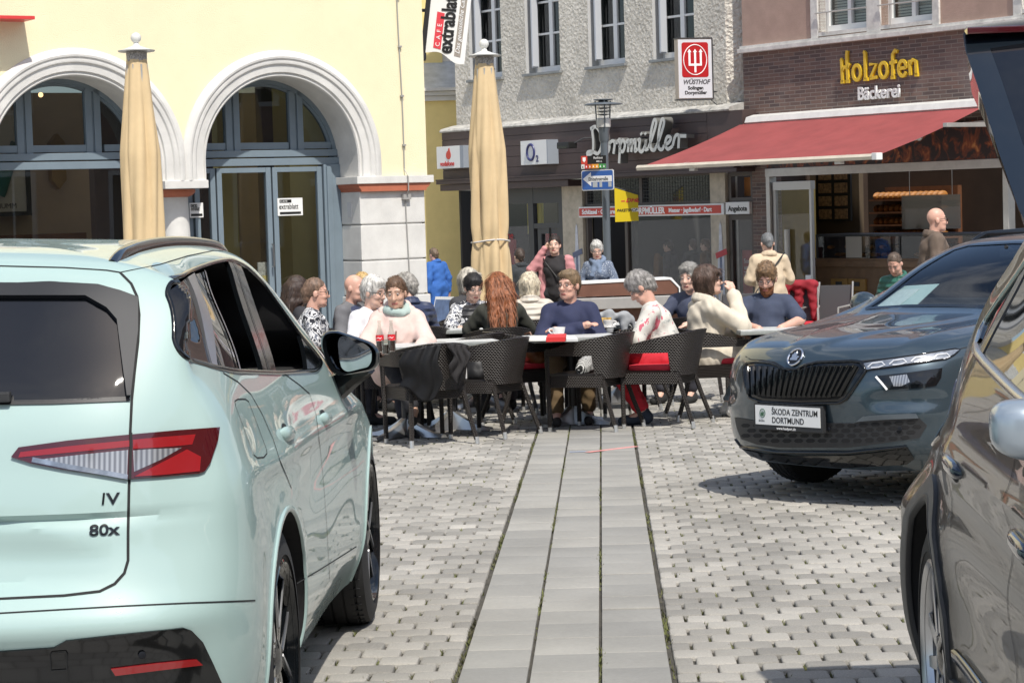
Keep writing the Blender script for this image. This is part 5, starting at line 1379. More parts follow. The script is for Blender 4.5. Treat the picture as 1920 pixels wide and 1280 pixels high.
# ---------------------------------------------------------------- black SUV with raised tailgate at the right edge
def net_black():
    n = np.array(net_mint(), float); n[..., 1] *= .946; n[..., 0] *= .979
    return n
def black_crease(P):
    x, y, z = P[..., 0], P[..., 1], P[..., 2]; s = np.sign(x); ax = np.abs(x)
    P[..., 0] *= 1 - .15 * np.clip((1.35 - y) / 1.0, 0, 1) ** 1.2 * np.clip((z - .72) / .25, 0, 1) * np.clip((ax - .3) / .3, 0, 1)
    ax = np.abs(P[..., 0])
    sd = np.clip((ax - .80) / .05, 0, 1)
    zc = .975 - .02 * (y - 1)
    P[..., 0] += s * sd * (.016 * np.exp(-np.abs((z - zc) / .028) ** 1.4) - .014 * np.exp(-((z - .84) / .06) ** 2) - .016 * np.exp(-((z - .60) / .10) ** 2) * np.clip((y - 1.35) / .3, 0, 1) * np.clip((3.1 - y) / .3, 0, 1))
    for ya in (.93, 3.55):
        rr_ = np.hypot(y - ya, z - .37); P[..., 0] += s * sd * .012 * np.exp(-((rr_ - .47) / .05) ** 2)
    return P
M_black = paint('deep black paint', (.003, .004, .0055), metal=.0, rough=.3, coat=.5)
a_ = R(3.5); bf = np.array([-math.sin(a_), -math.cos(a_)])
bO = np.array([2.02, 6.0]) - .93 * bf
black = Car('black_car', 'glossy black SUV with chrome window line and raised tailgate at the right edge', net_black(), (bO[0], bO[1], 0), bf, M_black, black_crease)
M_tint = mat('tinted glass', (.006, .007, .009), .015, 0, .5, coat=.25)
def yz(c, pts, d='P'):
    out = []
    for p in pts:
        h = c.snap(p[0], p[1], d); out.append((h[0].y, h[0].z))
    return out
def handle(c, y, z, L_=.21, m_=None, sx=1):
    o_, n = c.at(y, z, 'R'); mb = MB()
    prof = []
    for k in range(13):
        u = -1 + k / 6; r_ = max(.001, (1 - abs(u) ** 3.2)) ; prof.append((u * L_ / 2, .022 * r_ ** .45 + .001, .034 * (1 - abs(u) ** 4) ** .6))
    V = []; F = []; n_ = 10
    for (yy, hz, pr) in prof:
        for k in range(n_):
            a = 2 * math.pi * k / n_; V.append((o_.x - .012 + pr * (.55 + .45 * math.cos(a)), y + yy, z - yy * .06 + hz * math.sin(a)))
    for i in range(12):
        for k in range(n_): F.append((i * n_ + k, (i + 1) * n_ + k, (i + 1) * n_ + (k + 1) % n_, i * n_ + (k + 1) % n_))
    F += [tuple(range(n_)), tuple(12 * n_ + k for k in range(n_ - 1, -1, -1))]
    h = raw('door_handle', V, F, m_ or c.paint, c.root, smooth=True, sharp=60)
    mb = MB(); mb.sphere((0, 0, 0), .05, 18, 10, (.25, 1.3, .75)); mb.xf(Matrix.Translation((o_.x - .008, y - .01, z - .006)))
    mb.build('handle_recess', M_gap, h, smooth=True)
    return h
# mint: traced outlines in photo pixels, laid on the body
c = mint
GAP = [(225, 511), (246, 532), (257, 556), (261, 590), (259, 640), (252, 700), (247, 749), (244, 812), (242, 900), (240, 1000), (240, 1050), (233, 1074), (215, 1094), (187, 1108), (120, 1116), (0, 1122), (-279, 1125)]
c.line('panel_gap', GAP, .007, M_gap, 'P', mirror=True)
c.line('panel_gap', [(-279, 497), (0, 499), (120, 502), (200, 507), (225, 511)], .005, M_gap, 'P', mirror=True)
c.line('panel_gap', [(-279, 1153), (0, 1149), (120, 1142), (225, 1136), (350, 1130), (478, 1125)], .004, M_gap, 'P', mirror=True)
c.line('panel_gap', [(225, 511), (300, 496), (352, 480), (400, 470), (432, 470)], .003, M_gap, 'P', mirror=True)
M_blk = mat('satin black trim', (.010, .012, .017), .5, 0, .3)
sp = c.patch('spoiler', [(-279, 536), (36, 538), (95, 536), (184, 541), (225, 552), (258, 564), (258, 625), (249, 700), (243, 746), (236, 746), (228, 680), (219, 605), (200, 583), (161, 561), (-279, 561)], M_blk, 'P', .020, .03, mirror=True)
gl = c.patch('rear_window', [(-279, 561), (161, 561), (200, 583), (219, 605), (228, 680), (236, 746), (100, 752), (-279, 758)], M_tint, 'P', .004, .01, mirror=True)
c.line('window_seal', [(-279, 760), (100, 754), (243, 748)], .012, M_seal, 'P', .004, mirror=True)
o_, n_ = c.at(10, 742, 'P'); mb = MB(); mb.box(-.36, .385, -.03, -.008, -.014, .012, .006); mb.xf(Matrix.Translation((0, o_.y, o_.z))); w_ = mb.build('rear_wiper', M_matt, c.root); mb = MB(); mb.lathe([(.001, -.04), (.03, -.035), (.036, -.005), (.001, 0)], (0, o_.y, o_.z), 16, 'y'); mb.build('wiper_hub', M_matt, w_, smooth=True)
TL = [(22, 857), (36, 839), (130, 826), (244, 815), (330, 807), (408, 802), (405, 825), (392, 868), (382, 884), (371, 888), (300, 894), (242, 898), (120, 881), (60, 869)]
tl = c.patch('tail_light', TL, M_lred, 'P', .008, .02, mirror=True, step=6)
for nm, P_, m_, of in (('light_strip', [(40, 848), (130, 837), (242, 826), (242, 838), (130, 849), (36, 858)], M_lbright, .0095), ('light_strip', [(248, 825), (300, 820), (364, 815), (358, 834), (300, 839), (248, 842)], M_lbright, .0095), ('clear_lens', [(72, 862), (160, 852), (239, 844), (237, 892), (130, 876)], M_lclear, .0095), ('clear_lens', [(248, 845), (290, 842), (338, 840), (300, 862), (250, 885)], M_lclear, .0095), ('light_wedge', [(250, 894), (300, 868), (348, 843), (374, 857), (372, 884), (300, 891)], M_lbright, .0105)):
    c.patch(nm, P_, m_, 'P', of, .003, parent=tl, step=6)
c.line('lens_edge', [(62, 862), (130, 876), (200, 888), (238, 895)], .012, M_lwhite, 'P', .0105, parent=tl)
c.line('light_gap', [(244, 812), (243, 860), (242, 900)], .007, M_gap, 'P', .0115, parent=tl)
for x0, ch, sx_ in ((189, 'I', 1.0), (200, 'V', 1.25)): c.text_on('badge_letter', ch, .038, M_gloss, x0, 945, sx_, .1 if ch == 'I' else 0, .0008)
c.text_on('badge_letter', '80x', .036, M_gloss, 167, 1004, 1.28, 0, .0008)
BT = [(-279, 1223), (0, 1219), (101, 1212), (124, 1199), (220, 1188), (319, 1178), (342, 1175), (357, 1180), (378, 1202), (396, 1240), (412, 1276), (440, 1345), (-279, 1345)]
bt = c.patch('bumper_trim', BT, M_gloss, 'P', .006, .02, mirror=True)
c.patch('reflector', [(208, 1250), (216, 1263), (290, 1254), (376, 1244), (364, 1233), (290, 1240)], M_lbright, 'P', .011, .004, parent=bt)
c.line('tow_cover', [(95, 1224), (98, 1219), (124, 1217), (127, 1222), (126, 1252), (96, 1254), (95, 1224)], .003, M_gap, 'P', .009, parent=bt)
a_, n_ = c.at(265, 1224, 'P', .009); mb = MB(); mb.lathe([(.0095, 0), (.0095, .0025), (.0075, .0035), (.0001, .003)], n=18); mb.xf(Matrix.Translation(a_) @ n_.to_track_quat('Z', 'Y').to_matrix().to_4x4()); mb.build('parking_sensor', M_blk, bt, smooth=True)
# side windows: real openings
DLO = [(341, 667), (328, 645), (313, 548), (317, 534), (352, 509), (400, 492), (432, 486), (462, 500), (490, 527), (524, 574), (562, 627), (604, 678), (594, 694), (520, 699), (442, 696), (394, 687)]
dl = yz(c, round_poly(DLO, 13))
c.cut_box(dl, .30, 1.3, 'x'); c.cut_box(dl, -1.3, -.30, 'x')
for ya in (.985, 3.75):
    ring = [(ya + .405 * math.cos(a), .385 + .405 * math.sin(a)) for a in np.linspace(0, 2 * math.pi, 49)[:-1]]
    c.cut_box(ring, .58, 1.3, 'x'); c.cut_box(ring, -1.3, -.58, 'x')
body = c.finish([c.paint, M_cabin])
c.line('window_frame', dl, .013, M_gloss, 'R', closed=True, mirror=True, thick=.006)
qg = yz(c, [(318, 543), (351, 521), (398, 684), (362, 677), (333, 661), (329, 645)])
c.patch('quarter_window', [(318, 543), (351, 521), (398, 684), (362, 676), (334, 659)], M_tint, 'P', -.003, .004, mirror=True, step=5)
rq = yz(c, [(366, 514), (386, 507), (452, 692), (408, 687)])
c.patch('rear_door_glass', rq, M_tint, 'R', -.008, .006, mirror=True)
c.patch('window_pillar', yz(c, [(351, 520), (364, 512), (407, 689), (398, 686)]), M_satin, 'R', .002, .012, mirror=True)
c.line('glass_edge', yz(c, [(386, 507), (420, 600), (452, 692)]), .012, M_satin, 'R', -.002, mirror=True)
c.patch('window_pillar', yz(c, [(426, 488), (446, 490), (518, 698), (494, 698)]), M_gloss, 'R', .001, .015, mirror=True)
c.line('pillar_seam', yz(c, [(435, 489), (470, 590), (504, 698)]), .006, M_gap, 'R', .003)
c.patch('mirror_corner', yz(c, [(562, 627), (604, 678), (594, 694), (576, 695)]), M_gloss, 'R', .001, .015, mirror=True)
# cabin: seats, dash, wheel
M_seat = mat('grey seat cloth', (.045, .045, .047), .9)
for (x, y) in ((.42, 1.25), (.42, 2.15), (-.42, 1.25), (-.42, 2.15)):
    mb = MB(); sg_ = 1 if x > 0 else -1
    mb.box(x * .86 - .02, x + .12, y - .10, y + .02, 1.0, 1.24, .03); mb.box(x * .9, x + .09, y - .10, y - .02, 1.26, 1.42, .03)
    mb.build('seat', M_seat, c.root)
c.line('panel_gap', [(418, 699), (446, 716), (470, 739), (491, 776), (512, 824), (524, 862), (536, 890), (546, 915)], .0045, M_gap, 'P', mirror=True)
c.line('panel_gap', [(532, 700), (562, 722), (580, 738), (592, 775), (600, 840), (606, 900), (612, 980), (618, 1085)], .0045, M_gap, 'P', mirror=True)
c.line('panel_gap', [(556, 1093), (600, 1067), (640, 1042), (668, 1024)], .004, M_gap, 'P', mirror=True)
c.line('fuel_flap_gap', [(440, 752), (446, 748), (460, 748), (466, 753), (499, 842), (500, 850), (494, 857), (482, 858), (475, 852), (441, 760), (440, 752)], .0035, M_gap, 'P')
handle(c, 1.20, .992); handle(c, 2.17, .958)
c.patch('windscreen', [(.60, 1.085), (.43, 1.455), (.2, 1.475), (-.2, 1.475), (-.43, 1.455), (-.60, 1.085), (-.3, 1.07), (.3, 1.07)], M_tint, 'F', .002, .004, step=.05)
# roof rails
def roof_rail(c, x, y0, y1, n, lift, w_, m_, xs=0):
    V0 = []
    for k in range(n + 1):
        u = k / n; y = y0 + (y1 - y0) * u; xx = x + xs * (2 * u - 1) ** 2
        h = c.cast(xx, y, 'T'); e = min(1, min(u, 1 - u) / .10); e = math.sin(e * math.pi / 2)
        V0.append((h[0].x, h[0].y, h[0].z - .008, h[0].z + .004 + lift * e))
    for sx in (1, -1):
        V = []; F = []
        for (a, b, z0, z1) in V0:
            zm = z0 + (z1 - z0) * .45
            for dx_, z in ((w_ * 1.25, z0), (w_ * 1.1, zm), (w_ * .75, z1 - .006), (w_ * .3, z1), (-w_ * .3, z1), (-w_ * .75, z1 - .006), (-w_ * 1.1, zm), (-w_ * 1.25, z0)): V.append(((a + dx_) * sx, b, z))
        for i in range(n):
            for j in range(7): F.append((i * 8 + j, i * 8 + j + 1, i * 8 + 9 + j, i * 8 + 8 + j))
        F += [tuple(range(8)), tuple(n * 8 + j for j in range(7, -1, -1))]
        o = raw('roof_rail', V, F, m_, c.root); bm = bmesh.new(); bm.from_mesh(o.data); bmesh.ops.recalc_face_normals(bm, faces=bm.faces[:]); bm.to_mesh(o.data); bm.free()
        o.data.shade_smooth(); o.data.set_sharp_from_angle(angle=R(50))
roof_rail(c, .575, .44, 2.42, 40, .020, .015, M_gloss, .01)
for y in (.985, 3.75):
    for sd in (1, -1): wheel(c, .925, y, .372, .25, .270, 'twin', side=sd)
# arch lips
for y in (.985, 3.75):
    pts = [(y + .41 * math.cos(a), .385 + .41 * math.sin(a)) for a in np.linspace(R(-22), R(202), 40)]
    c.line('arch_lip', pts, .018, c.paint, 'R', mirror=True, thick=.006)
# door mirror seen from behind
def plane_y(c, pts, y):
    out = []
    o_ = c.Mi @ Vector(CP)
    for p in pts:
        r_ = c.Mi.to_3x3() @ Vector(ray(*p)); k = (y - o_.y) / r_.y; q = o_ + r_ * k; out.append((q.x, q.z))
    return out
OUT = round_poly(plane_y(c, [(601, 648), (604, 624), (628, 619), (664, 631), (698, 643), (711, 658), (709, 684), (698, 694), (640, 706), (622, 698), (612, 680)], 2.72), .03)
INN = round_poly(plane_y(c, [(634, 640), (640, 629), (658, 632), (686, 644), (698, 655), (698, 676), (692, 687), (652, 697), (641, 690), (636, 668)], 2.72), .02)
ctr = np.mean(OUT, 0)
for sx in (1, -1):
    mir = bpy.data.objects.new('door_mirror', None); COL.objects.link(mir); mir.parent = c.root
    V = []; F = []; n_ = len(OUT)
    for (sc_, dy) in ((.80, .022), (.93, 0), (1.0, .015), (1.02, .04), (.98, .08), (.85, .12), (.55, .15), (.1, .16)):
        for p in OUT: q = ctr + (np.array(p) - ctr) * sc_; V.append((q[0] * sx, 2.70 + dy, q[1]))
    for l in range(7):
        for i in range(n_): F.append((l * n_ + i, l * n_ + (i + 1) % n_, (l + 1) * n_ + (i + 1) % n_, (l + 1) * n_ + i))
    o = raw('housing', V, F, M_gloss, mir, smooth=True, sharp=40); bm = bmesh.new(); bm.from_mesh(o.data); bmesh.ops.recalc_face_normals(bm, faces=bm.faces[:]); bm.to_mesh(o.data); bm.free()
    mb = MB(); mb.prism([(p[0] * sx, p[1]) for p in INN], 2.706, 2.712, 'y'); tilt = Matrix.Translation((ctr[0] * sx, 2.71, ctr[1])) @ Matrix.Rotation(R(-4 * sx), 4, 'Z') @ Matrix.Translation((-ctr[0] * sx, -2.71, -ctr[1])); mb.xf(tilt)
    mb.build('mirror_glass', mat('mirror silver', (.9, .92, .93), .01, 1.0) if sx > 0 else bpy.data.materials['mirror silver'], mir)
    mb = MB(); mb.tube([(.90 * sx, 2.84, 1.02), (.96 * sx, 2.82, 1.06), (1.02 * sx, 2.78, 1.10)], [.05, .04, .035], 10); mb.build('arm', M_gloss, mir, smooth=True)
# grey SUV: front details (traced outlines laid on the body)
c = grey
GRL = [(1396, 690), (1402, 681), (1420, 679), (1446, 681), (1460, 686), (1474, 693), (1496, 693), (1512, 685), (1534, 680), (1598, 678), (1616, 680), (1624, 695), (1605, 722), (1588, 747), (1574, 755), (1500, 757), (1430, 753), (1408, 745), (1400, 722)]
gr = c.patch('grille', GRL, M_gloss, 'P', .006, .02, step=7)
c.patch('grille_mesh', [(1403, 690), (1412, 686), (1446, 687), (1474, 699), (1498, 699), (1535, 687), (1600, 686), (1612, 690), (1582, 741), (1572, 748), (1500, 750), (1432, 746), (1412, 738), (1406, 718)], M_cabin, 'P', .008, .004, parent=gr, step=7)
def grille_bars():
    n = 19
    for k in range(n):
        u = k / (n - 1)
        xt = 1405 + (1606 - 1405) * u; xb = 1409 + (1576 - 1409) * u
        v = abs(xt - 1485); yt = 688 + max(0, 11 - v * .28); yb = 738 + 6 * min(1, u * 3) - 2 * (u > .9)
        pts = [(xt + (xb - xt) * t, yt + (yb - yt) * t) for t in np.linspace(0, 1, 8)]
        V = []; F = []
        for (a, b) in pts:
            p, nn = c.at(a, b, 'P')
            side = Vector((1, 0, 0)) - nn * nn.x; side.normalize()
            V += [p + side * .017 + nn * .008, p + side * .011 + nn * .030, p + nn * .036, p - side * .011 + nn * .030, p - side * .017 + nn * .008]
        for i in range(7):
            for j in range(4): F.append((i * 5 + j, (i + 1) * 5 + j, (i + 1) * 5 + j + 1, i * 5 + j + 1))
        F += [(0, 1, 2, 3, 4), (39, 38, 37, 36, 35)]
        raw('grille_bar', V, F, M_gloss, gr, smooth=True, sharp=50)
grille_bars()
c.line('grille_frame', GRL, .018, M_gloss, 'P', parent=gr, closed=True, thick=.016)
c.line('panel_gap', [(1398, 668), (1408, 674), (1430, 675), (1453, 679), (1472, 690), (1498, 690), (1517, 681), (1560, 679), (1613, 677), (1690, 669), (1800, 654), (1860, 640)], .006, M_gap, 'P')
UL = [(1616, 681), (1640, 677), (1715, 667), (1790, 655), (1800, 656), (1788, 666), (1774, 673), (1692, 685), (1621, 695)]
ul = c.patch('daytime_lamp', UL, M_lwhite, 'P', .007, .02, step=5)
M_drl = mat('lamp light guide', (.48, .50, .54), .3)
for k in range(4):
    x0 = 1628 + k * 40; y0 = 686 - k * 5.2
    c.line('light_element', [(x0, y0 + 3), (x0 + 8, y0 - 4), (x0 + 26, y0 - 6.5), (x0 + 32, y0 - 1), (x0 + 20, y0 + 3), (x0 + 6, y0 + 4)], .008, M_drl, 'P', .010, parent=ul)
c.line('lamp_rim', UL, .009, M_gloss, 'P', parent=ul, closed=True, thick=.010)
HL = [(1643, 705), (1700, 699), (1766, 690), (1764, 708), (1755, 722), (1734, 726), (1664, 730)]
hl = c.patch('headlight', HL, M_gloss, 'P', .007, .02, step=6)
c.patch('reflector_bowl', [(1668, 706), (1700, 702), (1706, 716), (1690, 724), (1676, 724)], M_lclear, 'P', .009, .003, parent=hl, step=4)
c.patch('projector_lens', [(1708, 703), (1745, 698), (1752, 706), (1744, 718), (1722, 722), (1710, 716)], M_tint, 'P', .010, .003, parent=hl, step=4)
c.line('lamp_edge', [(1643, 706), (1653, 717), (1664, 730)], .012, M_sw, 'P', .009, parent=hl)
LG = [(1379, 782), (1395, 784), (1416, 788), (1500, 792), (1602, 793), (1619, 783), (1700, 778), (1718, 778), (1738, 797), (1724, 820), (1650, 831), (1591, 838), (1461, 838), (1420, 832), (1391, 822), (1383, 802)]
lg = c.patch('lower_grille', LG, M_matt, 'P', .006, .02, step=8)
for j in range(4):       # honeycomb rows
    for k in range(15):
        x0 = 1400 + k * 22 + (j % 2) * 11; y0 = 797 + j * 9.5 - max(0, (x0 - 1600)) * .06
        hx = [(x0 - 9, y0), (x0 - 5, y0 - 3.5), (x0 + 5, y0 - 3.5), (x0 + 9, y0), (x0 + 5, y0 + 3.5), (x0 - 5, y0 + 3.5)]
        if all(inside(LG, *q) for q in hx): c.patch('honeycomb_cell', hx, M_cabin, 'P', .0075, .001, parent=lg, step=30, skirt=False)
for (px_, py_) in ((1556, 804), (1688, 803)):
    p, nn = c.at(px_, py_, 'P', .010); mb = MB(); mb.lathe([(.012, 0), (.012, .004), (.009, .005), (.0001, .0045)], n=16); mb.xf(Matrix.Translation(p) @ nn.to_track_quat('Z', 'Y').to_matrix().to_4x4()); mb.build('parking_sensor', M_blk, lg, smooth=True)
c.patch('brow_trim', [(1606, 790), (1619, 780), (1660, 777), (1717, 775), (1722, 783), (1660, 785), (1615, 789)], mat('dark silver trim', (.16, .19, .22), .3, .7), 'P', .012, .012, step=6)
LIP = [(1371, 830), (1384, 838), (1430, 848), (1489, 853), (1593, 852), (1650, 846), (1702, 838), (1714, 858), (1700, 868), (1585, 874), (1500, 868), (1430, 859), (1388, 846)]
c.patch('front_splitter', LIP, M_gloss, 'P', .010, .02, step=7)
c.line('splitter_edge', [(1374, 829), (1390, 836), (1461, 846), (1591, 847), (1700, 836)], .014, M_gloss, 'P', thick=.016)
# dealer plate
pl = bpy.data.objects.new('number_plate', None); COL.objects.link(pl); pl.parent = c.root
pp, _ = c.at(1476, 779, 'P'); yy = 4.262; zz = .497; x0 = 0.015
M_pl = mat('plate white', (.80, .80, .78), .35)
mb = MB(); mb.box(x0 - .275, x0 + .275, yy - .03, yy, zz - .085, zz + .066, .006); mb.build('holder', M_matt, pl)
mb = MB(); mb.box(x0 - .26, x0 + .26, yy + .0005, yy + .003, zz - .055, zz + .055); mb.build('plate_face', M_pl, pl)
RF = (R(90), 0, R(180))
text('lettering', 'ŠKODA ZENTRUM', .048, M_ink, pl, (x0 + .125, yy + .0035, zz + .006), RF, .0005, sx=.93, bold=.0006)
text('lettering', 'DORTMUND', .048, M_ink, pl, (x0 + .125, yy + .0035, zz - .042), RF, .0005, sx=.93, bold=.0006)
text('web_lettering', 'www.huelpert.de', .022, M_sw, pl, (x0 + .09, yy + .001, zz - .079), RF, .0005)
text('small_lettering', 'ŠKODA', .014, M_ink, pl, (x0 + .232, yy + .0035, zz - .038), RF, .0005)
M_green = mat('emblem green', (.04, .12, .06), .5)
mb = MB(); mb.tube([(x0 + .20 + .021 * math.cos(a), yy + .0035, zz + .010 + .024 * math.sin(a)) for a in np.linspace(0, 2 * math.pi, 25)[:-1]], .0022, 5, closed=True)
mb.prism([(x0 + .212, zz - .006), (x0 + .190, zz - .006), (x0 + .190, zz + .004), (x0 + .186, zz + .022), (x0 + .196, zz + .012), (x0 + .204, zz + .026), (x0 + .206, zz + .010), (x0 + .214, zz + .016)], yy + .0032, yy + .0045, 'y'); mb.build('emblem', M_green, pl)
# round badge on the bonnet lip
p, nn = c.at(0.0, .825, 'F'); bd = bpy.data.objects.new('bonnet_badge', None); COL.objects.link(bd); bd.parent = c.root
Mx = Matrix.Translation(p + nn * .002) @ nn.to_track_quat('Z', 'Y').to_matrix().to_4x4()
up_ = Mx.to_3x3() @ Vector((0, 1, 0)); ang = 0 if up_.z > 0 else math.pi; Mx = Mx @ Matrix.Rotation(ang, 4, 'Z')
def mbx(fn, nm, m_, parent=bd):
    mb = MB(); fn(mb); mb.xf(Mx); return mb.build(nm, m_, parent, smooth=True, sharp=30)
mbx(lambda m_: m_.lathe([(.0001, .004), (.046, .004), (.048, .007), (.050, .010), (.056, .010), (.059, .006), (.059, 0)], n=36), 'ring', M_chrome)
mbx(lambda m_: m_.lathe([(.0001, .0062), (.046, .0062)], n=36), 'field', M_gloss)
mbx(lambda m_: m_.prism([(-.030, -.022), (.026, -.022), (.026, -.006), (.038, .0), (.022, .006), (.010, .002), (.016, .030), (.004, .024), (.002, .034), (-.008, .024), (-.012, .030), (-.018, .016), (-.026, .012), (-.022, -.004), (-.030, -.010)], .0062, .0085, 'z'), 'emblem', M_chrome)
# windscreen opening, dash, wheel, seats
WS = [(.60, 1.045), (.57, 1.10), (.44, 1.385), (.36, 1.412), (0, 1.42), (-.36, 1.412), (-.44, 1.385), (-.57, 1.10), (-.60, 1.045), (-.3, 1.06), (0, 1.065), (.3, 1.06)]
c.cut_box([(x, z) for x, z in WS], 1.55, 3.4, 'y')
for ya in (.72, 3.37):
    ring = [(ya + .375 * math.cos(a), .34 + .375 * math.sin(a)) for a in np.linspace(0, 2 * math.pi, 49)[:-1]]
    c.cut_box(ring, .50, 1.3, 'x'); c.cut_box(ring, -1.3, -.50, 'x')
c.finish([c.paint, M_cabin])
c.patch('windscreen', WS, M_screen, 'F', -.001, .004, step=.04, skirt=False)
c.line('screen_frame', WS, .035, M_gloss, 'F', .003, closed=True)
M_dash = mat('dash plastic', (.02, .021, .023), .6)
mb = MB(); mb.box(-.66, .66, 2.50, 2.95, .98, 1.062, .03); mb.box(-.66, .66, 2.42, 2.55, .80, 1.09, .03); mb.build('dashboard', M_dash, c.root)
st = MB(); Mw_ = Matrix.Translation((-.36, 2.34, 1.08)) @ Matrix.Rotation(R(-62), 4, 'X')
st.tube([(.18 * math.cos(a), .18 * math.sin(a), 0) for a in np.linspace(0, 2 * math.pi, 40)[:-1]], .016, 8, closed=True)
for a in (0, 180, 270): st.tube([(0, 0, -.01), (.175 * math.cos(R(a)), .175 * math.sin(R(a)), 0)], .014, 6)
st.sphere((0, 0, -.01), .05, 12, 8, (1, 1, .4)); st.xf(Mw_); st.build('steering_wheel', M_gloss, c.root, smooth=True)
for x in (.36, -.36):
    mb = MB(); mb.box(x - .24, x + .24, 1.66, 1.80, .8, 1.22, .05); mb.box(x - .13, x + .13, 1.66, 1.76, 1.25, 1.39, .04); mb.build('seat', M_seat, c.root)
mb = MB(); mb.box(-.11, .11, 2.30, 2.33, 1.33, 1.39, .012); mb.tube([(0, 2.33, 1.37), (0, 2.40, 1.40)], .012, 6); mb.build('inside_mirror', M_dash, c.root)
# price sheets standing on the dash behind the screen
def ws_sheet(nm, quad, inset, m_, lab):
    pts = []
    for q in quad:
        h = c.cast(q[0], q[1], 'P'); pts.append(c.M @ (h[0] - h[1] * inset))
    n = (pts[1] - pts[0]).cross(pts[3] - pts[0]).normalized() * .0015
    V = [p + n for p in pts] + [p - n for p in pts]
    o = raw(nm, V, [(0, 1, 2, 3), (7, 6, 5, 4), (0, 4, 5, 1), (1, 5, 6, 2), (2, 6, 7, 3), (3, 7, 4, 0)], m_); return tag(o, lab, 'sheet')
M_sheet = mat('pale sheet', (.62, .74, .70), .6); M_sheet2 = mat('white print', (.80, .84, .80), .6, var=.12, vs=45)
ws_sheet('price_sheet', [(1626, 578), (1707, 572), (1757, 525), (1690, 529)], .030, M_sheet, 'pale green price sheet lying behind the windscreen of the grey car')
ws_sheet('info_sheet', [(1632, 576), (1676, 573), (1722, 536), (1683, 538)], .022, M_sheet2, 'white printed sheet on top of the pale green one behind the windscreen')
roof_rail(c, .52, .55, 2.10, 26, .040, .015, M_gloss, .01)
for y, stv in ((.72, 0), (3.37, R(-4))):
    for sd in (1, -1): wheel(c, .865, y, .335, .22, .235, 'single', stv, sd)
for y in (.72, 3.37):
    pts = [(y + .38 * math.cos(a), .34 + .38 * math.sin(a)) for a in np.linspace(R(-20), R(200), 36)]
    c.line('arch_lip', pts, .03, M_matt, 'R', mirror=True, thick=.006)
sw_ = [(1.0, 1.02), (1.25, 1.30), (1.5, 1.38), (2.0, 1.37), (2.35, 1.22), (2.66, 1.06), (2.2, 1.05)]
c.patch('side_window', sw_, M_tint, 'R', .002, .006, mirror=True)
for sx in (1, -1):
    mb = MB(); mb.sphere((.99 * sx, 2.62, 1.06), .10, 16, 12, (1.1, .6, .75)); mb.tube([(.84 * sx, 2.66, 1.0), (.95 * sx, 2.63, 1.03)], .03, 8); mb.build('door_mirror', c.paint, c.root, smooth=True)
handle(c, 1.2, .90); handle(c, 2.1, .88)
# black SUV: side details
c = black
M_hblue = paint('handle paint', (.012, .02, .04), metal=.3, rough=.2)
M_clad = mat('dusty grey cladding', (.085, .085, .082), .5, var=.15, vs=20)
M_lsil = mat('satin chrome line', (.62, .61, .58), .22, .95)
DL = [(1.14, 1.272), (1.20, 1.335), (1.36, 1.435), (1.55, 1.478), (2.1, 1.490), (2.5, 1.445), (2.9, 1.315), (3.22, 1.145), (3.18, 1.115), (2.6, 1.145), (2.1, 1.172), (1.5, 1.213), (1.25, 1.235)]
TR = [(-.5, .76), (.10, .77), (.20, .90), (.42, 1.15), (.72, 1.44), (.80, 1.80), (-.5, 1.80)]
c.cut_box([(-.5, 1.02), (.42, 1.02), (.62, 1.2), (.95, 1.45), (1.08, 1.56), (1.1, 1.8), (-.5, 1.8)], -1.2, 1.2, 'x')
for s0, s1 in ((-.575, .575),):
    c.cut_box([(y, z) for y, z in TR], s0, s1, 'x')
for ya in (.93, 3.55):
    ring = [(ya + .405 * math.cos(a), .385 + .405 * math.sin(a)) for a in np.linspace(0, 2 * math.pi, 49)[:-1]]
    c.cut_box(ring, .56, 1.3, 'x'); c.cut_box(ring, -1.3, -.56, 'x')
c.finish([c.paint, M_cabin])
c.patch('side_window', DL, M_tint, 'R', .001, .006, mirror=True)
c.line('window_chrome', DL[-1:] + DL[:1] + DL[1:5], .020, M_gloss, 'R', mirror=True, thick=.006)
lowline = [(3.2, 1.108), (2.6, 1.132), (2.1, 1.158), (1.5, 1.198), (1.22, 1.222), (1.10, 1.250), (1.09, 1.275), (1.16, 1.345), (1.34, 1.452), (1.55, 1.497)]
c.line('window_chrome', lowline, .026, M_lsil, 'R', mirror=True, thick=.010)
for y0, y1 in ((1.38, 1.44), (2.20, 2.30)):
    P_ = [(y0, 1.205 - (y0 - 1.5) * .06), (y1, 1.205 - (y1 - 1.5) * .06), (y1 - .05, 1.485 if y0 > 2 else 1.44), (y0 - .06, 1.485 if y0 > 2 else 1.42)]
    c.patch('window_pillar', P_, M_gloss, 'R', .004, .006, mirror=True)
c.line('panel_gap', [(1.36, 1.20), (1.30, 1.08), (1.34, .90), (1.42, .78)], .005, M_gap, 'R', mirror=True)
c.line('panel_gap', [(2.25, 1.16), (2.30, .90), (2.30, .36)], .005, M_gap, 'R', mirror=True)
c.line('panel_gap', [(.36, .95), (.46, .80), (.50, .72)], .004, M_gap, 'R', mirror=True)
c.line('fuel_flap_gap', [(.92 + .075 * math.cos(a) * (1 + .2 * math.sin(2 * a)), 1.10 + .07 * math.sin(a)) for a in np.linspace(0, 2 * math.pi, 22)], .004, M_gap, 'R')
c.patch('tail_light', [(.20, .86), (.52, .93), (.60, 1.00), (.36, 1.08), (.20, 1.06)], M_lred, 'R', .006, .02, mirror=True)
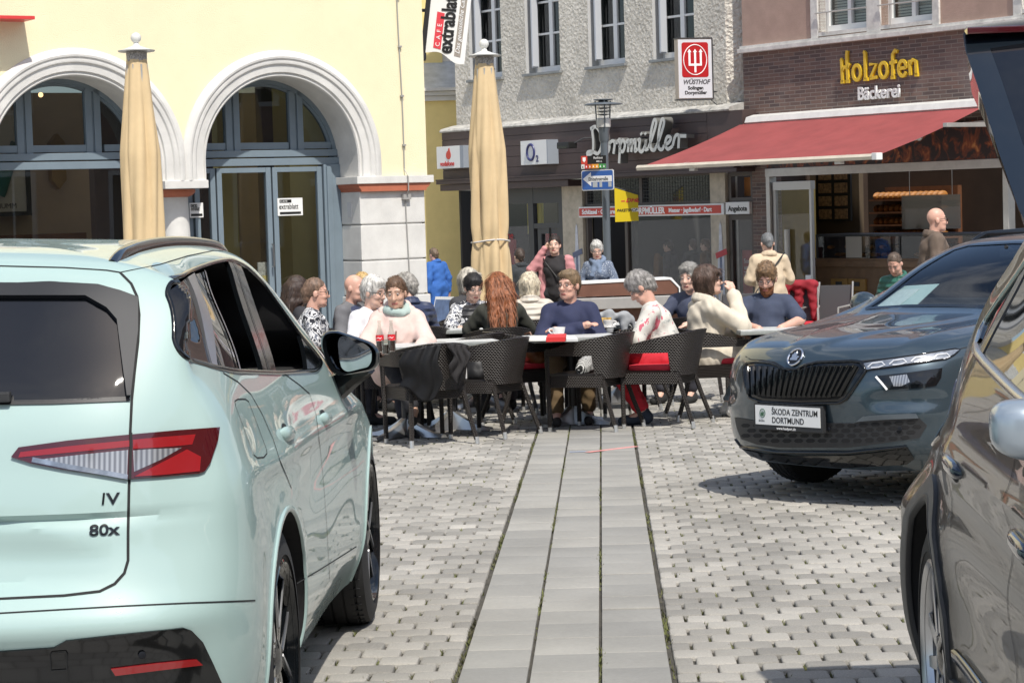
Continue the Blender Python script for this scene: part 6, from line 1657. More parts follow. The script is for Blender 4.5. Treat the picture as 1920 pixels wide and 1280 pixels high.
for y in (.93, 3.55):
    a_ = np.linspace(R(-20), R(200), 40)
    c.patch('arch_cladding', [(y + .475 * math.cos(t), .385 + .475 * math.sin(t)) for t in a_] + [(y + .412 * math.cos(t), .385 + .412 * math.sin(t)) for t in a_[::-1]], M_clad, 'R', .010, .02, mirror=True)
    c.line('arch_edge', [(y + .412 * math.cos(t), .385 + .412 * math.sin(t)) for t in a_], .025, M_matt, 'R', mirror=True, thick=.012)
c.patch('sill_cladding', [(1.43, .24), (3.05, .24), (3.05, .40), (1.41, .40)], M_clad, 'R', .012, .02, mirror=True)
c.line('sill_trim', [(1.46, .47), (2.2, .455), (3.0, .45)], .03, M_gloss, 'R', mirror=True, thick=.014)
handle(c, 1.50, .945, .26, M_hblue); handle(c, 2.44, .875, .26, M_hblue)
for y in (.93, 3.55):
    for sd in (1, -1): wheel(c, .905, y, .365, .235, .255, 'silver', side=sd)
roof_rail(c, .56, 1.3, 2.3, 20, .034, .016, M_gloss, .01)
for sx in (1, -1):
    mr_ = bpy.data.objects.new('door_mirror', None); COL.objects.link(mr_); mr_.parent = c.root
    mb = MB(); mb.sphere((0, 0, 0), 1, 26, 16)
    V = []
    for p in mb.v:
        q = [math.copysign(abs(k) ** .62, k) for k in p]; V.append((.945 * sx + q[0] * .10 * sx, 2.99 + q[1] * (.075 if q[1] > 0 else .05), 1.160 + q[2] * .056 + q[0] * .010))
    raw('housing', V, mb.f, mat('mirror shell grey', (.36, .42, .47), .3, .5, coat=.5) if sx > 0 else bpy.data.materials['mirror shell grey'], mr_, smooth=True)
    mb = MB(); mb.tube([(.84 * sx, 2.98, 1.03), (.90 * sx, 2.98, 1.07), (.97 * sx, 2.98, 1.11)], [.05, .04, .035], 8); mb.build('arm', M_matt, mr_, smooth=True)
c.patch('windscreen', [(.58, 1.085), (.42, 1.455), (.2, 1.475), (-.2, 1.475), (-.42, 1.455), (-.58, 1.085), (-.3, 1.07), (.3, 1.07)], M_tint, 'F', .002, .004, step=.05)
# raised tailgate
tg = bpy.data.objects.new('tailgate', None); COL.objects.link(tg); tg.parent = c.root
prof = [(1.34, 1.50, .66), (1.20, 1.604, .69), (.95, 1.765, .70), (.70, 1.96, .715), (.56, 2.065, .725), (.50, 2.115, .722), (.485, 2.14, .71)]
thick = [.05, .06, .07, .10, .12, .11, .06]
V = []; F = []
nx = 14
for (y, z, w_), t_ in zip(prof, thick):
    for k in range(nx + 1):
        u = -1 + 2 * k / nx; V.append((u * w_, y + .03 * (1 - abs(u) ** 2) * -1, z - .035 * abs(u) ** 2.5))
    for k in range(nx + 1):
        u = -1 + 2 * k / nx; V.append((u * (w_ - .025), y - .01 - t_ * .45, z - .035 * abs(u) ** 2.5 - t_))
row = 2 * (nx + 1)
for i in range(len(prof) - 1):
    for k in range(nx):
        a, b = i * row + k, (i + 1) * row + k
        F.append((a, a + 1, b + 1, b)); a2, b2 = a + nx + 1, b + nx + 1; F.append((a2, b2, b2 + 1, a2 + 1))
    for k in (0, nx):
        a, b = i * row + k, (i + 1) * row + k; F.append((a, b, b + nx + 1, a + nx + 1))
for i in (0, len(prof) - 1):
    for k in range(nx): a = i * row + k; F.append((a, a + 1, a + nx + 2, a + nx + 1))
o = raw('panel', V, F, paint('tailgate paint', (.006, .010, .015), metal=.1, rough=.3), tg, smooth=True, sharp=40)
bm = bmesh.new(); bm.from_mesh(o.data); bmesh.ops.recalc_face_normals(bm, faces=bm.faces[:]); bm.to_mesh(o.data); bm.free()
V = []; F = []
for (y, z, w_) in prof[0:5]:
    for k in range(nx + 1):
        u = -1 + 2 * k / nx; V.append((u * (w_ - .07), y - .03 * (1 - u * u), z - .035 * abs(u) ** 2.5 + .004))
for i in range(4):
    for k in range(nx): a = i * (nx + 1) + k; F.append((a, a + nx + 1, a + nx + 2, a + 1))
raw('rear_window', V, F, M_tint, tg, smooth=True)
mb = MB(); mb.box(-.30, .757, .50, .56, 2.065, 2.085, .004); mb.xf(Matrix.Translation((-.04, -.006, .012))); mb.build('light_bar', M_lred, tg)
for k in range(5): mb = MB(); mb.box(.36 + k * .065, .41 + k * .065, .492, .520, 2.090, 2.100, .002); mb.build('badge_letter', M_chrome, tg)
for sx in (1, -1): mb = MB(); mb.tube([(.54 * sx, .75, 1.40), (.55 * sx, .85, 1.76)], .014, 8); mb.build('gas_strut', M_anth, tg, smooth=True)
# ---------------------------------------------------------------- soft shapes
def smin(a, b, k):
    h = np.clip(.5 + .5 * (b - a) / k, 0, 1)
    return b + (a - b) * h - k * h * (1 - h)

class Blob:
    def __init__(s): s.p = []
    def cap(s, a, b, ra, rb, k=.02): s.p.append(('c', np.array(a, float), np.array(b, float), ra, rb, k)); return s
    def ell(s, c, r, M=None, k=.02, cut=False): s.p.append(('e', np.array(c, float), np.array(r, float), np.eye(3) if M is None else np.array(M), cut, k)); return s
    def ev(s, p, X, Y, Z):
        if p[0] == 'c':
            _, a, b, ra, rb, k = p; d = b - a; L2 = max(1e-9, d @ d)
            t = np.clip(((X - a[0]) * d[0] + (Y - a[1]) * d[1] + (Z - a[2]) * d[2]) / L2, 0, 1)
            return np.sqrt((X - a[0] - t * d[0]) ** 2 + (Y - a[1] - t * d[1]) ** 2 + (Z - a[2] - t * d[2]) ** 2) - (ra + (rb - ra) * t)
        _, c, r, M, cut, k = p
        x, y, z = X - c[0], Y - c[1], Z - c[2]
        u = (M[0, 0] * x + M[1, 0] * y + M[2, 0] * z) / r[0]; v = (M[0, 1] * x + M[1, 1] * y + M[2, 1] * z) / r[1]; w_ = (M[0, 2] * x + M[1, 2] * y + M[2, 2] * z) / r[2]
        q = np.sqrt(u * u + v * v + w_ * w_); q2 = np.sqrt((u / r[0]) ** 2 + (v / r[1]) ** 2 + (w_ / r[2]) ** 2)
        return q * (q - 1) / np.maximum(q2, 1e-6)
    def bb(s, p, m_):
        if p[0] == 'c': r = max(p[3], p[4]) + m_; return np.minimum(p[1], p[2]) - r, np.maximum(p[1], p[2]) + r
        e = np.abs(p[3]) @ p[2] + m_; return p[1] - e, p[1] + e
    def mesh(s, res, noise=None, infl=0.0):
        pos = [p for p in s.p if not (p[0] == 'e' and p[4])]
        lo = np.min([s.bb(p, .03 + infl)[0] for p in pos], 0); hi = np.max([s.bb(p, .03 + infl)[1] for p in pos], 0)
        n = np.ceil((hi - lo) / res).astype(int) + 1
        ax = [lo[i] + np.arange(n[i]) * res for i in range(3)]
        D = np.full(n, .06, np.float32)
        for p in s.p:
            b0, b1 = s.bb(p, .06 + infl); i0 = np.clip(((b0 - lo) / res).astype(int), 0, n - 1); i1 = np.clip(((b1 - lo) / res).astype(int) + 2, 1, n)
            if (i1 <= i0).any(): continue
            sl = tuple(slice(a, b) for a, b in zip(i0, i1))
            X, Y, Z = np.meshgrid(ax[0][sl[0]], ax[1][sl[1]], ax[2][sl[2]], indexing='ij', sparse=True)
            d = s.ev(p, X, Y, Z).astype(np.float32)
            if p[0] == 'e' and p[4]: D[sl] = -smin(-D[sl], d, p[5])
            else: D[sl] = smin(D[sl], d - infl, p[5])
        if noise is not None:
            X, Y, Z = np.meshgrid(*ax, indexing='ij', sparse=True); D = D + noise(X, Y, Z).astype(np.float32)
        return surf_net(D, lo, res)

def surf_net(D, lo, res):
    ins = D < 0
    c = np.zeros(np.array(D.shape) - 1, np.int8)
    for i in (0, 1):
        for j in (0, 1):
            for k in (0, 1): c += ins[i:D.shape[0] - 1 + i, j:D.shape[1] - 1 + j, k:D.shape[2] - 1 + k]
    act = (c > 0) & (c < 8); idx = np.full(act.shape, -1, np.int64); cell = np.argwhere(act); idx[act] = np.arange(len(cell))
    acc = np.zeros((len(cell), 3)); cnt = np.zeros(len(cell))
    cor = [(i, j, k) for i in (0, 1) for j in (0, 1) for k in (0, 1)]
    for a in cor:
        for ax_ in range(3):
            if a[ax_] == 0:
                b = list(a); b[ax_] = 1
                da = D[cell[:, 0] + a[0], cell[:, 1] + a[1], cell[:, 2] + a[2]]; db = D[cell[:, 0] + b[0], cell[:, 1] + b[1], cell[:, 2] + b[2]]
                m_ = (da < 0) != (db < 0); t = np.where(m_, da / np.where(m_, da - db, 1), 0)
                q = np.tile(np.array(a, float), (len(cell), 1)); q[:, ax_] += t
                acc[m_] += q[m_]; cnt[m_] += 1
    V = lo + (cell + acc / cnt[:, None]) * res
    Fs = []
    for ax_ in range(3):
        o1, o2 = [(1, 2), (2, 0), (0, 1)][ax_]
        sh = list(D.shape); A = [slice(None)] * 3; B = [slice(None)] * 3
        A[ax_] = slice(0, -1); B[ax_] = slice(1, None)
        x = ins[tuple(A)] != ins[tuple(B)]; e = np.argwhere(x)
        e = e[(e[:, o1] > 0) & (e[:, o2] > 0) & (e[:, o1] < D.shape[o1] - 1) & (e[:, o2] < D.shape[o2] - 1)]
        fl = ins[tuple(A)][e[:, 0], e[:, 1], e[:, 2]]
        def g(d1, d2): q = e.copy(); q[:, o1] -= d1; q[:, o2] -= d2; return idx[q[:, 0], q[:, 1], q[:, 2]]
        Q = np.stack([g(1, 1), g(0, 1), g(0, 0), g(1, 0)], 1)
        Q[~fl] = Q[~fl][:, ::-1]; Fs.append(Q)
    return V, np.concatenate(Fs, 0)

def blob_obj(name, bl, res, m_, parent, noise=None, infl=0.0, paint_f=None):
    V, F = bl.mesh(res, noise, infl)
    me = bpy.data.meshes.new(name); me.from_pydata(V.tolist(), [], F.tolist())
    o = link_mesh(name, me, m_, parent)
    if paint_f is not None:
        me.polygons.foreach_set('material_index', paint_f(V[F].mean(1)).astype(np.int32))
    me.shade_smooth(); me.update(); return o

def folds(amp, seed=0, f=1.0):
    return lambda X, Y, Z: amp * (np.sin(38 * f * X + 22 * Z + 9 * np.sin(11 * Y + seed)) * np.sin(31 * f * Z + 14 * Y + seed) + .6 * np.sin(67 * f * Z - 29 * X + 17 * Y + 2 * seed))
# ================================================================ cafe furniture
def weave_mat(name, c1, c2, su=.021, sv=.013, rough=.36):
    mm = mat(name, c1, rough, 0, .5)
    nt, b, N, L = nodes_of(mm)
    uv = N('ShaderNodeUVMap'); sp_ = N('ShaderNodeSeparateXYZ'); L(uv.outputs[0], sp_.inputs[0])
    def M_(op, a, b_=None, v=None):
        n = N('ShaderNodeMath'); n.operation = op
        L(a, n.inputs[0]) if not isinstance(a, (int, float)) else setattr(n.inputs[0], 'default_value', a)
        if b_ is not None: L(b_, n.inputs[1])
        if v is not None: n.inputs[1].default_value = v
        return n.outputs[0]
    u = M_('DIVIDE', sp_.outputs[0], v=su); v = M_('DIVIDE', sp_.outputs[1], v=sv)
    row = M_('FLOOR', v); off = M_('MULTIPLY', M_('MODULO', row, v=2.0), v=.5)
    uu = M_('FRACT', M_('ADD', u, off)); vv = M_('FRACT', v)
    hu = M_('SINE', M_('MULTIPLY', uu, v=math.pi)); hv = M_('SINE', M_('MULTIPLY', vv, v=math.pi))
    h = M_('MULTIPLY', M_('POWER', hu, v=.6), M_('POWER', hv, v=.6))
    bp = N('ShaderNodeBump'); bp.inputs['Distance'].default_value = .007; bp.inputs['Strength'].default_value = 1; L(h, bp.inputs['Height']); L(bp.outputs['Normal'], b.inputs['Normal'])
    rp = N('ShaderNodeValToRGB'); rp.color_ramp.elements[0].color = (*[q * .12 for q in c1], 1); rp.color_ramp.elements[0].position = .15; rp.color_ramp.elements[1].color = (*c2, 1); rp.color_ramp.elements[1].position = .75
    L(h, rp.inputs[0]); L(rp.outputs[0], b.inputs['Base Color'])
    return mm
M_wick = weave_mat('dark brown wicker', (.012, .009, .0075), (.026, .019, .015))
M_foot = mat('aluminium foot', (.55, .55, .54), .35, .7)
M_redc = mat('red cushion', (.52, .02, .035), .75, var=.12, vs=9, bump=.003, bs=30)

def uvmesh(name, V, F, UV, m_, parent, smooth=True, sharp=60):
    o = raw(name, V, F, m_, parent, uv=UV)
    if smooth: o.data.shade_smooth(); o.data.set_sharp_from_angle(angle=R(sharp))
    return o

def tube_uv(pts, rr, n=12):
    mb = MB(); mb.tube(pts, rr, n, caps=False); P = [Vector(p) for p in pts]; acc = 0; UV = []
    for i in range(len(P)):
        if i: acc += (P[i] - P[i - 1]).length
        for k in range(n): UV.append((k / n * 2 * math.pi * (rr if isinstance(rr, float) else rr[i]), acc))
    return mb.v, mb.f, UV

def make_chair():
    t = empty('wicker_chair', 'wicker chair', 'chair', group='dark wicker armchairs of the cafe')
    path = [(.275, .235 - .03 * i) for i in range(9)]
    n = 28
    path += [(.275 * math.cos(math.pi * k / n), -.015 - .265 * math.sin(math.pi * k / n)) for k in range(1, n)]
    path += [(-.275, -.005 + .03 * i) for i in range(9)]
    P = [Vector((p[0], p[1])) for p in path]; acc = [0]
    for i in range(1, len(P)): acc.append(acc[-1] + (P[i] - P[i - 1]).length)
    Lt = acc[-1]; nz = 12; V = []; UV = []
    def zt(u):
        a = abs(u - .5) * 2
        return .66 + .118 * (1 - min(1, max(0, (a - .12) / .80)) ** 1.25) - .012 * max(0, a - .8)
    def zb(u):
        a = abs(u - .5) * 2
        return .42 if a < .40 else .42 + (.605 - .42) * min(1, (a - .40) / .05)
    for side in (0, 1):
        for i, p in enumerate(P):
            u = acc[i] / Lt; tz, bz = zt(u), zb(u)
            d = (P[min(i + 1, len(P) - 1)] - P[max(i - 1, 0)]).normalized(); nn = Vector((d.y, -d.x))
            if nn.dot(p) < 0: nn = -nn
            for j in range(nz + 1):
                z = bz + (tz - bz) * j / nz; back = max(0, -p.y / .28)
                q = p + nn * ((.018 if side else 0) + .035 * max(0, (z - .45)) / .4 * (1 if j < nz else 1.1))
                V.append((q.x, q.y - back * .075 * (z - .40) / .44, z + (.006 if side == 0 and j == nz else 0))); UV.append((acc[i], z))
    m_ = len(P) * (nz + 1); F = []
    for side in (0, 1):
        for i in range(len(P) - 1):
            for j in range(nz):
                a = side * m_ + i * (nz + 1) + j; b = a + nz + 1
                F.append((a, b, b + 1, a + 1) if side == 0 else (a, a + 1, b + 1, b))
    for i in range(len(P) - 1):
        a = i * (nz + 1); b = a + nz + 1
        F.append((a + nz, b + nz, m_ + b + nz, m_ + a + nz)); F.append((a, m_ + a, m_ + b, b))
    for i in (0, len(P) - 1):
        for j in range(nz): a = i * (nz + 1) + j; F.append((a, a + 1, m_ + a + 1, m_ + a))
    uvmesh('backrest', V, F, UV, M_wick, t)
    # rolled top edge
    top = [(p.x * 1.0 + (p.x / .275) * .033 * 1, p.y - max(0, -p.y / .28) * .075 * (zt(acc[i] / Lt) - .40) / .44 + (-.03 if False else 0), zt(acc[i] / Lt) + .002) for i, p in enumerate(P)]
    # seat
    rrp = [(cx + .05 * math.cos(a), cy + .05 * math.sin(a)) for cx, cy, s_ in ((.215, .225, 0), (-.215, .225, 1), (-.20, -.18, 2), (.20, -.18, 3)) for a in np.linspace(s_ * math.pi / 2, (s_ + 1) * math.pi / 2, 7)]
    V = []; UV = []; F = []; n = len(rrp); per = 0
    for k, (sc, z) in enumerate(((.0, .452), (.5, .454), (.93, .458), (1.0, .445), (1.0, .355), (.96, .35), (.3, .35))):
        acc_ = 0
        for i, (x, y) in enumerate(rrp):
            V.append((x * sc, y * sc, z)); acc_ += math.hypot(x - rrp[i - 1][0], y - rrp[i - 1][1])
            UV.append((x * sc, y * sc) if k < 3 else (acc_, z))
    for k in range(6):
        for i in range(n): F.append((k * n + i, k * n + (i + 1) % n, (k + 1) * n + (i + 1) % n, (k + 1) * n + i))
    uvmesh('seat', V, [f[::-1] for f in F], UV, M_wick, t, sharp=40)
    for sx in (-1, 1):
        for pts in ([(sx * .268, .232, .035), (sx * .272, .232, .35), (sx * .285, .235, .65)], [(sx * .262, -.345, .035), (sx * .235, -.28, .22), (sx * .212, -.225, .40)]):
            v, f, uv = tube_uv(pts, .0185); lg = uvmesh('leg', v, f, uv, M_wick, t)
            mb = MB(); x, y = pts[0][0], pts[0][1]; dx = (pts[0][0] - pts[1][0]) * .12; dy = (pts[0][1] - pts[1][1]) * .12
            mb.tube([(x + dx, y + dy, .0), (x, y, .055)], .0175, 12); mb.build('foot', M_foot, lg, smooth=True, sharp=40)
    return t
CH0 = make_chair()
ch_first = [True]
def chair(px, py_ground, rot, label, Y=None, sc=1.0):
    """rot: 0 faces away from the camera, 90 faces left, 180 faces the camera, -90 faces right"""
    p = G(px, py_ground) if Y is None else AT(px, 500, Y)
    if ch_first[0]: o = CH0; ch_first[0] = False
    else: o = copy_tree(CH0)
    o.location = (p[0], p[1], 0); o.rotation_euler = (0, 0, R(rot)); o.scale = (sc,) * 3; o['label'] = label
    return o
CH = {}
def chy(px, Y, rot, label): return chair(px, 0, rot, label, Y)
CH['a'] = chy(1098, 18.05, 62, 'empty wicker armchair nearest on the slab strip with a zebra striped bag')
CH['b'] = chy(900, 17.75, 58, 'empty wicker armchair left of the slab strip with a backpack on it')
CH['c'] = chy(793, 17.25, 22, 'wicker armchair with a black jacket hung over its back')
CH['d'] = chy(1232, 18.15, 68, 'wicker armchair with the woman in red trousers sitting on it')
CH['e'] = chy(1328, 18.75, -82, 'wicker armchair under the woman in the cream coat')
CH['f'] = chy(985, 18.95, -70, 'wicker armchair carrying a brown leather bag on a red cushion')
CH['g'] = chy(1066, 19.35, 180, 'wicker armchair under the man in the navy sweater')
CH['h'] = chy(858, 18.75, 60, 'empty wicker armchair behind the one with the backpack')
CH['i'] = chy(738, 18.75, 178, 'wicker armchair under the woman in the pink jacket')
CH['j'] = chy(800, 21.6, 12, 'empty wicker armchair in front of the white pilaster')
CH['k'] = chy(928, 20.0, 12, 'wicker armchair under the woman with long red hair')
CH['l'] = chy(1170, 20.1, 75, 'empty wicker armchair with a grey blanket over its arm')
CH['m'] = chy(1440, 19.55, 180, 'wicker armchair under the bearded man in the navy shirt')
CH['n'] = chy(1572, 18.9, 20, 'empty wicker armchair just behind the bonnet of the grey car')
CH['o'] = chy(585, 19.25, -80, 'wicker armchair under the man in the patterned shirt')
CH['p'] = chy(680, 19.35, -140, 'wicker armchair under the white haired woman in the white top')
CH['q'] = chy(880, 21.9, -150, 'wicker armchair under the dark haired woman in the black vest')
CH['r'] = chy(648, 21.2, -105, 'wicker armchair under the bald man in the navy vest')
CH['s'] = chy(992, 21.6, 0, 'wicker armchair under the person in the cream quilted jacket')
CH['t'] = chy(1300, 21.0, -10, 'wicker armchair under the grey haired person behind the cream coat')
CH['u'] = chy(775, 20.8, 15, 'wicker armchair under the person in the dark blue quilted jacket')
CH['v'] = chy(985, 20.35, 172, 'empty pale lit wicker armchair left of the navy sweater man')

# red seat cushions
def cushion(ch, label, dx=0.0, dy=0.02):
    mb = MB(); mb.box(-.21 + dx, .21 + dx, -.20 + dy, .22 + dy, .457, .507, .024); o = mb.build('seat_cushion', M_redc, smooth=True, sharp=60)
    o.matrix_world = mat4(np.array(ch.rotation_euler.to_matrix()), ch.location); return tag(o, label, 'cushion', 'red seat cushions')
cushion(CH['f'], 'red cushion under the brown leather bag')
cushion(CH['d'], 'red cushion under the woman in red trousers', 0, -.02)
cushion(CH['e'], 'red cushion peeping out under the cream coat')

# tables
M_top = mat('grey table top', (.52, .53, .52), .45, var=.14, vs=9)
M_tedge = mat('table rim', (.34, .36, .34), .4, .3, var=.2, vs=14)
M_cast = mat('cast aluminium', (.55, .55, .55), .28, .85, var=.1, vs=8)
def make_table():
    t = empty('cafe_table', 'table', 'table', group='square cafe tables')
    mb = MB(); mb.box(-.36, .36, -.36, .36, .728, .737, .004); tp = mb.build('table_top', M_top, t)
    mb = MB(); mb.box(-.365, .365, -.365, .365, .700, .7275, .006); mb.build('rim', M_tedge, tp)
    mb = MB(); mb.tube([(0, 0, .08), (0, 0, .70)], .036, 16); mb.box(-.16, .16, -.16, .16, .688, .699); mb.build('column', mat('dark column', (.03, .03, .032), .4, .3), t, smooth=True)
    for k in range(4):
        mb = MB(); V = []; F = []
        for i in range(9):
            u = i / 8; r_ = .03 + .36 * u; h = .125 * (1 - u) ** 1.8 + .030; w_ = .045 - .018 * u + .012 * (u > .9)
            V += [(r_, -w_, .006), (r_, w_, .006), (r_, w_ * .55, h), (r_, -w_ * .55, h)]
        for i in range(8):
            for j in range(4): F.append((i * 4 + j, i * 4 + (j + 1) % 4, i * 4 + 4 + (j + 1) % 4, i * 4 + 4 + j))
        F.append((32, 33, 34, 35)); mb.add(V, F); mb.xf(Matrix.Rotation(math.pi / 4 + k * math.pi / 2, 4, 'Z')); mb.build('base_foot', M_cast, t, smooth=True, sharp=45)
    return t
TB0 = make_table(); tb_first = [True]
def table(px, Y, rot, label):
    p = AT(px, 500, Y)
    if tb_first[0]: o = TB0; tb_first[0] = False
    else: o = copy_tree(TB0)
    o.location = (p[0], p[1], 0); o.rotation_euler = (0, 0, R(rot)); o['label'] = label; return o
TB = {}
TB['a'] = table(752, 17.85, 6, 'cafe table with two cola bottles before the woman in the pink jacket')
TB['b'] = table(1066, 18.55, 8, 'cafe table with a white cup before the man in the navy sweater')
TB['c'] = table(1452, 18.75, 4, 'cafe table before the bearded man beside the grey car')
TB['d'] = table(893, 21.0, 6, 'cafe table between the red haired and the dark haired woman')
TB['e'] = table(1150, 20.8, 0, 'cafe table behind the woman in the flowered blouse')
TB['f'] = table(838, 18.4, 10, 'empty cafe table behind the chair with the black jacket')
TB['g'] = table(640, 19.8, 5, 'cafe table between the patterned shirt man and the white haired woman')

# things on the tables
def on_table(tb, dx, dy, z=.738): return (tb.location.x + dx, tb.location.y + dy, z)
M_cola = mat('cola', (.035, .010, .006), .1, 0, .6, coat=.6); M_bglass = glass_mat('bottle glass', (.86, .90, .88), .04, (.1, .12, .11), 1.5); M_lab = mat('bottle label red', (.65, .02, .03), .4)
for i, (px_, py_, lab) in enumerate(((713, 660, 'left cola bottle with red label on the table before the pink jacket'), (735, 659, 'right cola bottle with red label on the table before the pink jacket'))):
    p = G(px_, py_, .738); b = empty('cola_bottle', lab, 'bottle', (p[0], p[1], .738), group='cola bottles')
    mb = MB(); mb.lathe([(.001, .002), (.026, .002), (.030, .01), (.028, .05), (.030, .085), (.029, .12), (.018, .165), (.0125, .19), (.012, .225), (.014, .228), (.014, .235), (.001, .235)], n=20); mb.build('glass', M_bglass, b, smooth=True)
    mb = MB(); mb.lathe([(.001, .006), (.026, .006), (.0265, .05), (.0275, .082), (.001, .083)], n=18); mb.build('cola', M_cola, b, smooth=True)
    mb = MB(); mb.lathe([(.0305, .086), (.0303, .128)], n=20); mb.build('label', M_lab, b, smooth=True)
    mb = MB(); mb.tube([(-.022, -.0225, .103), (-.010, -.0295, .110), (.004, -.0312, .102), (.016, -.027, .110)], .0022, 5); mb.build('label_script', M_sw, b)
p = G(724, 664, .738); t = empty('cola_glass', 'small glass half full of cola between the two bottles', 'glass', (p[0], p[1], .738))
mb = MB(); mb.lathe([(.001, .0), (.026, .0), (.032, .11), (.030, .11), (.0255, .006), (.001, .006)], n=20); mb.build('glass', M_bglass, t, smooth=True)
mb = MB(); mb.lathe([(.001, .007), (.0245, .007), (.028, .07), (.001, .071)], n=20); mb.build('cola', M_cola, t, smooth=True)
M_porc = mat('white porcelain', (.80, .79, .77), .15, coat=.4)
def cup(px_, py_, lab, sc=1.0, a=170):
    p = G(px_, py_, .738); t = empty('coffee_cup', lab, 'cup', (p[0], p[1], .738), R(a)); t.scale = (sc,) * 3
    mb = MB(); mb.lathe([(.001, .0), (.03, .0), (.07, .004), (.078, .012), (.076, .014), (.03, .006), (.001, .006)], n=28); mb.build('saucer', M_porc, t, smooth=True)
    mb = MB(); mb.lathe([(.001, .010), (.030, .010), (.046, .03), (.054, .07), (.056, .078), (.053, .078), (.044, .032), (.028, .016), (.001, .015)], n=28); cu = mb.build('cup', M_porc, t, smooth=True)
    mb = MB(); mb.tube([(.050, 0, .068), (.074, 0, .066), (.082, 0, .048), (.066, 0, .032), (.045, 0, .030)], .006, 8); mb.build('handle', M_porc, cu, smooth=True)
    mb = MB(); mb.lathe([(.001, .064), (.050, .064)], n=24); mb.build('coffee', mat('coffee', (.10, .045, .02), .3), cu)
cup(1048, 631, 'white coffee cup on the table before the navy sweater man')
cup(1141, 615, 'white coffee cup beside the snack card at the flowered blouse woman', .9, 0)
def flat_item(nm, quad, z, th, m_, lab, cat, extra=None):
    P = [G(*q, z) for q in quad]; V = [(p[0], p[1], z) for p in P] + [(p[0], p[1], z + th) for p in P]
    n = len(P); o = raw(nm, V, [tuple(range(n - 1, -1, -1)), tuple(range(n, 2 * n))] + [(i, (i + 1) % n, n + (i + 1) % n, n + i) for i in range(n)], m_)
    bm = bmesh.new(); bm.from_mesh(o.data); bmesh.ops.recalc_face_normals(bm, faces=bm.faces[:]); bm.to_mesh(o.data); bm.free()
    return tag(o, lab, cat)
M_paper = mat('paper', (.78, .77, .74), .7); M_rbox = mat('red card', (.60, .03, .03), .5)
flat_item('magazine', [(982, 640), (1032, 639), (1040, 632), (996, 633)], .738, .012, M_paper, 'white magazine lying left on the navy sweater man\'s table', 'magazine')
o = flat_item('red_box', [(1024, 641), (1060, 640), (1062, 633), (1028, 634)], .738, .034, M_rbox, 'small red carton on the navy sweater man\'s table', 'box')
flat_item('napkin', [(1062, 640), (1084, 640), (1078, 634), (1062, 634)], .738, .02, M_paper, 'white napkin right of the red carton', 'napkin')
p = G(1131, 614, .738); t = empty('menu_stand', 'tilted card with a colourful snack picture on the flowered blouse woman\'s table', 'card', (p[0], p[1], .738), R(-15))
mb = MB(); mb.box(-.07, .07, -.004, .004, 0, .095); mb.xf(Matrix.Rotation(R(-24), 4, 'X')); mb.build('card', mat('snack picture', (.45, .28, .07), .5, var=.8, vs=40), t); mb = MB(); mb.box(-.04, .10, -.02, .05, 0, .02); mb.build('base', M_paper, t)
p = G(1477, 607, .738); mb = MB(); mb.box(-.08, .08, -.03, .05, 0, .055, .004); o = mb.build('napkin_holder', M_ink); o.location = (p[0], p[1], .738); tag(o, 'small black box on the bearded man\'s table', 'box')
mb = MB(); mb.box(-.06, -.02, -.033, -.0305, .012, .042); mb.build('label', M_sw, o)
flat_item('menu_book', [(1402, 611), (1478, 609), (1470, 605), (1410, 606)], .738, .014, mat('dark menu', (.10, .07, .07), .5), 'open dark menu on the bearded man\'s table', 'menu')
flat_item('menu_book', [(1118, 602), (1160, 600), (1155, 596), (1120, 597)], .738, .03, M_rbox, 'red menu lying on the table behind the flowered blouse', 'menu')
p = G(980, 768); mb = MB(); mb.sphere((0, 0, .008), .05, 10, 6, (1, .7, .18)); o = mb.build('crumpled_napkin', M_paper); o.location = (p[0], p[1], 0); tag(o, 'crumpled white napkin lying on the paving under the tables', 'napkin')

# sales counter before the knife shop
p = AT(1172, 530, 26.6); st_ = empty('sales_counter', 'brown wooden sales counter with a pale top before the knife shop', 'counter', (p[0], 26.6, 0), R(4))
zt_ = CAMH - (531 - 447) / (4200 / 26.6)
mb = MB(); mb.box(-.62, .62, 0, .6, .0, zt_ - .17, .01); mb.build('body', M_wood, st_)
mb = MB(); mb.prism([(-.60, zt_ - .15), (.62, zt_ - .15), (.62, zt_ - .08), (.53, zt_ + .02), (-.60, zt_ + .0)], -.04, .58, 'y'); mb.build('front_panel', mat('red brown panel', (.16, .075, .05), .4, var=.2, vs=6), st_)
mb = MB(); mb.prism([(-.60, zt_ + .001), (.53, zt_ + .021), (.545, zt_ + .012), (.635, zt_ - .085), (.635, zt_ - .16), (.65, zt_ - .16), (.65, zt_ - .07), (.55, zt_ + .045), (-.60, zt_ + .03)], -.05, .6, 'y'); mb.build('top_edge', M_wframe, st_)
mb = MB(); mb.box(-.62, .72, -.14, .0, zt_ - .30, zt_ - .165, .01); mb.build('steel_shelf', M_alu, st_)
# A board by the corner
p = G(845, 572 + 22); p = AT(835, 540, 25.2); ab = empty('a_board', 'folding advertising board with a blue fading poster beside the white pilaster', 'sign', (p[0], 25.2, 0), R(-62)); ab.scale = (.8, .8, .86)
for s_, nm in ((-1, 'poster_panel'), (1, 'back_panel')):
    mb = MB(); mb.box(-.28, .28, -.015, .015, .05, 1.12, .006); mb.xf(Matrix.Translation((0, s_ * .28, 0)) @ Matrix.Rotation(R(14 * s_), 4, 'X')); mb.build(nm, M_wframe if s_ < 0 else M_anth, ab)
mb = MB(); mb.box(-.25, .25, -.018, -.0155, .35, 1.08); mb.xf(Matrix.Translation((0, -.28, 0)) @ Matrix.Rotation(R(-14), 4, 'X')); mb.build('poster', mat('blue poster', (.08, .14, .28), .5, var=.6, vs=3), ab)
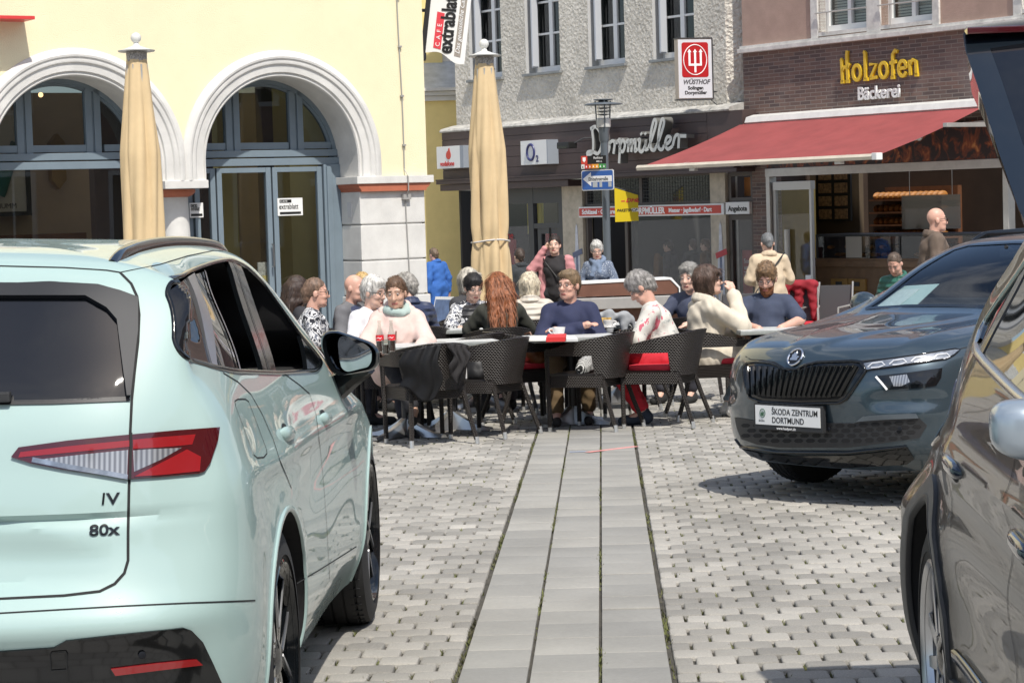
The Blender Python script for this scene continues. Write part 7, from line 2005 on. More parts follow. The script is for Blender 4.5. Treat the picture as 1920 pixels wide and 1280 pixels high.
# metal chairs by the bakery
def metal_chair(px, Y, rot, lab, red):
    p = AT(px, 500, Y); t = empty('metal_chair', lab, 'chair', (p[0], Y, 0), R(rot), 'metal chairs by the bakery')
    mb = MB(); mb.box(-.22, .22, -.22, .22, .43, .45, .008); mb.build('seat', M_anth, t)
    mb = MB(); mb.box(-.21, .21, -.26, -.245, .48, .92, .006); mb.xf(Matrix.Rotation(R(6), 4, 'X')); mb.build('backrest', mat('grey mesh', (.07, .07, .075), .7), t)
    for sx in (-1, 1):
        mb = MB(); mb.tube([(sx * .23, .26, 0), (sx * .23, .22, .44), (sx * .23, .20, .64), (sx * .23, -.22, .66)], .012, 8); mb.build('leg', M_alu, t, smooth=True)
        mb = MB(); mb.tube([(sx * .23, -.30, 0), (sx * .22, -.23, .45), (sx * .21, -.33, .93)], .012, 8); mb.build('leg', M_alu, t, smooth=True)
    if red: mb = MB(); mb.box(-.21, .21, -.20, .21, .452, .49, .015); mb.build('cushion', M_redc, t)
    return t
metal_chair(1547, 26.2, 150, 'grey metal chair with a red cushion at the bakery window', True)
mc = metal_chair(1495, 26.0, 170, 'metal chair hung with a red blanket behind the beige coat', True)
bl_ = Blob().cap((-.17, -.27, .92), (.17, -.27, .93), .045, .045, .03).cap((-.15, -.26, .90), (-.17, -.22, .52), .06, .035, .05).cap((0, -.29, .90), (.02, -.31, .48), .06, .045, .05).cap((.15, -.27, .90), (.19, -.25, .58), .055, .03, .05); V_, F_ = bl_.mesh(.012, folds(.006, 2)); o = raw('red_blanket', V_, F_, mat('dark red wool', (.26, .012, .022), .85, var=.2, vs=8), smooth=True); o.matrix_world = mat4(np.array(mc.rotation_euler.to_matrix()), mc.location); tag(o, 'red blanket hung over the back of a bakery chair', 'blanket')
mc2 = metal_chair(1372, 24.5, 10, 'dark metal chair left of the beige coat at the narrow shop window', False)
# ================================================================ people: smooth bodies grown from tapered limbs
def skin_mat(name, c):
    mm = mat(name, c, .5, var=.10, vs=14, bump=.0006, bs=180); b = mm.node_tree.nodes['Principled BSDF']
    b.inputs['Subsurface Weight'].default_value = .12; b.inputs['Subsurface Radius'].default_value = (.012, .005, .003); return mm
SK = {'fair': skin_mat('fair skin', (.64, .41, .32)), 'pink': skin_mat('ruddy skin', (.62, .36, .275)), 'tan': skin_mat('tanned skin', (.52, .32, .23))}
M_lip = mat('lips', (.36, .12, .10), .5); M_brow = mat('brows', (.10, .07, .05), .8); M_eye = mat('eyes', (.025, .02, .018), .2); M_eyew = mat('eye white', (.36, .30, .27), .4); M_beard = mat('red beard', (.20, .075, .03), .9, var=.4, vs=60, bump=.004, bs=160)
_hm = {}
def hair_mat(c):
    if c not in _hm:
        mm = mat('hair', c, .5, var=.55, vs=30, bump=.006, bs=85); nt, b, N, L = nodes_of(mm); _hm[c] = mm
        for n in nt.nodes:
            if n.type == 'TEX_NOISE':
                tc = [q for q in nt.nodes if q.type == 'TEX_COORD'][0]; mp = N('ShaderNodeMapping'); mp.inputs['Scale'].default_value = (1.6, 1.6, .35); L(tc.outputs['Object'], mp.inputs[0]); L(mp.outputs[0], n.inputs['Vector'])
    return _hm[c]
_cm = {}
def cloth(c, kind='plain'):
    k_ = (c, kind)
    if k_ in _cm: return _cm[k_]
    mm = mat('cloth', c, .85, var=.16 if kind == 'plain' else .1, vs=7, bump=.0015, bs=240); nt, b, N, L = nodes_of(mm); tc = N('ShaderNodeTexCoord')
    if kind in ('print', 'flower', 'spots'):
        v = N('ShaderNodeTexNoise' if kind != 'spots' else 'ShaderNodeTexVoronoi'); v.inputs['Scale'].default_value = {'print': 16, 'flower': 9, 'spots': 45}[kind]
        if kind != 'spots': v.inputs['Detail'].default_value = 3; v.inputs['Distortion'].default_value = 1.5
        L(tc.outputs['Object'], v.inputs['Vector']); rp = N('ShaderNodeValToRGB'); rp.color_ramp.interpolation = 'CONSTANT'; e = rp.color_ramp.elements
        if kind == 'print': e[0].color = (.02, .022, .03, 1); e[1].position = .47; e[1].color = (.62, .62, .62, 1); q = e.new(.58); q.color = (.12, .13, .16, 1)
        elif kind == 'flower': e[0].color = (.50, .12, .16, 1); e[0].position = 0; e[1].position = .36; e[1].color = (*c, 1); q = e.new(.62); q.color = (.34, .36, .34, 1); q = e.new(.66); q.color = (*c, 1)
        else: e[0].color = (.55, .58, .62, 1); e[1].position = .22; e[1].color = (*c, 1)
        L(v.outputs['Fac' if kind != 'spots' else 'Distance'], rp.inputs[0]); L(rp.outputs[0], b.inputs['Base Color'])
    if kind == 'quilt':
        wv = N('ShaderNodeTexWave'); wv.bands_direction = 'Z'; wv.inputs['Scale'].default_value = 5.2; wv.inputs['Distortion'].default_value = .7; L(tc.outputs['Object'], wv.inputs['Vector'])
        bp = N('ShaderNodeBump'); bp.inputs['Distance'].default_value = .011; L(wv.outputs['Fac'], bp.inputs['Height']); L(bp.outputs['Normal'], b.inputs['Normal']); b.inputs['Roughness'].default_value = .5
    _cm[k_] = mm; return mm
M_frame = mat('spectacle frame', (.02, .018, .018), .3); M_shade = mat('dark lens', (.006, .006, .007), .05, coat=.5); M_lens = glass_mat('clear lens', (.92, .92, .92))

def rotz(a): c, s_ = math.cos(a), math.sin(a); return np.array([[c, -s_, 0], [s_, c, 0], [0, 0, 1]])
def rotx(a): c, s_ = math.cos(a), math.sin(a); return np.array([[1, 0, 0], [0, c, -s_], [0, s_, c]])
def roty(a): c, s_ = math.cos(a), math.sin(a); return np.array([[c, 0, s_], [0, 1, 0], [-s_, 0, c]])

def person(label, px, Y, rot, sit=True, sc=1.0, res=.009, lean=8, head=(0, 0, 0), skin='fair', hair=None, style='short', top=(.1, .1, .1), topk='plain', sleeve='long', bulk=1.0, vest=None, legs=(.03, .03, .04), shoes=(.02, .02, .02), arms='table', glasses=None, scarf=None, hood=False, beard=False, feet=True, dx=0, dy=0, coat=False, phone=False, female=False, belly=0.0, legmode=0, bag=None):
    p0 = AT(px, 500, Y)
    t = empty('person', label, 'person', (p0[0] + dx, Y + dy, 0), R(rot)); t.scale = (sc,) * 3
    S_ = SK[skin]
    hz = .50 if sit else .93
    T = rotx(-R(lean))
    P = np.array([0, -.02 if sit else 0, hz])
    up = lambda x, y, z: P + T @ np.array([x, y, z])
    w_ = (.145 if female else .168)
    chest, neck = up(0, .0, .33), up(0, -.005, .50)
    sh = [up(s * w_, -.01, .428) for s in (-1, 1)]
    Hh = T @ rotz(R(head[0])) @ rotx(-R(head[1])) @ roty(R(head[2]))
    hc = neck + np.array([0, .02, .0]) * 1 + T @ np.array([0, .012, .145])
    hp = lambda x, y, z: hc + Hh @ np.array([x, y, z])
    # arms: elbow and wrist in the person's own frame
    A = {'table': [((.27, .13, .30), (.12, .36, .275))] * 2, 'lap': [((.25, .04, .22), (.10, .26, .14))] * 2, 'crossed': [((.25, .10, .215), (-.08, .235, .285)), ((.25, .10, .215), (-.10, .205, .315))],
         'cheek': [((.25, .04, .22), (.05, .28, .20)), ((.20, .25, .27), (.075, .215, .545))], 'down': [((.24, -.03, .18), (.25, .03, -.07))] * 2, 'ear': [((.24, -.03, .18), (.20, .10, .0)), ((.33, .05, .33), (.12, .03, .62))],
         'lean': [((.25, .16, .26), (.16, .40, .20))] * 2, 'front': [((.25, .03, .2), (.10, .24, .18))] * 2}[arms]
    arm = []
    for (e, q), s in zip(A, (-1, 1)):
        arm.append((up(s * e[0], e[1], e[2]), up(s * q[0], q[1], q[2])))
    # legs
    if sit:
        hip = [np.array([s * .095, .02, hz + .02]) for s in (-1, 1)]
        if legmode == 1: knee = [np.array([-.16, .40, .52]), np.array([.02, .45, .56])]; ank = [np.array([-.13, .50, .09]), np.array([-.16, .66, .22])]
        elif legmode == 2: knee = [np.array([s * .12, .43, .52]) for s in (-1, 1)]; ank = [np.array([s * .07, .20, .10]) for s in (-1, 1)]
        else: knee = [np.array([s * .14, .43, .52]) for s in (-1, 1)]; ank = [np.array([s * .13, .44 + .05 * s, .09]) for s in (-1, 1)]
    else:
        hip = [np.array([s * .09, 0, hz]) for s in (-1, 1)]; knee = [np.array([s * .10, .02 + .05 * s * legmode, .50]) for s in (-1, 1)]; ank = [np.array([s * .10, -.02 + .12 * s * legmode, .09]) for s in (-1, 1)]
    B = bulk
    body = Blob(); jr = np.random.default_rng(px * 7 + 1).uniform(-1, 1, 6)
    body.cap(P + (0, 0, .03), up(0, 0, .2), .12 * B, .115 * B, .05).cap(up(0, 0, .2), chest, .115 * B, .125, .05).ell(up(0, .0, .37), (.145, .10, .105), T, .05)
    body.cap(neck - T @ np.array([0, 0, .06]), hc + Hh @ np.array([0, -.02, -.05]), .058, .052, .03)
    for i, s in enumerate((-1, 1)):
        el, wr = arm[i]
        body.cap(sh[i], el, .052, .041, .03).cap(el, wr, .041, .028, .02)
        d = (wr - el) / np.linalg.norm(wr - el); n_ = np.cross(d, [0, 0, 1]); n_ = n_ / (np.linalg.norm(n_) + 1e-6)
        pc = wr + d * .05; body.cap(wr, pc, .026, .030, .015)
        upv = np.cross(n_, d)
        for k in range(4):
            o_ = (k - 1.5) * .019; L_ = (.062, .076, .070, .056)[k] * .9; b0 = pc + n_ * o_ + d * .022; curl = -.25 - .12 * k
            if arms in ('cheek', 'ear') and s > 0: curl = -.8
            m1 = b0 + (d + upv * curl * .5) * L_ * .55; m2 = m1 + (d * .7 + upv * curl * 1.3) * L_ * .5
            body.cap(b0 - d * .02, m1, .0105, .0095, .006).cap(m1, m2, .0095, .0085, .004)
        body.cap(pc + n_ * (-.028 * s) - d * .01, pc + n_ * (-.052 * s) + d * .025 + upv * -.01, .012, .0095, .008)
        body.cap(hip[i], knee[i], .080, .056, .04).cap(knee[i], ank[i], .055, .036, .03).cap(ank[i], ank[i] + np.array([0, .10, -.05]), .036, .03, .02)
    # head
    body.ell(hp(0, -.012, .035), (.074, .093, .092), Hh, .02).ell(hp(0, .022, -.03), (.061 + .004 * jr[0], .070, .084 + .005 * jr[1]), Hh, .03).cap(hp(-.028, .048, -.080), hp(.028, .048, -.080), .030, .030, .025).ell(hp(0, .070, -.098), (.024 + .005 * jr[4], .020 + .004 * jr[5], .018), Hh, .02)
    body.cap(hp(0, .086, .018), hp(0, .109 + .005 * jr[2], -.022 - .004 * jr[3]), .0085, .0125 + .0015 * jr[3], .012).ell(hp(0, .098, -.028), (.019, .013, .011), Hh, .008)
    body.cap(hp(-.042, .074, .032), hp(.042, .074, .032), .011, .011, .015)
    for s in (-1, 1):
        body.ell(hp(s * .031, .100, .012), (.017, .016, .010), Hh, .012, True)
        body.ell(hp(s * .078, -.012, -.008), (.010, .022, .032), Hh, .006).ell(hp(s * .040, .062, -.025), (.022, .022, .018), Hh, .02)
    body.cap(hp(-.020, .0855, -.062), hp(.020, .0855, -.062), .0085, .0085, .006).cap(hp(-.016, .083, -.071), hp(.016, .083, -.071), .0085, .0085, .006)
    def paint_f(c):
        L_ = (c - hc) @ Hh; m_ = np.zeros(len(c), int)
        m_[(np.abs(L_[:, 0]) < .024) & (L_[:, 1] > .076) & (L_[:, 2] > -.076) & (L_[:, 2] < -.058)] = 1
        m_[(np.abs(np.abs(L_[:, 0]) - .032) < .020) & (L_[:, 1] > .062) & (np.abs(L_[:, 2] - .035) < .0042)] = 2
        if beard: m_[(L_[:, 2] < -.035 - .25 * np.maximum(0, L_[:, 1] - .075)) & (L_[:, 1] > -.005) & (L_[:, 2] > -.14) & ~((np.abs(L_[:, 0]) < .022) & (L_[:, 2] > -.076) & (L_[:, 2] < -.060)) & ((np.abs(L_[:, 0]) > .030) | (L_[:, 2] < -.048))] = 3
        return m_
    bo = blob_obj('body', body, res, [S_, M_lip, M_brow, M_beard], t, None, 0, paint_f)
    if beard:
        b_ = Blob().ell(hp(0, .040, -.088), (.060, .055, .048), Hh, .02).ell(hp(0, .075, -.105), (.034, .026, .035), Hh, .02).ell(hp(0, .125, -.064), (.026, .05, .009), Hh, .01, True).ell(hp(0, .06, -.01), (.075, .06, .045), Hh, .01, True)
        blob_obj('beard', b_, .006, M_beard, t, folds(.002, 3, 3))
    # eyes
    mb = MB()
    for s in (-1, 1): mb.sphere(hp(s * .031, .0765, .011), .0125, 10, 8)
    mb.cur = 1
    for s in (-1, 1): mb.sphere(hp(s * .031, .0835, .0105), .0066, 8, 6)
    mb.build('eyes', [M_eyew, M_eye], t, smooth=True)
    # clothes
    kt = cloth(top, topk); N_ = folds(.0035 if not coat else .0040, px % 17, .7)
    cl = Blob(); I = .012 if not coat else .022
    cl.cap(P + (0, -.0, .02), up(0, .0, .2), (.128 + belly) * B, (.122 + belly) * B, .05).cap(up(0, .0, .2), chest, (.122 + belly * .7) * B, .130, .05).ell(up(0, -.0, .365), (.150, .108, .11), T, .05).cap(sh[0] * .6 + sh[1] * .4 + T @ np.array([0, 0, .035]), sh[0], .052, .050, .04).cap(sh[1] * .6 + sh[0] * .4 + T @ np.array([0, 0, .035]), sh[1], .052, .050, .04)
    if female: cl.ell(up(-.07, .085, .31), (.065, .055, .06), T, .04).ell(up(.07, .085, .31), (.065, .055, .06), T, .04)
    for i in (0, 1):
        el, wr = arm[i]
        if sleeve == 'long': cl.cap(sh[i], el, .058, .050, .03).cap(el, wr - (wr - el) * .06, .050, .036, .02)
        elif sleeve == 'half': cl.cap(sh[i], sh[i] + (el - sh[i]) * .88, .060, .056, .03)
        elif sleeve == 'elbow': cl.cap(sh[i], el, .060, .054, .03).cap(el, el + (wr - el) * .2, .054, .052, .02)
    if coat:
        for i in (0, 1): cl.cap(hip[i] + (0, 0, .0), hip[i] + (knee[i] - hip[i]) * .72, .10, .085, .04)
        if sit: cl.cap(P + (-.1, -.04, .0), P + (.1, -.04, .0), .12, .12, .05)
    cl.ell(neck + T @ np.array([0, .02, .055]), (.062, .062, .055), T, .012, True)
    if not coat and sit: cl.ell(P + np.array([0, .28, .05]), (.2, .16, .055), None, .02, True)
    blob_obj('jacket' if coat else 'top', cl, res, kt, t, N_, I)
    if vest:
        v = Blob(); v.cap(P + (0, 0, .06), up(0, .0, .2), .138 * B, .134 * B, .05).cap(up(0, 0, .2), chest, .134 * B, .142, .05).ell(up(0, 0, .37), (.165, .122, .118), T, .05).ell(neck + T @ np.array([0, .03, .07]), (.07, .075, .07), T, .012, True)
        blob_obj('vest', v, res, cloth(vest, 'quilt'), t, folds(.003, 2), .014)
    if coat and not hood:
        cb = Blob(); nb = neck + T @ np.array([0, 0, .012])
        for k in range(11):
            q0, q1 = [R(-62 + 304 * (k + e) / 11) + math.pi / 2 * 0 for e in (0, 1)]
            f_ = lambda q: nb + T @ np.array([.082 * math.cos(q - R(180) + R(90) * 0), -.080 * math.sin(q) - .004, .020 * math.sin(q)])
            cb.cap(f_(q0), f_(q1), .020, .020, .01).cap(f_(q0) - T @ np.array([0, 0, .03]), f_(q1) - T @ np.array([0, 0, .03]), .030, .030, .015)
        blob_obj('collar', cb, max(res, .009), kt, t)
    if hood:
        hb = Blob(); nb = neck + T @ np.array([0, 0, .0])
        for s in (-1, 1): hb.cap(nb + T @ np.array([s * .06, -.09, .03]), nb + T @ np.array([s * .115, .0, .0]), .045, .034, .03).cap(nb + T @ np.array([s * .115, .0, .0]), nb + T @ np.array([s * .055, .125, -.15]), .034, .026, .03)
        hb.cap(nb + T @ np.array([-.06, -.1, .0]), nb + T @ np.array([.06, -.1, .0]), .055, .055, .04); blob_obj('hood', hb, res, kt, t, folds(.004, 2))
        mb = MB(); mb.tube([up(0, .165, .36), up(.006, .185, .26), up(-.004, .185, .12), up(0, .17, .02)], .006, 6); mb.tube([up(.03, .18, .30), up(.12, .15, .20)], .006, 6); z_ = mb.build('zip', mat('zip brown', (.16, .08, .06), .5), t); mb = MB(); mb.sphere(up(-.13, .135, .14), .012, 8, 6); mb.build('button', M_ink, t)
    if hood or scarf:
        s_ = Blob(); nb = neck + T @ np.array([0, .0, .01])
        n = 14
        for k in range(n):
            a, b = 2 * math.pi * k / n, 2 * math.pi * (k + 1) / n
            f_ = lambda q: nb + T @ np.array([.085 * math.cos(q), .075 * math.sin(q) + .01, .012 * math.sin(2 * q) - .025 * math.sin(q) * (1 if scarf else .5)])
            s_.cap(f_(a), f_(b), .032, .032, .02)
        if scarf: s_.cap(nb + T @ np.array([.02, .09, -.03]), nb + T @ np.array([.05, .13, -.20]), .035, .045, .03).cap(nb + T @ np.array([-.03, .09, -.03]), nb + T @ np.array([-.05, .12, -.16]), .035, .04, .03)
        blob_obj('scarf', s_, res, cloth(scarf or hood), t, folds(.004, 5))
    tr = Blob(); tr.cap(P + (-.05, 0, .02), P + (.05, 0, .02), .115, .115, .05)
    for i in (0, 1): tr.cap(hip[i], knee[i], .088, .066, .04).cap(knee[i], ank[i] + (knee[i] - ank[i]) * .12, .065, .052, .03)
    blob_obj('trousers', tr, max(res, .009), cloth(legs), t, folds(.004, 4), .008)
    if feet:
        for i in (0, 1):
            a = ank[i]; f_ = np.array([0, .17, -.055]); f_[2] = .035 - a[2] if a[2] < .15 else -.075
            b_ = Blob().cap(a + (0, -.03, f_[2] * .8), a + f_, .043, .036, .03).cap(a, a + (0, -.01, -.03), .042, .045, .03); blob_obj('shoe', b_, .010, cloth(shoes), t)
    # hair
    if hair:
        h = Blob(); k = {'short': .010, 'crop': .004, 'volume': .020, 'curly': .018, 'bob': .016, 'long': .014, 'bun': .008}[style]
        h.ell(hp(0, -.020, .040), (.076 + k * .6, .092 + k * .8, .094 + k), Hh, .02)
        if style in ('short', 'volume', 'curly', 'crop'): h.cap(hp(0, -.085, .0), hp(0, -.080, -.05), .052, .040, .03)
        if style in ('volume', 'curly', 'short'): h.ell(hp(.01, .038, .098), (.058, .045, .022 + k * .6), Hh, .025)
        if style == 'bob':
            for s in (-1, 1): h.cap(hp(s * .070, -.02, .03), hp(s * .074, -.01, -.085), .036, .026, .03)
            h.cap(hp(0, -.075, .02), hp(0, -.07, -.09), .06, .05, .04); h.cap(hp(-.05, .075, .075), hp(.05, .075, .075), .022, .022, .02)
        if style == 'long':
            for s in (-1, 1): h.cap(hp(s * .066, -.02, .04), hp(s * .085, -.03, -.10), .036, .034, .03).cap(hp(s * .085, -.03, -.10), up(s * .085, -.12, .34), .034, .022, .03)
            for q in (-.06, 0, .06): h.cap(hp(q, -.085, .02), hp(q * 1.3, -.10, -.12), .05, .05, .04).cap(hp(q * 1.3, -.10, -.12), up(q * 1.2, -.145, .24 + .04 * (q == 0)), .045, .022, .03)
        if style == 'bun': h.ell(hp(0, -.115, .055), (.034, .032, .032), Hh, .012).cap(hp(-.05, -.05, .0), hp(-.05, -.05, -.01), .04, .04, .03)
        if style == 'wispy': pass
        fz = {'short': .066, 'crop': .066, 'volume': .056, 'curly': .064, 'bob': .034, 'long': .050, 'bun': .070}[style]
        h.ell(hp(0, .102, -.066 + fz * .55), (.064, .070, .100), Hh, .012, True)
        if style in ('short', 'crop', 'volume', 'curly', 'bun'):
            for s in (-1, 1): h.ell(hp(s * .092, .030, -.055), (.030, .062, .068), Hh, .008, True)
            h.ell(hp(0, .02, -.14), (.09, .12, .07), Hh, .01, True)
        nz_ = {'curly': (.0025, 2.2), 'volume': (.002, 1.8), 'long': (.002, 1.5)}.get(style, (.0012, 2.0))
        V, F = h.mesh(min(res, .008), folds(nz_[0], px % 7, nz_[1]))
        V = V.tolist(); F = F.tolist(); Q = np.array(V); fa = np.array(F)
        n = {'crop': 120, 'long': 620, 'curly': 420, 'bob': 420}.get(style, 300) if res < .0105 else 120
        r_ = np.random.default_rng(px); pick = r_.integers(0, len(fa), n)
        c_ = Q[fa[pick]].mean(1); nn = np.cross(Q[fa[pick][:, 1]] - Q[fa[pick][:, 0]], Q[fa[pick][:, 2]] - Q[fa[pick][:, 0]]); nn /= np.linalg.norm(nn, axis=1, keepdims=True) + 1e-9
        crown = hp(0, -.03, .13); Ls = {'crop': .018, 'long': .11, 'bob': .06, 'curly': .028, 'volume': .04}.get(style, .032)
        for p_, q_ in zip(c_, nn):
            d = (p_ - crown) * .8 + np.array([0, 0, -.05 if style in ('long', 'bob') else -.02]) + r_.normal(0, .035 if style == 'curly' else .014, 3)
            d = d - q_ * (d @ q_); d /= np.linalg.norm(d) + 1e-9
            sd_ = np.cross(d, q_); L_ = Ls * r_.uniform(.6, 1.3); wv = r_.uniform(.0025, .0055); b0 = len(V)
            curl = .35 if style == 'curly' else (.12 if style == 'long' else .05)
            for k in range(4):
                u = k / 3; cpt = p_ + d * L_ * u + q_ * (.004 + L_ * curl * math.sin(u * 3.0) * .35 - .006 * u * u) + sd_ * L_ * curl * .6 * math.sin(u * 5 + px)
                wd_ = wv * (1 - .8 * u)
                V += [(cpt - sd_ * wd_).tolist(), (cpt + q_ * wd_ * .8).tolist(), (cpt + sd_ * wd_).tolist()]
            for k in range(3): F += [[b0 + k * 3, b0 + k * 3 + 3, b0 + k * 3 + 4, b0 + k * 3 + 1], [b0 + k * 3 + 1, b0 + k * 3 + 4, b0 + k * 3 + 5, b0 + k * 3 + 2]]
        raw('hair', V, F, hair_mat(hair), t, smooth=True)
    if glasses:
        g = bpy.data.objects.new('glasses', None); COL.objects.link(g); g.parent = t
        mb = MB()
        for s in (-1, 1):
            ring = [hp(s * .033 + .0245 * math.cos(a), .103 - .004 * abs(math.cos(a)), .008 + .0175 * math.sin(a)) for a in np.linspace(0, 2 * math.pi, 21)[:-1]]
            mb.tube(ring, .0016 if glasses == 'clear' else .003, 6, closed=True); mb.tube([hp(s * .058, .098, .014), hp(s * .080, .04, .014), hp(s * .082, -.02, .006)], .002, 6)
        mb.tube([hp(-.009, .105, .012), hp(.009, .105, .012)], .0018, 6); mb.build('frame', M_frame, g)
        mb = MB()
        for s in (-1, 1):
            b0 = len(mb.v); mb.lathe([(.0001, 0), (.024, 0)], n=20); mb.xf(Matrix(((Hh[0, 0], Hh[0, 2] * .72, Hh[0, 1], 0), (Hh[1, 0], Hh[1, 2] * .72, Hh[1, 1], 0), (Hh[2, 0], Hh[2, 2] * .72, Hh[2, 1], 0), (0, 0, 0, 1))), b0)
            c_ = hp(s * .033, .1035, .008)
            for i in range(b0, len(mb.v)): mb.v[i] = tuple(np.array(mb.v[i]) + c_)
        mb.build('lenses', M_shade if glasses == 'dark' else M_lens, g)
    if phone:
        mb = MB(); q = arm[1][1] + (arm[1][1] - arm[1][0]) / np.linalg.norm(arm[1][1] - arm[1][0]) * .07; mb.box(-.005, .005, -.035, .035, -.07, .07, .003); mb.xf(Matrix.Translation(q + np.array([-.03, 0, .01]))); ph = mb.build('phone', M_gloss); ph.parent = None; ph.matrix_world = mat4(rotz(R(rot)), (p0[0] + dx, Y + dy, 0)); tag(ph, 'dark phone held to the ear of the woman in the pink cardigan', 'phone')
    if bag:
        mb = MB(); n = 20; pts = [up(.19 * math.cos(a) * 1.0, .155 * math.sin(a), .25 + .24 * math.cos(a)) for a in np.linspace(-.2, math.pi + .2, n)]; mb.tube([up(.20, -.02, .52), up(.10, .14, .42), up(-.06, .165, .22), up(-.22, .06, .0)], .010, 6); mb.tube([up(.20, -.02, .52), up(.10, -.15, .42), up(-.06, -.165, .22), up(-.22, -.04, .0)], .010, 6)
        o_ = mb.build('bag_strap', M_ink, t)
    return t

# front row
person('seated man in a black and white patterned shirt wearing sunglasses beside the mint car', 580, 19.2, -84, lean=4, head=(2, 0, 0), skin='pink', hair=(.17, .105, .07), style='crop', top=(.5, .5, .5), topk='print', sleeve='half', glasses='dark', arms='lap', res=.008)
person('person with long dark hair mostly hidden behind the patterned shirt man', 548, 20.6, -60, lean=4, hair=(.04, .022, .015), style='long', top=(.03, .03, .035), arms='lap', res=.011)
person('bald seated man in a quilted navy vest over a grey sleeve', 650, 20.9, -112, lean=6, head=(0, 4, 0), skin='pink', hair=None, top=(.14, .14, .15), vest=(.035, .045, .09), arms='lap', res=.009, bulk=1.05)
person('blond person hidden behind the white haired woman', 676, 21.6, -150, lean=0, hair=(.50, .33, .13), style='bun', top=(.1, .1, .1), res=.011, arms='lap', dy=.2)
person('white haired woman in glasses and a white top', 684, 18.95, -128, lean=8, head=(6, 4, 0), skin='fair', hair=(.66, .64, .60), style='volume', top=(.74, .73, .75), glasses='clear', arms='lap', female=True, res=.008)
person('woman in a pale pink jacket with a mint hood facing the camera', 742, 18.35, 178, lean=7, head=(-6, 5, 2), skin='tan', hair=(.12, .065, .035), style='bun', top=(.64, .48, .43), coat=True, hood=(.36, .45, .42), arms='lean', legs=(.018, .018, .022), female=True, res=.0075, bulk=1.12, legmode=1)
person('grey haired person in a dark blue quilted jacket turned away by the pilaster', 772, 20.7, 28, lean=14, head=(35, 8, 0), hair=(.34, .32, .29), style='curly', top=(.03, .04, .085), topk='quilt', coat=True, arms='table', res=.010)
person('woman with short black hair and glasses in a black vest and patterned sleeves', 878, 21.4, -158, lean=10, head=(0, 10, 0), sc=.97, hair=(.012, .011, .012), style='volume', top=(.30, .34, .44), topk='print', vest=(.02, .02, .023), sleeve='elbow', glasses='clear', arms='table', female=True, res=.009)
person('grey haired person just behind the black haired woman', 868, 22.4, -120, lean=6, hair=(.45, .42, .36), style='bob', top=(.04, .04, .045), arms='lap', res=.011)
person('woman with long curly red hair in an olive jacket seen from behind', 937, 19.9, 8, lean=16, head=(6, 6, 0), hair=(.26, .085, .028), style='long', top=(.035, .036, .027), arms='table', female=True, res=.008)
person('person with white blond hair in a cream quilted jacket seen from behind', 992, 21.5, 2, lean=6, sc=.96, hair=(.66, .58, .44), style='bob', top=(.52, .47, .40), topk='quilt', coat=True, arms='lap', res=.009)
person('man in a navy sweater and glasses with folded arms', 1066, 18.95, 178, lean=3, head=(-34, 0, 0), skin='pink', hair=(.20, .135, .075), style='short', top=(.022, .028, .072), arms='crossed', glasses='clear', legs=(.13, .085, .04), shoes=(.02, .018, .018), res=.0075, bulk=1.02)
person('grey haired woman in a flowered blouse and red trousers bending over the table', 1244, 18.3, 80, lean=17, head=(0, 24, 0), skin='pink', hair=(.30, .285, .27), style='volume', top=(.58, .56, .51), topk='flower', sleeve='elbow', arms='lean', legs=(.50, .015, .03), shoes=(.03, .04, .06), female=True, res=.0075, bulk=1.08, legmode=2)
person('woman in a cream coat and sunglasses resting her chin on her hand', 1322, 18.75, -74, lean=2, head=(-4, -6, 0), hair=(.085, .05, .035), style='bob', top=(.60, .54, .44), coat=True, glasses='dark', arms='cheek', legs=(.24, .30, .36), shoes=(.66, .65, .62), female=True, res=.0075, legmode=2)
person('grey haired person in dark blue half hidden behind the cream coat', 1300, 20.9, 150, lean=8, hair=(.30, .29, .27), style='curly', top=(.05, .06, .10), arms='table', res=.010)
person('bearded man in glasses and a navy shirt reading at the table', 1436, 19.15, 176, lean=5, head=(-14, 20, 0), skin='pink', hair=(.20, .12, .06), style='curly', top=(.042, .055, .095), sleeve='half', glasses='clear', arms='table', beard=True, res=.0075, bulk=1.1, belly=.02, legs=(.05, .08, .14))
# standing and further back
person('standing woman in a pink cardigan over a black top holding a phone to her ear', 1042, 28.0, 162, sit=False, sc=.93, lean=0, head=(8, 0, 0), hair=(.03, .018, .015), style='bun', top=(.02, .018, .02), arms='ear', sleeve='none', female=True, res=.010, legs=(.03, .03, .035), phone=True, bag=True)
_pk = bpy.data.objects[[o.name for o in bpy.data.objects if o.get('label', '').startswith('standing woman in a pink')][0]]
cd = Blob(); 
for s in (-1, 1): cd.cap((s * .16, -.03, 1.36), (s * .17, .0, .85), .075, .095, .03)
cd.cap((-.16, -.06, 1.36), (.16, -.06, 1.36), .07, .07, .03).cap((0, -.08, 1.3), (0, -.08, .85), .11, .13, .05).cap((-.175, -.01, 1.37), (-.245, -.03, 1.11), .068, .060, .03).cap((-.245, -.03, 1.11), (-.20, .09, .95), .060, .048, .03).cap((.175, -.01, 1.37), (.33, .05, 1.26), .068, .060, .03).cap((.33, .05, 1.26), (.14, .03, 1.53), .058, .045, .03)
blob_obj('cardigan', cd, .010, cloth((.56, .25, .26)), _pk, folds(.004, 2))
person('grey haired woman with glasses and a blue scarf behind the sales counter', 1122, 27.6, 164, sit=False, sc=.88, lean=3, head=(14, 12, 0), hair=(.50, .49, .46), style='volume', top=(.12, .15, .21), topk='spots', scarf=(.16, .21, .30), glasses='clear', arms='front', female=True, res=.011)
person('person in a beige coat standing with their back to the camera', 1444, 25.2, 6, sit=False, sc=.90, lean=8, head=(0, 12, 0), hair=(.16, .165, .17), style='crop', top=(.56, .45, .32), coat=True, arms='front', res=.010, bulk=1.25, legs=(.05, .05, .05), bag=True)
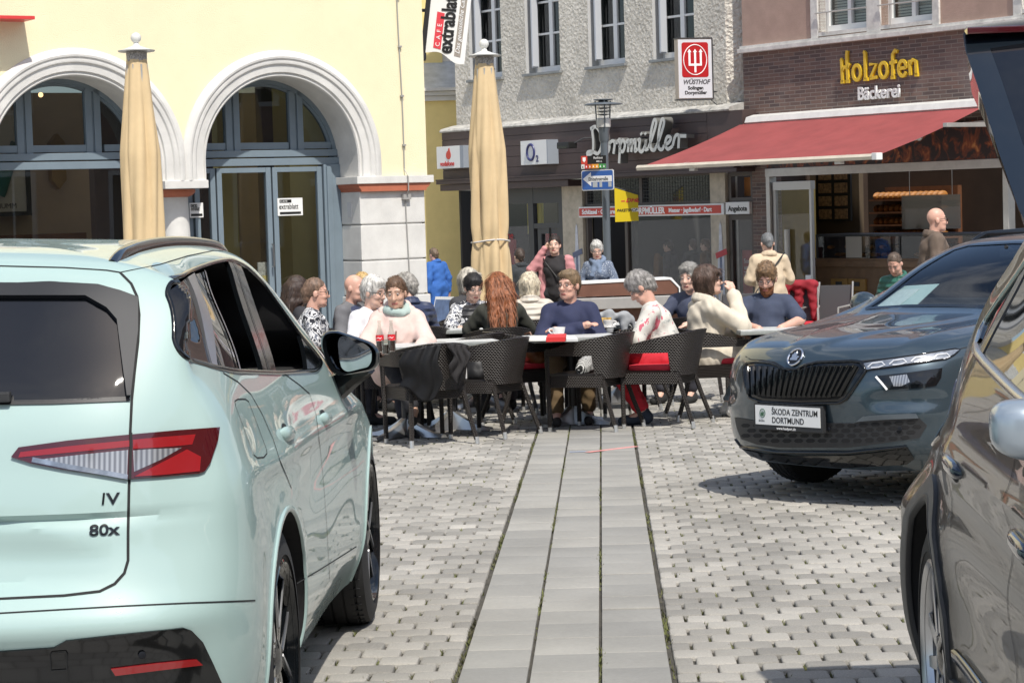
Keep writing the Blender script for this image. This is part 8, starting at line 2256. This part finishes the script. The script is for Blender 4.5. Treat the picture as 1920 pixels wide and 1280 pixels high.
person('man in a green quilted jacket sitting by the bakery looking down', 1690, 25.6, 140, lean=12, head=(10, 26, 0), skin='pink', hair=(.10, .07, .05), style='crop', top=(.025, .115, .085), topk='quilt', coat=True, arms='lap', res=.011)
chair(1690, 0, 140, 'wicker armchair under the man in the green jacket', 25.75)
person('bald man in sunglasses and a brown jacket walking past the bakery', 1750, 23.7, -86, sit=False, sc=1.02, lean=2, skin='pink', hair=None, top=(.13, .095, .072), coat=True, glasses='dark', arms='down', res=.009, legmode=1)
person('person in a dark coat seen from behind before the phone shop', 977, 30.5, 20, sit=False, sc=.84, lean=4, hair=(.06, .04, .03), style='short', top=(.03, .035, .04), coat=True, arms='down', res=.012)
person('man in a bright blue jacket walking away beyond the pilaster', 822, 38.0, 40, sit=False, sc=.86, lean=10, skin='pink', hair=(.16, .11, .07), style='short', top=(.03, .12, .40), coat=True, arms='down', res=.014)
# figures behind the glass stand in for people reflected in the knife shop window
for i, (px_, yaw, tp, hr, lb) in enumerate(((1236, 70, (.20, .09, .03), (.10, .06, .04), 'person in a tan jacket, stand-in for a reflection in the knife shop window'), (1258, 60, (.055, .045, .05), (.05, .03, .02), 'person in a dark coat close behind the tan jacket, stand-in for a reflection in the shop window'), (1302, 20, (.022, .024, .03), (.12, .07, .05), 'person in a dark leather jacket turned away, stand-in for a reflection in the shop window'), (1328, 60, (.14, .06, .02), (.12, .05, .02), 'person with brown hair, stand-in for a reflection at the right edge of the shop window'))):
    o_ = RB4 @ Vector(DOR.o + DOR.n * -.75); q = hit(px_, 460, tuple(o_), tuple(RB @ DOR.n)); person(lb, px_, q[1], yaw, sit=False, sc=.86, lean=3, hair=hr, style='short', top=tp, coat=True, arms='down', res=.014, feet=False)
# ================================================================ bags and clothes left on the chairs, houses behind the photographer
def on_chair(ch, o, lab, cat): o.matrix_world = mat4(np.array(ch.rotation_euler.to_matrix()), ch.location); return tag(o, lab, cat)
def blob_thing(name, bl, res, m_, noise=None): 
    V, F = bl.mesh(res, noise); o = raw(name, V, F, m_, smooth=True); return o
M_leather = mat('brown leather', (.22, .085, .03), .4, var=.2, vs=9)
b = Blob().cap((-.10, .03, .56), (.14, .03, .56), .085, .09, .05).cap((-.08, .03, .60), (.10, .05, .66), .05, .05, .04)
o = on_chair(CH['f'], blob_thing('leather_bag', b, .009, M_leather, folds(.004, 3)), 'soft brown leather bag lying on the red cushion', 'bag')
mb = MB(); mb.tube([(-.12, .02, .60), (-.06, .0, .74), (.06, .0, .76), (.13, .04, .62)], .009, 8); mb.build('strap', M_wood, o, smooth=True)
b = Blob().cap((-.02, .04, .50), (.0, .06, .62), .095, .08, .04).ell((0, .10, .52), (.09, .05, .08), None, .03)
o = on_chair(CH['b'], blob_thing('backpack', b, .009, mat('black nylon', (.018, .018, .02), .55, var=.3, vs=12), folds(.003, 4)), 'black backpack with white piping on the empty chair', 'backpack')
mb = MB(); mb.tube([(-.10, .10, .46), (-.115, .09, .56), (-.07, .10, .68), (0, .10, .70)], .007, 6); mb.tube([(.07, .14, .46), (.10, .12, .56), (.06, .12, .66)], .007, 6); mb.build('piping', M_sw, o, smooth=True)
zm = mat('zebra fur', (.5, .5, .5), .9); nt_, b_n, N, L = nodes_of(zm); tc = N('ShaderNodeTexCoord'); wv = N('ShaderNodeTexWave'); wv.inputs['Scale'].default_value = 22; wv.inputs['Distortion'].default_value = 5; wv.inputs['Detail'].default_value = 3; rp = N('ShaderNodeValToRGB'); rp.color_ramp.interpolation = 'CONSTANT'; rp.color_ramp.elements[0].color = (.015, .015, .015, 1); rp.color_ramp.elements[1].position = .5; rp.color_ramp.elements[1].color = (.62, .62, .60, 1)
L(tc.outputs['Object'], wv.inputs['Vector']); L(wv.outputs['Fac'], rp.inputs[0]); L(rp.outputs[0], b_n.inputs['Base Color'])
b = Blob().cap((-.08, .02, .49), (.10, .04, .50), .055, .06, .04).cap((-.02, .03, .53), (.06, .03, .56), .05, .04, .04)
on_chair(CH['a'], blob_thing('zebra_bag', b, .009, zm, folds(.003, 2, 2)), 'black and white zebra striped bag on the nearest empty chair', 'bag')
# black jacket over the chair back, dark sweater beside it
M_bj = mat('black jacket nylon', (.006, .006, .007), .6, 0, .3, var=.3, vs=14)
def drape(ch, x0, x1, zl, zin, name, m_, lab, cat, seed, bulge=.02):
    nu, nv = 26, 30; V = []; F = []
    for i in range(nu + 1):
        u = i / nu; x = x0 + (x1 - x0) * u
        yb = -.015 - .265 * math.sqrt(max(.02, 1 - (x / .33) ** 2)) - .05
        low = zl + .05 * math.sin(u * 5 + seed) + .10 * abs(u - .5)
        zt_ = .775 - .05 * (abs(x) / .28) ** 2
        for j in range(nv + 1):
            v = j / nv
            if v < .12: y = yb + .10 - .16 * (v / .12); z = zin + (zt_ + .012 - zin) * (v / .12)
            else: w_ = (v - .12) / .88; z = zt_ + .012 + (low - zt_) * w_; y = yb - .075 - .02 * math.sin(3 * w_) + .035 * w_ - bulge * abs(math.sin(u * 9 + seed + 2 * w_))
            V.append((x + .02 * math.sin(9 * v + seed), y, z))
    for i in range(nu):
        for j in range(nv): k = i * (nv + 1) + j; F.append((k, k + 1, k + nv + 2, k + nv + 1))
    o = raw(name, V, F, m_, smooth=True); md = o.modifiers.new('solid', 'SOLIDIFY'); md.thickness = .012
    return on_chair(ch, o, lab, cat)
o = drape(CH['c'], -.30, -.04, .36, .66, 'black_jacket', M_bj, 'shiny black jacket draped over the back of the near left chair', 'jacket', 1.0)
drape(CH['c'], .05, .22, .50, .68, 'dark_sweater', cloth((.022, .020, .021)), 'dark soft sweater hanging beside the black jacket', 'sweater', 2.6, .03)
M_gb = mat('grey wool', (.30, .31, .32), .9, var=.12, vs=20)
b = Blob().cap((-.15, 0, .73), (.15, .02, .70), .035, .03, .03).cap((-.16, -.02, .72), (-.20, -.02, .56), .03, .015, .03).cap((.14, 0, .70), (.20, 0, .56), .03, .015, .03).cap((-.05, -.02, .74), (-.05, -.05, .58), .05, .03, .05).cap((.08, -.02, .72), (.08, -.05, .58), .05, .03, .05)
p = AT(1152, 590, 20.4); o = blob_thing('grey_blanket', b, .011, M_gb, folds(.004, 1)); o.location = (p[0], 20.35, .10); tag(o, 'grey wool blanket heaped over the chair behind the flowered blouse', 'blanket')
# houses that stand behind the photographer and show in mirrors and paint
def house(lab, x0, x1, y, h, wall, timber, nwin, x=0, rz=0):
    t = empty('town_house', lab, 'building', (x, y, 0), R(rz))
    mb = MB(); mb.box(x0, x1, -8, 0, 0, h); mb.prism([(x0 - .3, h), (x1 + .3, h), ((x0 + x1) / 2, h + 4)], -8.2, .3, 'y'); mb.build('wall', wall, t)
    W = x1 - x0
    for fl in range(int(h // 3)):
        for k in range(nwin):
            cx = x0 + W * (k + .5) / nwin; z0 = 1.0 + fl * 3
            mb = MB(); mb.box(cx - .62, cx + .62, .0, .06, z0 - .1, z0 + 1.6); w_ = mb.build('window', M_wframe, t)
            mb = MB(); mb.box(cx - .5, cx - .04, .062, .07, z0, z0 + 1.5); mb.box(cx + .04, cx + .5, .062, .07, z0, z0 + 1.5); mb.build('pane', M_tint, w_)
    if timber:
        mb = MB()
        for k in range(nwin * 2 + 1): x = x0 + W * k / (nwin * 2); mb.box(x - .09, x + .09, 0, .05, 0, h)
        for fl in range(int(h // 3) + 1): mb.box(x0, x1, .0, .045, fl * 3 - .1, fl * 3 + .12)
        mb.build('timber_frame', M_gap, t)
house('half timbered white house behind the photographer, seen in the door mirror', -5, 9, -24, 9, M_wframe, True, 5)
house('brown plastered house reflected in the mint car windows', 12, 24, -20, 9, M_pink, False, 4)
house('long brown house across the square, reflected in the cafe windows', -14, 12, 2, 10, M_pink, False, 8, 17, 90)
house('grey house behind the photographer on the left', -22, -8, -26, 9, M_reveal, False, 4)
